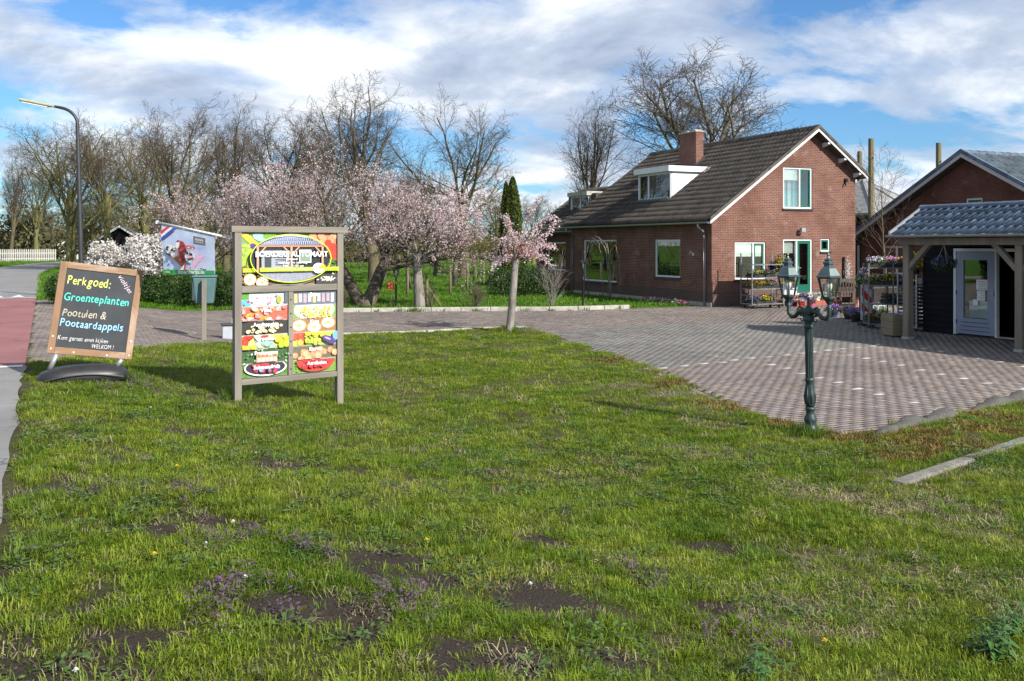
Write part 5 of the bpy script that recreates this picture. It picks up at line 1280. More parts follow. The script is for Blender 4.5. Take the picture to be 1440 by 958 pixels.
p.ell(.21, .50, .14, .11, WHITE, -.6); heap(p, (.10, .28, .50, .58), [BR, (0.1, .05, .03)], 12, .012, .025); heap(p, (.12, .2, .40, .46), [(0.05, .03, .03)], 5, .012, .02)
p.ell(.44, .50, .085, .25, (0.38, .06, .06), .05, 26); heap(p, (.39, .49, .32, .70), [(0.32, .04, .05), (0.45, .09, .08)], 26, .014, .026); p.ell(.395, .66, .035, .08, (0.80, .76, .70), -.2); p.poly([(.36, .71), (.40, .76), (.46, .76), (.40, .71)], (0.25, .03, .04))
p.ell(.62, .42, .09, .14, WHITE); heap(p, (.57, .67, .33, .52), [(0.04, .04, .05), (0.03, .03, .03)], 8, .018, .035); p.ell(.63, .42, .07, .025, (0.70, .40, .46)); p.ell(.65, .64, .10, .045, (0.64, .08, .10)); heap(p, (.58, .72, .62, .66), [WHITE], 8, .008, .014)
p.poly([(.67, .14), (.74, .14), (.93, .45), (.84, .55), (.76, .48)], (0.66, .42, .56)); p.poly([(.74, .14), (.93, .45), (.91, .47), (.73, .17)], (0.56, .30, .45))
p.poly([(.45, .10), (.55, .24), (.53, .12)], (0.76, .72, .66)); p.poly([(.53, .10), (.55, .26), (.585, .26), (.56, .10)], RED); p.poly([(.62, .10), (.64, .18), (.68, .18), (.66, .10)], (0.42, .34, .26))
p.rect(.73, .95, .74, .93, (0.10, .10, .10)); p.rect(.745, .935, .76, .91, (0.20, .19, .18)); [p.rect(.77 + .03 * k, .79 + .03 * k, .84 - .006 * (k % 2), .885, (0.55, .54, .52)) for k in range(5)]; [p.rect(.77 + .024 * k, .785 + .024 * k, .785, .815, (0.45, .44, .42)) for k in range(6)]
for x in (.07, .12): p.ell(x, .13, .014, .02, DARK)
heap(p, (.83, .96, .11, .15), [DARK, (0.6, .6, .6)], 9, .012, .022)
p.build('banner_print', 'print', flag)

# ---- chalkboard on a black rubber base, leaning
bp = G(118, 534); cbz = float(TZ(bp.x, bp.y))
board = thing('chalkboard_sign', 'brown framed chalkboard with coloured hand lettering on a black base', 'chalkboard', (bp.x, bp.y, cbz), R(27))
simple('board_wood', (0.205, 0.110, 0.052), 0.6, var=0.3, scale=6, bump=0.3, dirt=(0.46, 0.38, 0.30), stretch=(1, 1, .25))
simple('board_wood_flat', (0.205, 0.110, 0.052), 0.6, var=0.3, scale=6, bump=0.3, dirt=(0.50, 0.42, 0.34), stretch=(.25, 1, 1))
simple('slate_black', (0.028, 0.032, 0.038), 0.75, var=0.35, scale=2.5, bump=0.05)
simple('rubber', (0.018, 0.018, 0.020), 0.45, var=0.3, scale=6, bump=0.2)
BW, BH = 1.02, 1.20; Bz = 0.30
RB = Matrix.Translation((0.07, 0, Bz)) @ Matrix.Rotation(R(8), 4, 'Y') @ Matrix.Rotation(R(-7), 4, 'X')
TB = lambda q: tuple(RB @ Vector(q))
fr_ = MB(TB).box(-BW / 2, -BW / 2 + .085, -.022, .022, 0, BH).box(BW / 2 - .085, BW / 2, -.022, .022, 0, BH).build('side_frame', 'board_wood', board, bevel=0.004)
for nm, z0 in (('bottom_frame', 0.0), ('top_frame', BH - .085)): MB(TB).box(-BW / 2 + .0855, BW / 2 - .0855, -.0215, .0215, z0, z0 + .085).build(nm, 'board_wood_flat', board, bevel=0.004)
MB(TB).box(-BW / 2 + .08, BW / 2 - .08, -.008, .010, .08, BH - .08).build('slate', 'slate_black', board)
for x, z in ((-.47, .22), (-.47, .06), (-.2, .035), (.47, .05), (.47, .24), (.2, .03)):
    mb = MB(); mb.T = lambda q, x=x, z=z: TB((x + q[0], -.0225 - q[2], z + q[1])); mb.lathe([(.011, 0), (.009, .003)], 8).build('screw', 'white_paint', board)
p = Print(lambda q: TB((q[0], -q[1], q[2])), 0.0085, 0.0006)
CY, CT_, CG, CB_, CP, CW = (0.62, .66, .16), (0.10, .62, .50), (0.42, .38, .30), (0.30, .55, .78), (0.62, .48, .55), (0.55, .55, .55)
p.hand('Perkgoed:', -.395, .915, .165, CY, 0.0, 1, .006, .53); p.hand('violtjes', .20, 1.075, .085, CP, -0.88, 2, .002, .27)
p.hand('Groenteplanten', -.405, .70, .150, CT_, 0.0, 3, .006, .80); p.hand('Pootuien &', -.40, .495, .140, CG, 0.0, 4, .004, .53)
p.hand('Pootaardappels', -.41, .36, .140, CB_, 0.0, 5, .006, .76); p.hand('Kom gerust even kijken', -.41, .185, .078, CW, 0.0, 6, .001, .60); p.hand('WELKOM !', .0, .110, .078, CW, 0.0, 7, .001, .28)
p.build('chalk_lettering', 'chalk', board)['kind'] = 'stuff'
vs = []; n = 22; m_ = 12
for i in range(n + 1):
    t = -1 + 2 * i / n; ee = math.sqrt(max(0, 1 - abs(t) ** 4)) * .999 + .001
    for j in range(m_):
        an = 2 * PI * j / m_; yy = math.copysign(abs(math.cos(an)) ** .7, math.cos(an)) * .26 * ee; zz_ = max(0, math.sin(an)) ** .8 * .205 * (0.35 + .65 * ee) * (1 - .25 * t * t) - (.01 if math.sin(an) < 0 else 0)
        vs.append((t * .56, yy, zz_))
mb = MB(); mb.add(vs, [(i * m_ + j, i * m_ + (j + 1) % m_, (i + 1) * m_ + (j + 1) % m_, (i + 1) * m_ + j) for i in range(n) for j in range(m_)] + [tuple(range(m_)), tuple(range(n * m_, (n + 1) * m_))]); mb.build('rubber_base', 'rubber', board, smooth=True)
MB().tube([(-.46 + .92 * i / 12, -.255 - .012, .045 + .05 * math.sin(PI * i / 12)) for i in range(13)], .008, 6).build('base_rib', 'rubber', board)
for x in (-.40, .40):
    b0 = Vector((x, 0, .15)); b1 = Vector(TB((x * .98, 0, -.005))); MB().tube([b0, b0.lerp(b1, .5), b1], .032, 12).build('spring', 'zinc', board, smooth=True)

# ---- green twin lantern post
lp = G(1140, 612)
simple('lamp_green', (0.020, 0.040, 0.040), 0.5, 0.15, var=0.45, scale=14, bump=0.45, bdist=0.004, dirt=(0.05, 0.06, 0.05))
simple('lamp_roof', (0.055, 0.085, 0.090), 0.42, 0.3, var=0.2, scale=10, bump=0.1)
plain('bulb', (0.75, 0.74, 0.68), 0.3)
lamp = thing('lantern_post', 'dark green cast iron lamp post with two lanterns at the lawn edge', 'lamp post', (lp.x, lp.y, float(TZ(lp.x, lp.y))), 0)
lamp.rotation_euler = (0, R(-1.0), 0)
MB().lathe([(.098, -.05), (.098, .03), (.088, .05), (.092, .08), (.070, .10), (.060, .14), (.072, .17), (.070, .20), (.050, .24), (.045, .28), (.058, .30), (.058, .315), (.047, .33)], 20).build('foot', 'lamp_green', lamp, smooth=True)
MB().lathe([(.046, .33), (.058, .36), (.063, .42), (.060, .50), (.050, .58), (.046, .615), (.054, .63), (.054, .65), (.043, .67)], 20).build('vase', 'lamp_green', lamp, smooth=True)
for k in range(8):
    a = 2 * PI * k / 8; MB().tube([(.058 * math.cos(a), .058 * math.sin(a), .37), (.065 * math.cos(a), .065 * math.sin(a), .45), (.050 * math.cos(a), .050 * math.sin(a), .57)], [.006, .010, .004], 6).build('ornament', 'lamp_green', lamp, smooth=True)
vs = []; nf = 32; mb = MB()
for z in (.66, 1.24):
    for k in range(nf): r = .041 + (.006 if k % 2 else -.001); vs.append((r * math.cos(2 * PI * k / nf), r * math.sin(2 * PI * k / nf), z))
mb.add(vs, [(k, (k + 1) % nf, nf + (k + 1) % nf, nf + k) for k in range(nf)]); mb.build('fluted_shaft', 'lamp_green', lamp)
MB().lathe([(.046, 1.235), (.058, 1.25), (.050, 1.27), (.044, 1.30), (.060, 1.325), (.064, 1.345), (.048, 1.36), (.05, 1.40), (.062, 1.43), (.045, 1.47), (.02, 1.50), (.012, 1.56), (.02, 1.575), (.006, 1.60)], 18).build('collar', 'lamp_green', lamp, smooth=True)
ax_ = Vector((0.155, -0.25, 0)).normalized()
for s in (1, -1):
    d = ax_ * s
    def ap(r, z): v = d * r; return (v.x, v.y, z)
    arm = MB().tube([ap(.02, 1.40), ap(.08, 1.44), ap(.14, 1.42), ap(.19, 1.37), ap(.25, 1.355), ap(.29, 1.40), ap(.295, 1.48), ap(.295, 1.53)], [.034, .036, .030, .026, .024, .024, .022, .022], 10).build('arm', 'lamp_green', lamp, smooth=True)
    sc = [ap(.10 + .055 * math.cos(t) * (1 - t / 9), 1.345 + .05 * math.sin(t) * (1 - t / 9)) for t in np.linspace(1.2, 6.6, 16)]
    MB().tube(sc, [.015 - .0006 * i for i in range(16)], 7).build('scroll', 'lamp_green', lamp, smooth=True)
    MB().tube([ap(.06, 1.45), ap(.12, 1.48), ap(.16, 1.455), ap(.15, 1.43)], [.018, .014, .010, .005], 7).build('leaf_scroll', 'lamp_green', lamp, smooth=True)
    c = d * .295; base = 1.53; nn = 6
    def hexr(r, z): return [(c.x + r * math.cos(2 * PI * k / nn + .3), c.y + r * math.sin(2 * PI * k / nn + .3), z) for k in range(nn)]
    lan = MB().lathe([(.03, base), (.045, base + .03), (.07, base + .055), (.082, base + .06), (.082, base + .075)], 6, (c.x, c.y, 0), .3).build('lantern', 'lamp_green', lamp)
    g0, g1 = hexr(.078, base + .077), hexr(.128, base + .30)
    cage = MB()
    for k in range(nn): cage.bar(g0[k], g1[k], .012, .012); cage.bar(g1[k], g1[(k + 1) % nn], .014, .02); cage.bar(g0[k], g0[(k + 1) % nn], .012, .014)
    cage.build('cage', 'lamp_green', lan)
    h0, h1 = hexr(.074, base + .08), hexr(.122, base + .297)
    for k in range(nn):
        mb = MB(); mb.add([h0[k], h0[(k + 1) % nn], h1[(k + 1) % nn], h1[k]], [(0, 1, 2, 3)]); mb.build('pane', 'lamp_glass', lan)
    MB().lathe([(.150, base + .302), (.150, base + .316), (.135, base + .325), (.085, base + .405), (.055, base + .43), (.055, base + .45), (.066, base + .455), (.066, base + .475), (.045, base + .49), (.05, base + .505), (.02, base + .525), (.010, base + .545), (.016, base + .56), (.003, base + .585)], 6, (c.x, c.y, 0), .3).build('lantern_roof', 'lamp_roof', lan)
    MB().lathe([(.022, base + .078), (.022, base + .15), (.03, base + .16), (.045, base + .20), (.04, base + .24), (.015, base + .262)], 12, (c.x, c.y, 0)).build('bulb', 'bulb', lan, smooth=True)

# ---- small black garden lanterns
def garden_lamp(px, py, ptop, label):
    g = G(px, py); h = zat(ptop, g.y) - g.z; o = thing('garden_lamp', label, 'garden lamp', (g.x, g.y, g.z), 0, 'black garden lanterns along the kerb')
    MB().lathe([(.07, -.05), (.07, .03), (.05, .06), (.038, .12), (.032, h * .55), (.045, h * .56), (.045, h * .59), (.03, h * .61), (.028, h - .42), (.05, h - .40), (.03, h - .37)], 12).build('pole', 'black_metal', o, smooth=True)
    ln = MB().lathe([(.055, h - .36), (.06, h - .345), (.06, h - .33)], 6).build('lantern', 'black_metal', o); cg = MB()
    for k in range(6):
        a = 2 * PI * k / 6; cg.bar((.055 * math.cos(a), .055 * math.sin(a), h - .33), (.10 * math.cos(a), .10 * math.sin(a), h - .13), .012, .012)
    cg.build('cage', 'black_metal', ln); MB().lathe([(.05, h - .328), (.094, h - .132)], 6).build('glass', 'lamp_glass', ln)
    MB().lathe([(.03, h - .33), (.04, h - .22), (.02, h - .18)], 10).build('bulb', 'bulb', ln)
    MB().lathe([(.135, h - .128), (.125, h - .11), (.06, h - .05), (.03, h - .04), (.035, h - .02), (.01, h)], 6).build('lantern_roof', 'black_metal', ln)
garden_lamp(557, 435, 375, 'black garden lantern between the forked old trunk and the blossoming cherry')
garden_lamp(820, 434, 364, 'black garden lantern in front of the big farmhouse window')

# ---- street lamps
simple('lamp_steel', (0.035, 0.037, 0.042), 0.5, 0.3, var=0.2, scale=4, bump=0.05)
simple('lamp_head', (0.36, 0.35, 0.25), 0.6, var=0.25, scale=8, bump=0.1, dirt=(0.24, 0.24, 0.08))
def street_lamp(x, y, zb, H, dirv, L, label, lean=0.0):
    o = thing('street_lamp', label, 'street lamp', (x, y, zb), 0, 'street lamps beside the road'); d = Vector(dirv).normalized(); o.rotation_euler = (0, lean, 0)
    pts = [(0, 0, -.2), (0, 0, 1.2), (0, 0, H - .55)]; rad = [.085, .085, .055]
    for t in np.linspace(.15, 1, 7): a = t * PI / 2 * .86; q = d * (.62 * (1 - math.cos(a))); pts.append((q.x, q.y, H - .55 + .62 * math.sin(a) * .9)); rad.append(.05)
    e = Vector(pts[-1]); f_ = e + d * .32 + Vector((0, 0, .07)); pts.append(tuple(f_)); rad.append(.035)
    MB().tube(pts, rad, 10).build('pole', 'lamp_steel', o, smooth=True)
    MB().tube([(0, 0, -.1), (0, 0, 1.1)], .095, 10).build('pole_sleeve', 'lamp_steel', o, smooth=True)
    u = (f_ - e).normalized(); g = f_ + u * L
    MB().bar(f_ - u * .12, g, .20, .055).bar(f_ + u * .0, g - u * .03, .16, .10).build('lamp_head', 'lamp_head', o, bevel=0.015)
    MB().bar(f_ + u * .1 + Vector((0, 0, -.055)), g - u * .1 + Vector((0, 0, -.055)), .13, .04).build('lamp_diffuser', 'blind_white', o)
sx = at(115.5, 30); street_lamp(sx, 30, .42, 6.25, (-1, -.1, 0), 1.0, 'tall dark street lamp rising behind the chalkboard', R(-1.5))
street_lamp(at(196, 78), 78, .3, 6.2, (-.95, -.2, 0), 1.0, 'distant street lamp among the bare trees above the white magnolia')

# ---- post with teal bin, grey box, small peg
pp = G(287, 478); o = thing('wooden_post', 'short weathered wooden post carrying a teal bin', 'post', (pp.x, pp.y, pp.z), .3)
MB().box(-.05, .05, -.05, .05, -.1, 1.32).build('shaft', 'grey_wood', o, bevel=.008)
simple('teal_plastic', (0.075, 0.150, 0.155), 0.5, var=0.15, scale=4, bump=0.05, dirt=(0.06, .12, .11)); simple('dark_plastic', (0.03, 0.05, 0.055), .5)
o2 = thing('litter_bin', 'teal plastic litter bin hung behind the short wooden post', 'bin', (pp.x - .08, pp.y + .30, pp.z), .25)
mb = MB(); mb.add([(-0.185, -.17, .78), (0.185, -.17, .78), (0.185, .17, .78), (-0.185, .17, .78), (-0.244, -.24, 1.36), (0.244, -.24, 1.36), (0.244, .20, 1.36), (-0.244, .20, 1.36)], [(0, 3, 2, 1), (4, 5, 6, 7), (0, 1, 5, 4), (1, 2, 6, 5), (2, 3, 7, 6), (3, 0, 4, 7)]); mb.build('body', 'teal_plastic', o2, bevel=.025)
MB().box(-0.26, .26, -.26, .22, 1.363, 1.40).build('lid', 'teal_plastic', o2, bevel=.012); MB().box(-0.26, -.2, -.2, .16, .85, 1.33).build('side_panel', 'dark_plastic', o2, bevel=.01)
gp = G(322, 476); o3 = thing('utility_box', 'small grey utility box with dark lid behind the tall sign', 'utility box', (gp.x, gp.y, gp.z), .35)
simple('box_grey', (0.33, 0.36, 0.40), .5, var=.1); MB().box(-.15, .15, -.13, .13, -.02, .30).build('body', 'box_grey', o3, bevel=.01); MB().box(-.18, .18, -.16, .16, .302, .35).build('lid', 'sill_dark', o3, bevel=.01); MB().box(.06, .10, -.03, .03, .35, .46).build('vent', 'box_grey', o3)
kp = G(317, 433); o4 = thing('wooden_stake', 'thin wooden stake with small tag beside the evergreen bush', 'stake', (kp.x, kp.y, kp.z), 0); MB().lathe([(.045, -.1), (.04, .9), (.03, 1.05)], 8).build('stake', 'old_pole', o4); MB().box(.05, .32, -.02, .0, .55, .75).build('tag', 'oak', o4)
bp_ = G(549, 432); o5 = thing('bird_box', 'orange red bird box on a thin stick by the old trunk', 'bird box', (bp_.x, bp_.y, bp_.z), .3); plain('orange_red', (0.50, 0.10, 0.03), .6)
MB().tube([(0, 0, -.1), (0, 0, .62)], .014, 6).build('stick', 'old_pole', o5); hb = MB().box(-.11, .11, -.09, .09, .62, .80).build('box', 'orange_red', o5); MB().prism([(-.15, .80), (.15, .80), (0, .94)], 'y', -.12, .12).build('roof', 'orange_red', o5)
# ------------------------------------------------------------------ trees
def barkmat(name, c1, c2, c3):
    m, nt, b = newmat(name); P_ = opos(nt)
    mpn = N(nt, 'ShaderNodeMapping'); mpn.inputs['Scale'].default_value = (1, 1, 0.3); lk(nt, P_, mpn.inputs[0])
    c = nramp(nt, nnoise(nt, 6, 6, .65, mpn.outputs[0]), [(0.3, c1), (0.5, c2), (0.72, c3)])
    lk(nt, c, b.inputs['Base Color']); b.inputs['Roughness'].default_value = .9; b.inputs['Specular IOR Level'].default_value = .15
    lk(nt, nbump(nt, nnoise(nt, 22, 5, .65, mpn.outputs[0]), .8, .02), b.inputs['Normal'])
barkmat('bark', (0.0605, 0.0484, 0.0322), (0.1088, 0.0927, 0.0564), (0.137, 0.133, 0.0605))
barkmat('mossy_bark', (0.0685, 0.0605, 0.0282), (0.1249, 0.1169, 0.0484), (0.1652, 0.1652, 0.0605))
barkmat('twig', (0.0605, 0.0443, 0.0338), (0.0887, 0.0685, 0.0499), (0.1169, 0.0927, 0.0605))
barkmat('olive_twig', (0.0685, 0.0564, 0.0242), (0.1008, 0.0887, 0.0363), (0.129, 0.1209, 0.0484))
barkmat('cherry_bark', (0.085, 0.072, 0.062), (0.20, 0.18, 0.16), (0.30, 0.28, 0.255))
barkmat('dark_bark', (0.05, 0.042, 0.033), (0.095, 0.082, 0.062), (0.16, 0.145, 0.11))

class Tree:
    def __init__(s, seed): s.rr = np.random.RandomState(seed); s.br = []
    def grow(s, p, d, L, r, lvl, cfg):
        rr = s.rr; ns = cfg['seg'][lvl]; pts = [p]; rad = [r]; d = d / np.linalg.norm(d); dirs = []
        for i in range(ns):
            d = d + rr.normal(0, cfg['wob'][lvl], 3) + np.array([0, 0, cfg['up'][lvl]]); d = d / np.linalg.norm(d)
            p = p + d * L / ns; pts.append(p); dirs.append(d); rad.append(r * (1 - (i + 1) / ns * (1 - cfg['taper'][lvl])))
        s.br.append((np.array(pts), np.array(rad), lvl))
        if lvl + 1 < len(cfg['kids']) + 1 and lvl < len(cfg['kids']):
            for k in range(cfg['kids'][lvl]):
                t = cfg['t0'][lvl] + (1 - cfg['t0'][lvl]) * (k + rr.rand()) / cfg['kids'][lvl]; t = min(t, 0.999); i = int(t * ns); fr = t * ns - i
                q = pts[i] * (1 - fr) + pts[i + 1] * fr; dd = dirs[i]; an = R(rr.uniform(*cfg['ang'][lvl])); az = k * 2.4 + rr.rand() * 1.2
                u = np.cross(dd, [0, 0, 1.0]) if abs(dd[2]) < .95 else np.array([1.0, 0, 0]); u /= np.linalg.norm(u); w = np.cross(dd, u)
                cd = dd * math.cos(an) + (u * math.cos(az) + w * math.sin(az)) * math.sin(an)
                ln = L * rr.uniform(*cfg['len'][lvl]) * (1.1 - cfg.get('fall', 0.45) * t); rc = (rad[i] * (1 - fr) + rad[i + 1] * fr) * cfg['rr'][lvl]
                s.grow(q, cd, ln, max(rc, cfg['rmin']), lvl + 1, cfg)
    def mesh(s, name, lv, sides):
        V = []; F = []; off = 0
        for pts, rad, l in s.br:
            if l not in lv: continue
            k = sides[l]; n = len(pts); d = np.gradient(pts, axis=0); d /= np.linalg.norm(d, axis=1)[:, None] + 1e-9
            ref = np.array([1.0, 0.2, 0.1]) if abs(d[0][0]) < .8 else np.array([0, 1.0, 0.1])
            u = np.cross(d, ref); u /= np.linalg.norm(u, axis=1)[:, None] + 1e-9; w = np.cross(d, u)
            a = np.arange(k) * 2 * PI / k
            ring = pts[:, None] + (u[:, None] * np.cos(a)[None, :, None] + w[:, None] * np.sin(a)[None, :, None]) * rad[:, None, None]
            V.append(ring.reshape(-1, 3)); i = np.arange(n - 1)[:, None] * k; j = np.arange(k)[None]
            F.append((np.stack([i + j, i + (j + 1) % k, i + k + (j + 1) % k, i + k + j], -1) + off).reshape(-1, 4)); off += n * k
        return np_mesh(name, np.concatenate(V), np.concatenate(F), 4, True)
    def along(s, lv, n):
        rr = s.rr; sel = [(p, r) for p, r, l in s.br if l in lv]; L = np.array([np.linalg.norm(p[-1] - p[0]) for p, r in sel]); pr = L / L.sum(); out = np.zeros((n, 3))
        idx = rr.choice(len(sel), n, p=pr)
        for o, i in enumerate(idx):
            p = sel[i][0]; t = rr.rand() ** .8 * (len(p) - 1.001); k = int(t); out[o] = p[k] * (1 - t + k) + p[k + 1] * (t - k)
        return out
def cfgT(kids, lens, ang, trunk_seg=6, wob=(.05, .10, .14, .18, .2), up=(0, .06, .05, .03, .02), rmin=.006, t0=(.55, .25, .2, .15), rr=(.40, .46, .55, .62), taper=(.6, .35, .3, .3, .4), fall=.45):
    return dict(kids=kids, len=lens, ang=ang, seg=(trunk_seg, 7, 5, 4, 3), wob=wob, up=up, rmin=rmin, t0=t0, rr=rr, taper=taper, fall=fall)
SIDES = {0: 10, 1: 6, 2: 4, 3: 3, 4: 3}
def leaf_cloud(C, size, seed, jit=0.0, asp=.6, flat=0.0):
    rr = np.random.RandomState(seed); n = len(C); C = C + rr.normal(0, 1, (n, 3)) * jit
    u = rr.normal(0, 1, (n, 3)); u[:, 2] *= (1 - flat); u /= np.linalg.norm(u, axis=1)[:, None]; t = rr.normal(0, 1, (n, 3)); w = np.cross(u, t); w /= np.linalg.norm(w, axis=1)[:, None]
    s = (size * (.6 + .8 * rr.rand(n)))[:, None]; V = np.stack([C - u * s * .5, C - w * s * .5 * asp, C + u * s * .5, C + w * s * .5 * asp], 1).reshape(-1, 3)
    return V, np.arange(4 * n).reshape(-1, 4), rr.rand(n)
def cloud_mesh(name, C, size, seed, jit=0.0, asp=.6, flat=0.0):
    V, F, a = leaf_cloud(C, size, seed, jit, asp, flat); return np_mesh(name, V, F, 4, False, fattr=a)

def bare(seed, cfg, L, r, name, mats=('bark', 'twig'), d=(0, 0, 1)):
    t = Tree(seed); t.grow(np.zeros(3), np.array(d, float), L, r, 0, cfg)
    a = t.mesh('trunk', (0, 1), SIDES); b = t.mesh('crown', (2, 3, 4), SIDES); a.materials.append(MATS[mats[0]]); b.materials.append(MATS[mats[1]])
    top = max(p[:, 2].max() for p, _, _ in t.br); wid = max(np.abs(p[:, :2]).max() for p, _, _ in t.br)
    return (a, b, top, wid, t)
def place_tree(v, loc, h, rz, label, group, name='bare_tree', cat='tree', wx=1.0, crown_mat=None):
    a, b, top, wid, _ = v; o = thing(name, label, cat, loc, rz, group); s = h / top; o.scale = (s * wx, s * wx, s)
    mk('trunk', a, None, o); mk('crown', b, None, o); return o
# broad crowned, tall narrow, dense twiggy, wide spreading
cA = cfgT((9, 10, 9, 7), ((1.0, 1.4), (.45, .65), (.4, .6), (.4, .6)), ((18, 42), (25, 55), (25, 60), (25, 60)), up=(0, .10, .06, .03, .02))
cB = cfgT((12, 10, 8, 6), ((.75, 1.05), (.35, .55), (.4, .6), (.4, .6)), ((15, 35), (25, 50), (25, 60), (25, 60)), up=(0, .12, .08, .04, .02), t0=(.35, .2, .2, .15))
cC = cfgT((11, 10, 9, 6), ((.9, 1.3), (.4, .6), (.4, .6), (.4, .6)), ((20, 55), (25, 60), (25, 65), (25, 65)), up=(0, .06, .04, .02, .0), t0=(.4, .2, .2, .15))
cD = cfgT((9, 10, 9, 6), ((1.3, 1.8), (.4, .6), (.35, .55), (.4, .6)), ((25, 62), (25, 55), (25, 60), (25, 60)), up=(0, .07, .04, .03, .02), t0=(.6, .25, .2, .15))
VA = bare(1, cA, 4.0, .24, 'A'); VB = bare(2, cB, 6.5, .24, 'B'); VC = bare(3, cC, 4.5, .26, 'C', ('mossy_bark', 'olive_twig')); VD = bare(4, cD, 3.6, .27, 'D'); VE = bare(8, cA, 4.4, .23, 'E', ('mossy_bark', 'twig'))
GB = 'bare trees behind the meadow'
def bt(v, px, D, ptop, rz, label, wx=1.0, name='bare_tree'):
    x = at(px, D); zb = float(TZ(x, D)); place_tree(v, (x, D, zb - .05), zat(ptop, D) - zb, rz, label, GB, name, wx=wx)
bt(VC, 98, 68, 160, 0.4, 'big mossy bare tree behind the street lamp left of the road bend', 1.15)
bt(VE, 152, 62, 150, 2.1, 'bare tree just right of the street lamp pole')
bt(VB, 16, 106, 205, 1.0, 'slim bare tree at the far left edge beyond the picket fence', .8)
bt(VC, 52, 108, 215, 3.0, 'mossy bare tree directly behind the white picket fence', .9)
bt(VC, 205, 75, 172, 4.4, 'mossy bare tree behind the white magnolia', 1.1)
bt(VE, 246, 56, 132, 0.9, 'bare tree with upswept limbs between magnolia and cherry blossom', 1.05)
bt(VB, 318, 58, 122, 2.6, 'narrow tall bare tree above the cherry blossom left of the sign')
bt(VA, 392, 64, 146, 5.2, 'bare tree above the tall sign', .95)
bt(VA, 445, 72, 165, 1.1, 'smaller bare tree between the sign and the tallest bare tree', .9)
bt(VB, 525, 54, 84, 3.9, 'tallest bare tree left of centre with many upright limbs', 1.35)
bt(VD, 652, 60, 128, 0.5, 'round crowned bare tree right of the tallest one', 1.0)
bt(VB, 822, 62, 120, 1.9, 'slender bare tree left of the farmhouse roof', 1.0)
bt(VA, 1018, 60, 60, 2.6, 'wide spreading bare tree rising behind the farmhouse chimney', 1.35)
bt(VC, 285, 85, 215, 5.5, 'distant mossy tree behind the left cherry blossom')
bt(VE, 590, 84, 232, 4.0, 'distant bare tree between the two central bare trees')
bt(VC, 128, 84, 262, 2.5, 'distant mossy tree behind the road bend, partly hidden by the lamp pole', 1.2)
bt(VC, 175, 92, 262, 0.2, 'distant mossy tree beyond the small dark cottage', 1.2)

for k, (v, px, D, pt, rz, w) in enumerate([(VC, 34, 112, 285, .7, 1.2), (VE, 75, 120, 280, 2.2, 1.2), (VC, 118, 80, 270, 5.1, 1.1), (VC, 228, 98, 272, 1.6, 1.2), (VE, 262, 100, 262, 3.3, 1.2), (VA, 345, 96, 262, 4.6, 1.1), (VC, 415, 100, 270, .3, 1.1), (VA, 480, 92, 258, 2.9, 1.1), (VD, 560, 98, 255, 1.2, 1.1), (VC, 700, 105, 262, 4.2, 1.3), (VE, 750, 112, 268, 0.4, 1.3)]):
    bt(v, px, D, pt, rz, ['first', 'second', 'third', 'fourth', 'fifth', 'sixth', 'seventh', 'eighth', 'ninth', 'tenth', 'eleventh'][k] + ' tree from the left in the hazy rear row of bare trees', w)
# ---- cherry trees
leafmat('cherry_blossom', [(0.66, 0.45, 0.48), (0.76, 0.60, 0.61), (0.78, 0.68, 0.67)], 1.2, .5, .7, True, mulrange=(.75, 1.1))
leafmat('cherry_leaf', [(0.16, 0.12, 0.03), (0.20, 0.15, 0.04), (0.15, 0.08, 0.03)], 1.5, .3, .6, True)
leafmat('white_blossom', [(0.62, 0.58, 0.54), (0.74, 0.71, 0.68), (0.74, 0.66, 0.64)], 1.2, .3, .7, True, mulrange=(.6, 1.1))
def cherry(name, label, loc, rz, seed, cfg, L, r, scale, nb_, size, d=(0, 0, 1), bark='cherry_bark', blossom='cherry_blossom', leaf=.18, group=None, extra=None, cat='tree', jit=.07):
    o = thing(name, label, cat, loc, rz, group); t = Tree(seed)
    if extra:
        for e in extra: t.grow(np.array(e[0], float), np.array(e[1], float), e[2], e[3], 0, cfg)
    else: t.grow(np.zeros(3), np.array(d, float), L, r, 0, cfg)
    a = t.mesh('trunk', (0, 1), SIDES); a.materials.append(MATS[bark]); mk('trunk', a, None, o)
    cr = mk('crown', t.mesh('crown', (2, 3, 4), SIDES), 'dark_bark', o)
    C = t.along((2, 3, 4) if len(cfg['kids']) > 2 else (1, 2, 3), nb_); C = np.repeat(C, 4, 0)
    mk('blossom', cloud_mesh('blossom', C, size, seed + 1, jit, .8), blossom, o, 'stuff')
    if leaf: mk('young_leaves', cloud_mesh('young_leaves', t.along((2, 3), int(nb_ * leaf)), size * 1.2, seed + 2, jit, .5), 'cherry_leaf', o, 'stuff')
    o.scale = (scale,) * 3; return o, t
cCh = cfgT((8, 7, 6, 4), ((1.15, 1.75), (.5, .75), (.5, .75), (.45, .7)), ((30, 68), (25, 50), (22, 50), (20, 50)), up=(0, .06, .07, .06, .03), t0=(.72, .2, .15, .12), rmin=.007, rr=(.42, .5, .5, .6), fall=.35)
g = G(590, 434)
cherry('cherry_tree', 'pink blossoming cherry with straight ringed grey trunk behind the kerb', (g.x, g.y, -.03), .3, 21, cCh, 1.95, .21, 1.0, 3600, .052, group='cherry trees in bloom', jit=.045, leaf=.5)
g = G(512, 432)
cherry('cherry_tree', 'old cherry with thick dark trunk forked low into a V', (g.x, g.y, -.03), 0, 22, cCh, 0, 0, .95, 2600, .050, bark='dark_bark', group='cherry trees in bloom', leaf=.9, jit=.045,
       extra=[((-.05, 0, 0), (-.55, .1, 1), 2.3, .28), ((.08, 0, 0), (.45, .25, 1), 2.2, .30)])
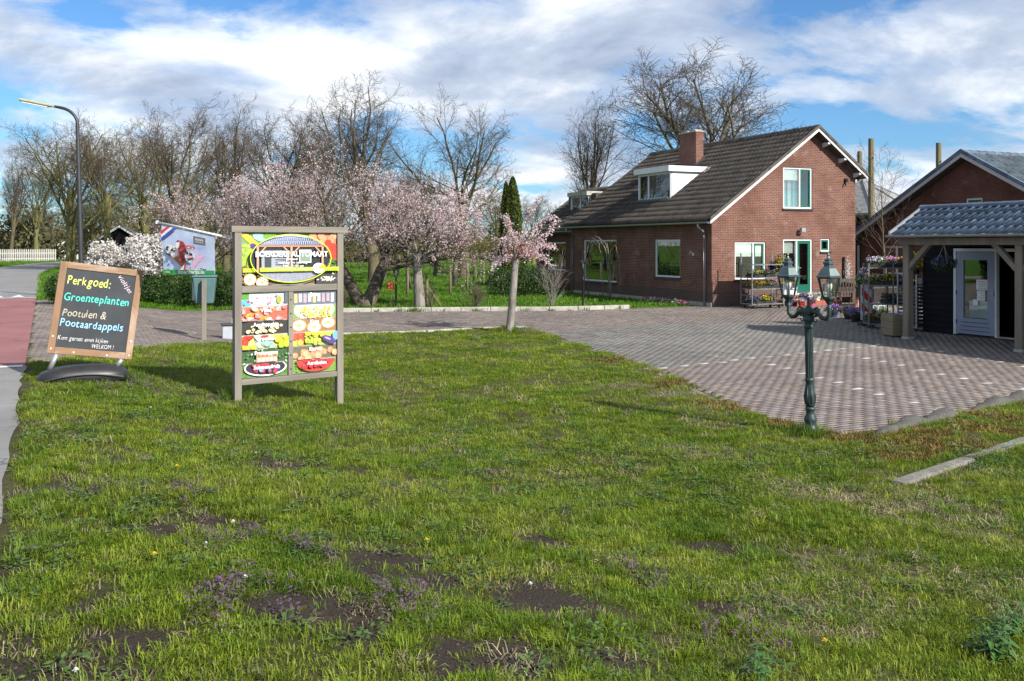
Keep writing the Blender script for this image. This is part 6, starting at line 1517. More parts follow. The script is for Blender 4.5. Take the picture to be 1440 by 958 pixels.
x = at(372, 36); cherry('cherry_tree', 'wide pink blossoming cherry behind the tall sign', (x, 36, -.03), 1.2, 23, cCh, 2.0, .22, 1.10, 3900, .052, group='cherry trees in bloom', leaf=.7, jit=.045)
x = at(296, 40); cherry('cherry_tree', 'pink blossoming cherry behind the ice cream banner', (x, 40, 0), 2.2, 24, cCh, 1.8, .20, 1.08, 3100, .052, group='cherry trees in bloom', leaf=.7, jit=.045)
# small grafted cherry on the lawn corner
cSm = cfgT((9, 4, 3), ((.35, .75), (.4, .7), (.4, .6)), ((25, 85), (25, 50), (25, 55)), up=(0, .10, .02, -.02, -.05), t0=(.92, .2, .2), rmin=.004, wob=(.012, .10, .14, .18, .2), rr=(.34, .55, .6), taper=(.8, .35, .3, .4))
g = G(716, 468)
o, t = cherry('grafted_cherry', 'small grafted cherry with pale pink and reddish blossom at the lawn corner', (g.x, g.y, -.02), .4, 31, cSm, 1.9, .105, 1.0, 300, .045, d=(.12, 0, 1), leaf=.8, jit=.04)
leafmat('rust_blossom', [(0.42, 0.20, 0.15), (0.50, 0.27, 0.22)], 3, .3, .7, True)
rr = np.random.RandomState(5); top = np.array([.20, 0, 1.86])
mk('dense_blossom', cloud_mesh('dense_blossom', top + np.array([0, 0, .28]) + rr.normal(0, 1, (380, 3)) * np.array([.26, .26, .17]), .05, 6, 0, .7), 'rust_blossom', o, 'stuff')
mb = MB(); C = []
for k, (dx, dy, hz, dr2) in enumerate([(.9, -.2, .25, -.35), (1.15, .1, .75, .55), (1.2, .2, .3, .1), (-.6, .1, .1, -.25), (.75, .3, .5, -.3), (-.45, -.3, .55, .7), (.55, -.3, .9, .95), (1.0, -.3, .15, .9)]):
    pts = [tuple(top + np.array([dx * t_, dy * t_, hz * math.sin(t_ * 2.4) + dr2 * t_ * t_])) for t_ in np.linspace(0, 1, 9)]; mb.tube(pts, [.016 - .0014 * i for i in range(9)], 5)
    C += [np.array(pts[i]) * (1 - f_) + np.array(pts[i + 1]) * f_ for i in range(2, 8) for f_ in np.linspace(0, 1, 14)]
mb.build('arching_branches', 'cherry_bark', o, smooth=True)
mk('branch_blossom', cloud_mesh('branch_blossom', np.repeat(np.array(C), 3, 0), .05, 8, .05, .8), 'cherry_blossom', o, 'stuff')
# white magnolia
cMg = cfgT((7, 6, 5), ((.8, 1.2), (.5, .7), (.45, .65)), ((20, 70), (25, 50), (25, 55)), up=(0, .10, .08, .05, .03), t0=(.2, .2, .2), rmin=.007)
for px, D, sc_, t_ in ((205, 33, .95, 'white flowering magnolia behind the ice cream banner'), (150, 34, .80, 'white flowering magnolia just right of the street lamp foot')):
    x = at(px, D); cherry('magnolia', t_, (x, D, float(TZ(x, D))), px, 40 + px, cMg, 1.4, .10, sc_ * 1.15, 2600, .075, leaf=.15, blossom='white_blossom', bark='bark', group='white magnolias', jit=.06)

# ---- orchard: low twiggy fruit trees with budding leaf
leafmat('bud_leaf', [(0.13, 0.13, 0.03), (0.17, 0.17, 0.04), (0.11, 0.13, 0.03)], 1.0, .35, .6, True)
cOr = cfgT((7, 6, 5, 3), ((.9, 1.4), (.45, .65), (.45, .6), (.4, .6)), ((35, 75), (25, 60), (25, 60), (30, 60)), up=(0, .03, .02, .02, 0), t0=(.8, .25, .2, .2), rmin=.007)
OT = bare(51, cOr, 1.5, .12, 'orchard', ('dark_bark', 'olive_twig'))
obud = cloud_mesh('bud_leaves', OT[4].along((2, 3, 4), 3500), .05, 52, .05, .5); obud.materials.append(MATS['bud_leaf'])
for k, (px, D, ptop, rz) in enumerate([(575, 46, 320, 0), (640, 50, 315, 1.3), (690, 47, 322, 2.5), (612, 62, 318, 4.0), (668, 66, 320, 5), (540, 58, 315, 3), (470, 55, 305, 2), (740, 68, 322, .6)]):
    x = at(px, D); o = place_tree(OT, (x, D, -.03), zat(ptop, D), rz, ['low budding fruit tree right behind the straight cherry trunk', 'low budding fruit tree in the middle of the orchard', 'low budding fruit tree left of the cypress', 'fruit tree in the second orchard row right of the cherry trunk', 'fruit tree in the second orchard row near the fence posts', 'fruit tree behind the old forked trunk', 'fruit tree half hidden by the right edge of the tall sign', 'farthest fruit tree seen beside the cypress'][k], 'fruit trees in the orchard', 'fruit_tree', wx=1.15)
    mk('bud_leaves', obud, None, o, 'stuff')
# orchard posts
for k, (px, py, pt_) in enumerate([(573, 418, 372), (633, 415, 374), (657, 409, 370), (666, 403, 366), (680, 403, 368), (643, 388, 362), (600, 432, 385), (694, 400, 362)]):
    g = G(px, py); h = zat(pt_, g.y); o = thing('orchard_post', ['round orchard post nearest the cherry trunk', 'bare wooden orchard post right of the cherry trunk', 'orchard post third from the cherry trunk', 'orchard post leaning on a brace', 'tall pale orchard post close to the cypress', 'distant orchard post in the middle of the meadow', 'thin stake leaning beside the garden lantern', 'orchard post at the foot of the cypress'][k], 'post', (g.x, g.y, 0), 0, 'wooden posts in the orchard')
    MB().tube([(0, 0, -.1), (.01, 0, h * .5), (.0, .01, h)], [.06, .055, .05], 8).build('shaft', 'old_pole', o, smooth=True)
    if k in (3, 6): MB().tube([(.55, .1, -.05), (.03, 0, h * .62)], .035, 6).build('brace', 'old_pole', o)

# ---- evergreens
leafmat('dark_leaf', [(0.018, 0.045, 0.010), (0.032, 0.070, 0.015), (0.055, 0.095, 0.020)], 1.5, .2, .45, True, mulrange=(.5, 1.4))
leafmat('cypress_leaf', [(0.035, 0.055, 0.008), (0.065, 0.090, 0.012), (0.10, 0.12, 0.016)], 2.0, .2, .6, True, mulrange=(.5, 1.4))
leafmat('brown_leaf', [(0.07, 0.065, 0.03), (0.10, 0.085, 0.04), (0.06, 0.07, 0.025)], 1.5, .2, .6, True, mulrange=(.5, 1.4))
def blob_points(blobs, n, seed, shell=.55):
    rr = np.random.RandomState(seed); vol = np.array([b[1][0] * b[1][1] * b[1][2] for b in blobs]) ** .7; idx = rr.choice(len(blobs), n, p=vol / vol.sum())
    d = rr.normal(0, 1, (n, 3)); d /= np.linalg.norm(d, axis=1)[:, None]; r = (shell + (1 - shell) * rr.rand(n)) * (0.86 + .28 * rr.rand(n))
    P_ = np.array([blobs[i][0] for i in idx]) + d * r[:, None] * np.array([blobs[i][1] for i in idx]); return P_[P_[:, 2] > 0.0]
def bush(name, label, loc, blobs, n, size, mat, seed, group=None, asp=.45, cat='bush', stems=True):
    o = thing(name, label, cat, loc, 0, group); mk('foliage', cloud_mesh('foliage', blob_points(blobs, n, seed), size, seed, 0, asp), mat, o, 'stuff')
    if stems:
        mb = MB()
        for c, r in blobs: mb.tube([(c[0] * .6, c[1] * .6, -.05), (c[0] * .9, c[1] * .9, c[2] * .6), tuple(np.array(c) + np.array([0, 0, r[2] * .5]))], [.04, .03, .01], 6)
        mb.build('stems', 'dark_bark', o)
    return o
x = at(255, 32.5); zb = float(TZ(x, 32.5)); rr = random.Random(3)
bl = [((-1.9 + .55 * k, rr.uniform(-.3, .3), .55 + rr.uniform(-.1, .2)), (.62, .7, .62 + rr.uniform(-.1, .15))) for k in range(8)]
bush('evergreen_bush', 'wide dark evergreen bush behind the bin and brick drive', (x, 32.6, zb), bl, 24000, .07, 'dark_leaf', 61)
x = at(90, 27); bush('evergreen_bush', 'small dark evergreen at the road edge left of the chalkboard', (at(84, 27.5), 27.5, float(TZ(at(84, 27.5), 27.5))), [((0, 0, .45), (.45, .45, .5)), ((.5, .2, .4), (.5, .5, .45))], 6000, .07, 'dark_leaf', 62)
xc = at(721, 41); cyp = thing('cypress', 'dark green columnar cypress left of the farmhouse', 'tree', (xc, 41, 0), 0)
def cone_pts(n, h, r, seed, z0=.3):
    rr = np.random.RandomState(seed); z = z0 + (h - z0) * rr.rand(n) ** .85; t = (z - z0) / (h - z0); prof = r * np.minimum(1, (1 - t) ** .55 * 1.12) * (.55 + .45 * np.minimum(1, t * 6)); a = rr.rand(n) * 2 * PI
    q = prof * (.75 + .3 * rr.rand(n)) * (1 + .10 * np.sin(a * 5 + z * 2)); return np.stack([q * np.cos(a), q * np.sin(a), z], 1)
ztop = zat(249, 41)
P1 = cone_pts(16000, ztop, .60, 71); P2 = cone_pts(6500, ztop - .22, .42, 72) + np.array([-.30, .1, 0])
V_, F_, a_ = leaf_cloud(np.concatenate([P1, P2]), .10, 73, 0, .35); mk('crown', np_mesh('crown', V_, F_, 4, fattr=a_), 'cypress_leaf', cyp)
MB().tube([(0, 0, -.1), (0, 0, ztop * .8)], [.12, .03], 8).build('trunk', 'dark_bark', cyp)
bush('dark_shrub', 'dark shrubs at the foot of the cypress', (at(722, 39), 39, 0), [((-.5, 0, .6), (.7, .6, .7)), ((.5, .2, .7), (.7, .6, .75)), ((1.2, .4, .6), (.6, .5, .6))], 8000, .08, 'dark_leaf', 74)
bush('clipped_shrub', 'brownish hedge shrub against the rear wing wall', (*HL(.35, 14.2), 0), [((-.3, -1.0, .5), (.5, .9, .55)), ((-.3, .3, .55), (.5, .9, .6)), ((-.3, 1.5, .5), (.5, .8, .5))], 8000, .06, 'brown_leaf', 75)
# bare twiggy shrubs along the kerb
cSh = cfgT((5, 4), ((.5, .9), (.4, .7)), ((15, 40), (20, 45)), up=(.05, .05, .05), t0=(.2, .2), rmin=.004, rr=(.6, .6), wob=(.08, .12, .15))
def twiggy(name, label, px, py, ptop, n, spread, seed, mat='twig', group='bare shrubs by the kerb', D=None):
    if D: gx_, gy_, gz_ = at(px, D), D, 0.0
    else: g = G(px, py); gx_, gy_, gz_ = g.x, g.y, g.z
    h = zat(ptop, gy_) - gz_; t = Tree(seed); rr = np.random.RandomState(seed)
    for k in range(n): a = rr.rand() * 6.28; t.grow(np.array([.06 * math.cos(a), .06 * math.sin(a), -.05]), np.array([spread * math.cos(a) * rr.rand(), spread * math.sin(a) * rr.rand(), 1.0]), h * rr.uniform(.55, .95), .012, 0, cSh)
    o = thing(name, label, 'shrub', (gx_, gy_, gz_), 0, group); mk('branches', t.mesh('branches', (0, 1, 2), {0: 5, 1: 3, 2: 3}), mat, o); return o
twiggy('bare_shrub', 'bare upright shrub behind the kerb left of the farmhouse', 775, 433, 374, 10, .25, 81, 'cherry_bark')
twiggy('bare_shrub', 'low spreading bare shrub on the garden lawn', 668, 434, 398, 16, .9, 82)
twiggy('bare_shrub', 'small bare shrub beside the cherry trunk', 605, 434, 400, 8, .6, 83)
twiggy('bare_shrub', 'bare bush by the low orchard fence', 480, 434, 395, 14, .8, 84)
# young tree in front of the barn
x = at(1247, 29); yt = Tree(91); cY = cfgT((26, 5, 3), ((.28, .5), (.4, .6), (.4, .6)), ((30, 55), (25, 50), (25, 50)), up=(0, .06, .03, .02), t0=(.35, .2, .2), rmin=.004, rr=(.42, .55, .5), taper=(.12, .3, .4, .4))
yt.grow(np.zeros(3), np.array([0, 0, 1.0]), zat(242, 29), .05, 0, cY); o = thing('young_tree', 'young bare tree in front of the brick barn', 'tree', (x, 29, 0), 0)
mk('trunk', yt.mesh('trunk', (0,), SIDES), 'bark', o); mk('crown', yt.mesh('crown', (1, 2, 3), {1: 4, 2: 3, 3: 3}), 'twig', o)
# rose arch of bent branches by the big window
o = thing('branch_arch', 'arch of bent climbing branches in front of the big farmhouse window', 'arch', (*HL(-1.1, 6.4), 0), TH)
for (y0, y1, hh, r) in ((1.0, -1.0, 2.55, .016), (.7, -1.2, 2.45, .012), (1.2, -.6, 2.5, .012), (-1.05, -1.9, 2.2, .010)):
    rr = random.Random(int(y0 * 10)); pts = []
    for t in np.linspace(0, 1, 17):
        yy = y0 + (y1 - y0) * (0.5 - .5 * math.cos(PI * t)); zz_ = hh * min(1, math.sin(PI * t) ** .55 if 0 < t < 1 else 0); pts.append((rr.uniform(-.03, .03), yy + rr.uniform(-.04, .04), zz_))
    MB().tube(pts, r, 6).build('branch', 'cherry_bark', o, smooth=True)
MB().tube([(0, -1.05, 0), (.02, -1.15, .5), (-.02, -1.0, 1.1), (.0, -1.1, 1.7), (0, -.9, 2.3)], [.03, .028, .022, .018, .010], 7).build('stem', 'oak', o, smooth=True)
# thicket and far woodland: nobody could count these stems
rr = np.random.RandomState(9); tw = Tree(95); cTh = cfgT((4, 3), ((.5, .8), (.5, .7)), ((15, 45), (20, 50)), up=(.02, .05, .03), t0=(.2, .2), rmin=.006, rr=(.6, .6), wob=(.08, .12, .15))
for k in range(420):
    x_ = rr.uniform(-62, 20); y_ = rr.uniform(78, 112) - (10 if x_ < -35 else 0)
    s_, d_ = sd_of(x_, y_)
    if -9 < d_ < 1.5: continue
    tw.grow(np.array([x_, y_, 0.0]), np.array([rr.normal(0, .2), rr.normal(0, .2), 1.0]), rr.uniform(1.2, 3.4), .04, 0, cTh)
tag(mk('thicket', tw.mesh('thicket', (0, 1, 2), {0: 4, 1: 3, 2: 3}), 'olive_twig', kind='stuff'), 'brown leafless thicket under the trees behind the meadow', 'thicket')
leafmat('far_wood', [(0.060, 0.062, 0.026), (0.095, 0.085, 0.042), (0.085, 0.066, 0.042)], .25, .1, .9, True, mulrange=(.6, 1.3))
bw_ = [((rr.uniform(-95, 70), rr.uniform(116, 150), rr.uniform(.5, 2.2)), (rr.uniform(3, 7), rr.uniform(2, 4), rr.uniform(1.5, 4.0))) for k in range(110)] + [((rr.uniform(-90, -22), rr.uniform(100, 125), rr.uniform(1.5, 3.5)), (rr.uniform(3, 6), rr.uniform(2, 4), rr.uniform(2.5, 4.5))) for k in range(30)]
tag(mk('far_woodland', cloud_mesh('far_woodland', blob_points(bw_, 110000, 96, .3), .55, 97, 0, .5), 'far_wood', kind='stuff'), 'distant brown hedges and woodland along the horizon', 'woodland')
# ------------------------------------------------------------------ flowers, trolleys, tables by the house and shop
leafmat('pot_leaf', [(0.04, 0.09, 0.015), (0.07, 0.13, 0.025)], 6, .25, .5, True)
simple('black_plastic', (0.022, 0.022, 0.024), .5, var=.2, bump=0)
simple('galvanised', (0.20, 0.21, 0.22), .5, .5, var=.2, scale=6, bump=.1)
FC = dict(purple=(0.24, .10, .42), violet=(0.30, .20, .50), yellow=(0.75, .55, .03), white=(0.72, .72, .68), orange=(0.70, .28, .02), pink=(0.66, .16, .30), blue=(0.22, .26, .56), red=(0.60, .05, .04), lilac=(0.50, .40, .60), darkp=(0.13, .08, .16))
for k, c in FC.items(): leafmat('bloom_' + k, [tuple(.8 * x for x in c), c], 8, .25, .6, True, mulrange=(.7, 1.2))
PC = dict(black=(0.022, .022, .024), violet=(0.14, .07, .36), red=(0.46, .03, .03), pink=(0.56, .06, .24), white=(0.68, .68, .65), terracotta=(0.42, .16, .08), blue=(0.03, .05, .14))
for k, c in PC.items(): simple('pot_' + k, c, .45, var=.12, bump=0)
_pid = [0]
def pot(loc, label, bloom, potc='black', r=.13, h=.18, fh=.16, fr=None, n=110, group='potted flowers', name='flower_pot', tray=None, bs=.045):
    _pid[0] += 1; sd = 100 + _pid[0]; rr = np.random.RandomState(sd); o = thing(name, label, 'flowers', loc, TH, group); fr = fr or r * 1.5
    if tray:
        a, b_ = tray; mb = MB(); i = .012
        mb.box(-a, a, -b_, b_, 0, .012); mb.box(-a, -a + i, -b_, b_, .012, h); mb.box(a - i, a, -b_, b_, .012, h); mb.box(-a + i, a - i, -b_, -b_ + i, .012, h); mb.box(-a + i, a - i, b_ - i, b_, .012, h); mb.build('tray', 'pot_' + potc, o)
        P_ = np.stack([rr.uniform(-a, a, n), rr.uniform(-b_, b_, n), h + fh * rr.rand(n)], 1)
    else:
        MB().lathe([(r * .7, 0), (r * .95, h * .85), (r * 1.05, h * .86), (r * 1.05, h), (r * .9, h), (r * .88, h * .8)], 14).build('pot', 'pot_' + potc, o)
        d = rr.normal(0, 1, (n, 3)); d /= np.linalg.norm(d, axis=1)[:, None]; d[:, 2] = np.abs(d[:, 2]); P_ = d * np.array([fr, fr, fh]) * (.5 + .5 * rr.rand(n))[:, None] + np.array([0, 0, h * .95])
    mk('foliage', cloud_mesh('foliage', np.repeat(P_, 2, 0) - np.array([0, 0, .03]), .07, sd, .03, .45), 'pot_leaf', o, 'stuff')
    cols = bloom if isinstance(bloom, (list, tuple)) else [bloom]
    for j, c in enumerate(cols):
        Q = P_[j::len(cols)][:max(12, int(n * .6 / len(cols)))] + np.array([0, 0, .035]); mk('blooms', cloud_mesh('blooms', np.repeat(Q, 3, 0), bs, sd + 7 + j, .018, .85), 'bloom_' + c, o, 'stuff')
    return o
def loc_h(x, y, z=0): a = HL(x, y); return (a[0], a[1], z)
# trolley against the gable
cx0, cx1, cy0, cy1 = .62, 1.98, -1.45, -.85
tr = thing('flower_trolley', 'grey metal plant trolley with three shelves in front of the farmhouse gable', 'trolley', (*HL(0, 0), 0), TH, 'plant trolleys')
for x in (cx0, cx1):
    for y in (cy0, cy1): MB().box(x - .018, x + .018, y - .018, y + .018, .12, 1.92).build('upright', 'galvanised', tr); 
for x in (cx0 + .12, cx1 - .12):
    for y in (cy0 + .06, cy1 - .06): MB().box(x - .02, x + .02, y - .045, y + .045, 0.0, .10).build('wheel', 'black_plastic', tr)
shz = (.13, .66, 1.05, 1.50)
for z in shz: MB().box(cx0 + .02, cx1 - .02, cy0, cy1, z, z + .035).build('shelf', 'galvanised', tr)
for x in (cx0, cx1):
    for z in (.45, .9, 1.3): MB().box(x - .01, x + .01, cy0 + .02, cy1 - .02, z, z + .02).build('side_rail', 'galvanised', tr)
TR = [(0, .30, ('blue', 'violet'), 'blue violets on the bottom shelf of the gable trolley'), (0, .75, ('yellow',), 'yellow violas on the bottom shelf of the gable trolley'), (1, .25, ('orange',), 'orange violas at the left of the middle trolley shelf'), (1, .65, ('yellow',), 'yellow violas in the centre of the middle trolley shelf'), (1, 1.05, ('lilac', 'violet'), 'lilac violas at the right of the middle trolley shelf'),
      (2, .35, ('white', 'yellow'), 'white and yellow violas on the upper trolley shelf'), (2, .85, ('darkp', 'lilac'), 'dark purple plants on the upper trolley shelf')]
for s, xo, bl_, lb in TR: pot((*HL(cx0 + xo + .02, (cy0 + cy1) / 2), shz[s] + .037), lb, bl_, 'black', h=.09, tray=(.21, .25), n=150, fh=.13, name='flower_tray', group='trays of violas')
pot((*HL(cx0 + 1.15, -1.1), shz[2] + .037), 'tall dark leafy plant on the right of the gable trolley', ('darkp',), 'black', r=.10, h=.14, fh=.42, fr=.13, n=150)
# pots round the doorstep
for x, y, z, bl_, pc, r_, lb in [(2.75, -.9, 0, 'violet', 'violet', .13, 'violet pot of flowers on the stand left of the step'), (2.95, -1.25, 0, 'white', 'red', .095, 'red flower pot left of the red doorstep'), (3.35, -1.35, 0, 'purple', 'pink', .10, 'bright pink flower pot in front of the red doorstep'),
                             (3.75, -.75, .17, 'white', 'white', .16, 'white pot of white flowers at the left of the doorstep'), (4.15, -.75, .17, 'white', 'white', .15, 'white pot of white flowers in the middle of the doorstep'), (4.55, -.75, .17, 'white', 'white', .15, 'white pot of white flowers at the right of the doorstep'), (3.6, -.7, .17, 'violet', 'violet', .12, 'violet pot tucked behind the white pots')]:
    pot(loc_h(x, y, z), lb, bl_, pc, r_, .17, .12, n=60)
st_ = thing('plant_stand', 'low metal plant stand left of the red doorstep', 'plant stand', loc_h(2.75, -.75), TH)
for x in (-.3, .3):
    for y in (-.2, .2): MB().box(x - .012, x + .012, y - .012, y + .012, 0, .62).build('leg', 'galvanised', st_)
MB().box(-.3, .3, -.2, .2, .58, .60).build('top', 'galvanised', st_); MB().box(-.3, .3, -.2, .2, .22, .24).build('shelf', 'galvanised', st_)
pot((*HL(2.6, -.75), .602), 'yellow flowers in a violet pot on top of the plant stand', 'yellow', 'violet', .11, .16, .14, n=80); pot((*HL(2.92, -.75), .602), 'orange flowers on top of the plant stand', 'orange', 'violet', .10, .15, .13, n=80)
hb = thing('hanging_plant', 'yellow flowering plant hung on the wall left of the green door', 'hanging plant', (0, 0, 0), 0); hb.location = loc_h(3.0, -.12, 0); hb.rotation_euler = (0, 0, TH)
MB().box(-.1, .1, -.08, .10, 1.35, 1.5).tube([(0, .1, 1.5), (0, .1, 1.85), (0, 0, 1.88)], .01, 5).build('wall_basket', 'black_metal', hb); rr = np.random.RandomState(3)
mk('foliage', cloud_mesh('foliage', np.array([0, -.02, 1.55]) + rr.normal(0, 1, (260, 3)) * np.array([.12, .08, .14]), .07, 4, 0, .5), 'pot_leaf', hb, 'stuff'); mk('blooms', cloud_mesh('blooms', np.array([.03, -.06, 1.57]) + rr.normal(0, 1, (220, 3)) * np.array([.10, .06, .12]), .05, 5, 0, .8), 'bloom_yellow', hb, 'stuff')
wd = thing('wall_wreath', 'oval woven grey decoration on the gable wall right of the small window', 'wreath', loc_h(6.15, -.02), TH)
MB().box(-.04, .03, -.06, -.0, .75, 1.75).build('backboard', 'black_metal', wd); rr = np.random.RandomState(8); mk('woven_twigs', cloud_mesh('woven_twigs', np.array([.12, -.08, 1.2]) + rr.normal(0, 1, (500, 3)) * np.array([.07, .04, .20]), .07, 9, 0, .3), 'bloom_white', wd, 'stuff')
# long table of violas with lattice front, bench
tb = thing('flower_table', 'long dark lattice fronted table of flowers right of the farmhouse door', 'table', loc_h(0, 0), TH); simple('dark_wood', (0.055, 0.048, 0.040), .8, var=.3, bump=.3)
X0, X1, Y0, Y1 = 4.95, 7.35, -2.6, -1.8
MB().box(X0, X1, Y0, Y1, .66, .71).build('table_top', 'dark_wood', tb)
for x in (X0 + .06, X1 - .06):
    for y in (Y0 + .06, Y1 - .06): MB().box(x - .035, x + .035, y - .035, y + .035, -.01, .658).build('leg', 'dark_wood', tb)
for k in range(26): x = X0 + .15 + k * .05; MB().box(x, x + .022, Y0 + .02, Y0 + .04, .12, .655).build('slat', 'dark_wood', tb)
for k, (xo, c, lb) in enumerate([(.25, ('violet', 'white'), 'violet and white violas at the left of the long table'), (.70, ('pink', 'white'), 'pink and white violas second from the left on the long table'), (1.12, ('white', 'violet'), 'white violas in the middle of the long table'), (1.55, ('yellow',), 'yellow violas right of the middle on the long table'), (2.0, ('yellow', 'yellow'), 'yellow violas at the right end of the long table')]):
    pot((*HL(X0 + xo, (Y0 + Y1) / 2), .712), lb, c, 'black', h=.08, tray=(.2, .33), n=170, fh=.11, name='flower_tray', group='trays of violas')
bn = thing('garden_bench', 'dark wooden garden bench against the gable beyond the flower table', 'bench', loc_h(6.0, -.55), TH)
for k in range(5): MB().box(-.75, .75, -.25 + k * .1, -.17 + k * .1, .42, .45).build('seat_slat', 'dark_wood', bn)
MB().box(-.75, .75, .26, .30, .80, .92).build('back_rail', 'dark_wood', bn)
for k in range(11): MB().box(-.7 + k * .14, -.66 + k * .14, .265, .29, .46, .80).build('back_slat', 'dark_wood', bn)
for x in (-.7, .7):
    for y in (-.2, .27): MB().box(x - .03, x + .03, y - .03, y + .03, 0, .42 if y < 0 else .92).build('leg', 'dark_wood', bn)
# hanging feeder rods behind the lamp
fd = thing('spade_stand', 'two thin dark rods with a small shovel standing on the paving behind the lantern', 'tools', G(1172, 427), 0); MB().tube([(0, 0, .0), (0, 0, .95)], .014, 6).build('handle', 'dark_wood', fd); MB().box(-.08, .08, -.015, .015, .0, .16).build('blade', 'black_metal', fd)
# pots of purple flowers on the paving
for px, py, c, lb in [(1172, 446, 'purple', 'bright purple flower pot standing farthest left on the paving'), (1193, 449, 'darkp', 'dark purple flower pot second from left on the paving'), (1203, 453, 'violet', 'violet flower pot nearest the camera on the paving'), (1212, 449, 'lilac', 'lilac flower pot against the striped board'), (1230, 447, 'white', 'white flower pot right of the striped board'), (1240, 446, 'white', 'pale flower pot between trolley and striped board')]:
    g = G(px, py); pot((g.x, g.y, 0), lb, (c, 'lilac') if c == 'purple' else c, 'blue' if c == 'purple' else 'black', .15, .2, .2, fr=.27, n=170, bs=.05)
simple('rust', (0.12, .05, .03), .8)
for px, py in ((1176, 443), (1196, 446), (1206, 445)):
    g = G(px, py); o = thing('rusty_hook', ['curled rusty iron garden hook above the leftmost purple pot', 'curled rusty iron garden hook above the dark purple pot', 'curled rusty iron garden hook nearest the striped board'][(px - 1176) // 15 if px < 1200 else 2], 'garden ornament', (g.x, g.y, 0), 0, 'iron hooks among the pots')
    MB().tube([(0, 0, 0), (0, 0, .5)] + [(.06 - .06 * math.cos(t), 0, .5 + .07 * math.sin(t)) for t in np.linspace(.3, 4.2, 9)], .008, 6).build('rod', 'rust', o)
g = G(1206, 440); o = thing('hen_ornament', 'terracotta hen ornament among the pots by the striped board', 'ornament', (g.x, g.y, 0), .4)
MB().lathe([(.05, 0), (.12, .04), (.15, .13), (.12, .22), (.07, .29), (.055, .36), (.06, .41), (.03, .45)], 12).build('body', 'pot_terracotta', o, smooth=True); MB().box(-.015, .015, -.09, .02, .44, .50).build('comb', 'orange_red', o); MB().prism([(.08, .16), (.24, .34), (.20, .16)], 'y', -.03, .03).build('tail', 'dark_wood', o)
# red and white hazard board
g = G(1218, 458); hz = thing('hazard_board', 'upright red and white striped hazard board by the plant racks', 'hazard board', (g.x, g.y, 0), R(14))
MB().box(-.16, .16, -.012, .012, .16, 1.12).build('panel', 'white_paint', hz); MB().box(.162, .20, -.02, .02, 0, 1.12).build('frame', 'zinc', hz); MB().box(-.2, .2, -.12, .12, 0, .10).build('foot', 'black_plastic', hz)
p = Print(TF((0, 0, 0), (1, 0, 0), (0, -1, 0)), .0125); p.clipr = (-.155, .155, .17, 1.11)
for k in range(4): z = .22 + k * .42; p.poly([(-.155, z + .42), (-.155, z + .21), (.155, z - .10), (.155, z + .11)], (0.60, .05, .03))
p.build('stripes', 'print', hz)
ow = pot((at(1213, 26.4), 26.4, 1.14 - 1.14), 'dark lilac hanging plant above the striped board', ('lilac', 'darkp'), 'black', .12, 1.15, .42, fr=.20, n=260, name='tall_planter', bs=.05)
# rack of plants beside the shop
rk = thing('plant_rack', 'metal plant rack with three shelves left of the shop porch', 'rack', (at(1252, 24.6), 24.6, 0), R(-6), 'plant trolleys')
for x in (-.62, 0.0, .62):
    for y in (-.25, .25): MB().box(x - .016, x + .016, y - .016, y + .016, .08, 1.72).build('upright', 'galvanised', rk)
for z in (.10, .62, 1.12, 1.58): MB().box(-.63, .63, -.26, .26, z, z + .03).build('shelf', 'galvanised', rk)
for x in (-.5, .5):
    for y in (-.2, .2): MB().box(x - .02, x + .02, y - .04, y + .04, 0, .08).build('wheel', 'black_plastic', rk)
RK = [(1.612, -.40, ('white', 'lilac'), 'white violas on the top shelf of the shop rack, left'), (1.612, .05, ('pink', 'lilac'), 'pink violas on the top shelf of the shop rack, middle'), (1.612, .42, ('orange', 'yellow'), 'orange violas on the top shelf of the shop rack, right'), (1.152, -.42, ('yellow', 'white'), 'yellow and white violas on the second shelf, left'), (1.152, -.02, ('yellow',), 'yellow violas on the second shelf of the shop rack, middle'), (1.152, .40, ('blue', 'lilac'), 'blue violas on the second shelf of the shop rack, right'), (.652, .0, ('darkp',), 'dark leafed plants on the third shelf of the shop rack'), (.652, .40, ('yellow',), 'bright yellow violas on the third shelf of the shop rack'), (.132, -.42, ('red', 'white'), 'red and white flowers on the lowest shelf of the shop rack')]
Mr_ = Matrix.Rotation(R(-6), 3, 'Z')
for z, xo, c, lb in RK:
    v = Mr_ @ Vector((xo, 0, 0)); o = pot((at(1252, 24.6) + v.x, 24.6 + v.y, z), lb, c, 'black', h=.10, tray=(.19, .22), n=130, fh=.14, name='flower_tray', group='trays of violas'); o.rotation_euler = (0, 0, R(-6))
# trolley stacked with dark trays beside the shop wall
tc_ = Vector(G(1292, 466)); ts = thing('tray_trolley', 'tall trolley stacked with empty dark trays beside the black wall', 'trolley', (tc_.x, tc_.y + .25, 0), TH, 'plant trolleys')
for x in (-.26, .26):
    for y in (-.3, .3): MB().box(x - .015, x + .015, y - .015, y + .015, .08, 1.45).build('upright', 'zinc', ts)
simple('tray_dark', (0.045, 0.055, 0.065), .35, var=.3, bump=0)
for k in range(11): MB().box(-.25, .25, -.28, .28, .14 + k * .095, .19 + k * .095).build('tray', 'tray_dark', ts)
MB().box(-.27, .27, -.31, .31, .09, .12).build('base_shelf', 'zinc', ts); MB().box(-.25, .25, -.295, -.285, 1.22, 1.36).build('label_card', 'paper', ts)
for x in (-.2, .2):
    for y in (-.2, .2): MB().box(x - .02, x + .02, y - .04, y + .04, 0, .085).build('wheel', 'black_plastic', ts)
pot((tc_.x - .05, tc_.y + .1, 1.46), 'yellow flowering plant on top of the tray trolley', ('yellow', 'yellow'), 'black', .15, .12, .45, fr=.24, n=240, bs=.055)
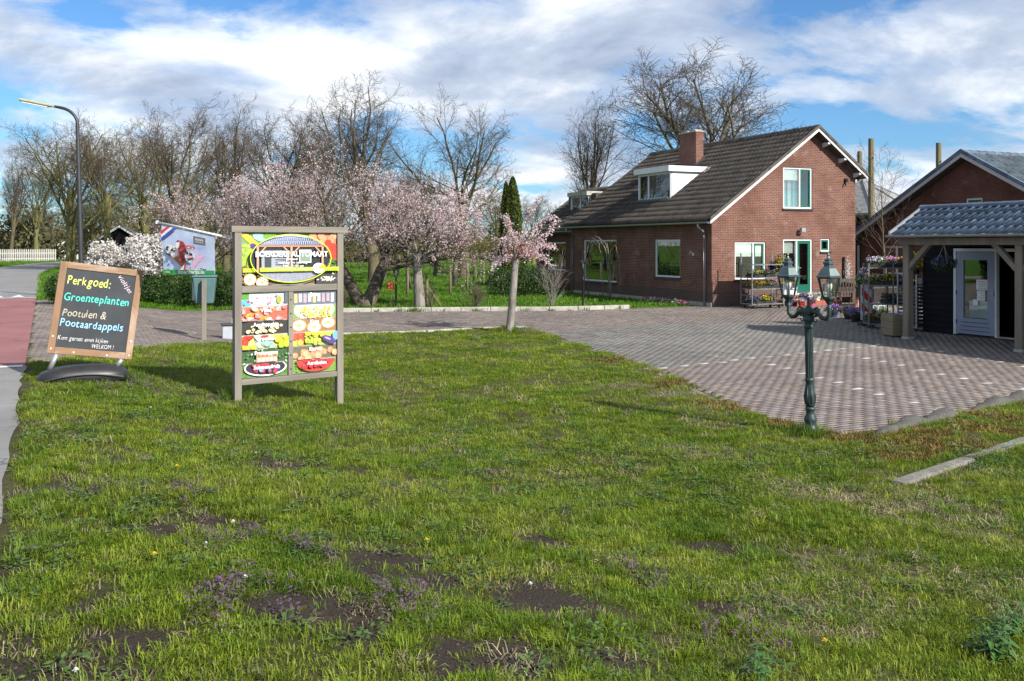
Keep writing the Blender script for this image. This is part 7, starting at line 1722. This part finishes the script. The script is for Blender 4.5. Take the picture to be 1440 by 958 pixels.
# wooden planter at the porch post
pw = G(1267, 474); pl = thing('wooden_planter', 'square weathered wooden planter at the foot of the porch post', 'planter', (pw.x, pw.y + .22, 0), R(8)); simple('planter_wood', (0.22, .175, .11), .85, var=.25, scale=5, bump=.4, dirt=(0.24, .20, .06), stretch=(.3, .3, 2))
for k in range(3):
    z0, z1 = .03 + k * .17, .195 + k * .17
    for (x0, x1, y0, y1) in ((-.27, .27, -.27, -.235), (-.27, .27, .235, .27), (-.27, -.235, -.234, .234), (.235, .27, -.234, .234)): MB().box(x0, x1, y0, y1, z0, z1).build('board', 'planter_wood', pl, bevel=.004)
MB().box(-.23, .23, -.23, .23, .35, .47).build('soil', 'sill_dark', pl); rr = np.random.RandomState(2)
mk('seedlings', cloud_mesh('seedlings', np.stack([rr.uniform(-.2, .2, 160), rr.uniform(-.2, .2, 160), .48 + .07 * rr.rand(160)], 1), .06, 3, 0, .5), 'bloom_lilac', pl, 'stuff')
# hanging basket under the porch
hx, hy = 1.0, 2.75; w_ = Matrix.Rotation(TH, 3, 'Z') @ Vector((hx, hy, 0)); hk = thing('hanging_basket', 'hanging basket of pale blue flowers under the shop porch', 'hanging basket', (10.5 + w_.x, 19.07 + w_.y, 0), TH)
MB().lathe([(.05, 1.60), (.14, 1.64), (.19, 1.74), (.19, 1.76)], 14).build('basket', 'dark_wood', hk)
for k in range(3): a = 2 * PI * k / 3; MB().tube([(.18 * math.cos(a), .18 * math.sin(a), 1.76), (0, 0, 2.22)], .005, 5).build('chain', 'white_paint', hk)
MB().tube([(0, 0, 2.2), (0, 0, 2.40)], .008, 5).build('hook', 'black_metal', hk); rr = np.random.RandomState(12); d = rr.normal(0, 1, (340, 3)); d /= np.linalg.norm(d, axis=1)[:, None]
mk('foliage', cloud_mesh('foliage', np.array([0, 0, 1.74]) + d * np.array([.25, .25, .15]), .07, 13, .02, .5), 'pot_leaf', hk, 'stuff'); mk('blooms', cloud_mesh('blooms', np.array([0, 0, 1.79]) + d[:240] * np.array([.26, .26, .13]), .05, 14, .02, .8), 'bloom_blue', hk, 'stuff')
# flower bed along the side wall
for k in range(7):
    yy = .9 + k * .42; pot(loc_h(-.55, yy, -.06), ['first', 'second', 'third', 'fourth', 'fifth', 'sixth', 'seventh'][k] + ' clump of bed flowers along the side wall, counted from the house corner', 'white' if k % 2 else 'pink', 'terracotta', .05, .06, .22, fr=.22, n=46, name='bed_flower', group='flowers in the bed along the side wall')
# white picket fence beyond the road bend
fs, fe = Vector((at(-40, 95), 95, .42)), Vector((at(78, 100), 100, .42)); fd_ = (fe - fs); nf = 46
pf = thing('picket_fence', 'white weathered picket fence on the far side of the road bend', 'fence', fs, math.atan2(fd_.y, fd_.x)); simple('old_white', (0.42, .41, .39), .8, var=.2, scale=3, dirt=(0.2, .18, .16)); Lf = fd_.length
pm = MB().prism([(-.045, 0.05), (.045, .05), (.045, 1.12), (0, 1.2), (-.045, 1.12)], 'y', -.012, .012).mesh('picket'); pm.materials.append(MATS['old_white'])
for k in range(nf): o = bpy.data.objects.new('picket', pm); link(o, pf); o.location = (Lf * k / (nf - 1), 0, 0); o.scale = (1, 1, 1.15)
for z in (.3, .9): MB().box(0, Lf, .014, .05, z, z + .08).build('rail', 'old_white', pf)
for k in range(8): x = Lf * k / 7; MB().box(x - .07, x + .07, .052, .19, -.1, 1.15).build('post', 'dark_wood', pf)
# far cottages
def cottage(px, D, w, dpt, hw_, hr, label, wallm, roofm, rz, open_=True):
    x = at(px, D); o = thing('cottage', label, 'house', (x, D, float(TZ(x, D))), rz, 'distant houses')
    MB().prism([(-w / 2, -.1), (w / 2, -.1), (w / 2, hw_), (0, hr), (-w / 2, hw_)], 'y', 0, dpt).build('wall', wallm, o)
    rf_ = MB().prism([(-w / 2 - .3, hw_ - .2), (0, hr + .06), (0, hr + .25), (-w / 2 - .3, hw_)], 'y', -.3, dpt + .3).prism([(0, hr + .06), (w / 2 + .3, hw_ - .2), (w / 2 + .3, hw_), (0, hr + .25)], 'y', -.3, dpt + .3).build('roof', roofm, o)
    for s in (-1, 1): MB().prism([(0, hr + .02), (s * (w / 2 + .32), hw_ - .22), (s * (w / 2 + .32), hw_ - .04), (0, hr + .22)], 'y', -.36, -.31).build('barge_board', 'white_paint', rf_)
    f_ = MB().box(-.5, .5, -.05, -.002, .9, 2.1).build('window', 'white_paint', o); MB().box(-.42, .42, -.07, -.052, .98, 2.02).build('pane', 'locker_glass', f_)
cottage(97, 118, 2.4, 5, 1.6, 3.0, 'tiny white gabled house far down the road', 'white_paint', 'roof_tile', .2)
cottage(168, 82, 5.0, 7, 2.1, 3.7, 'small dark cottage with white barge boards behind the magnolia', 'black_board', 'roof_tile', .3)
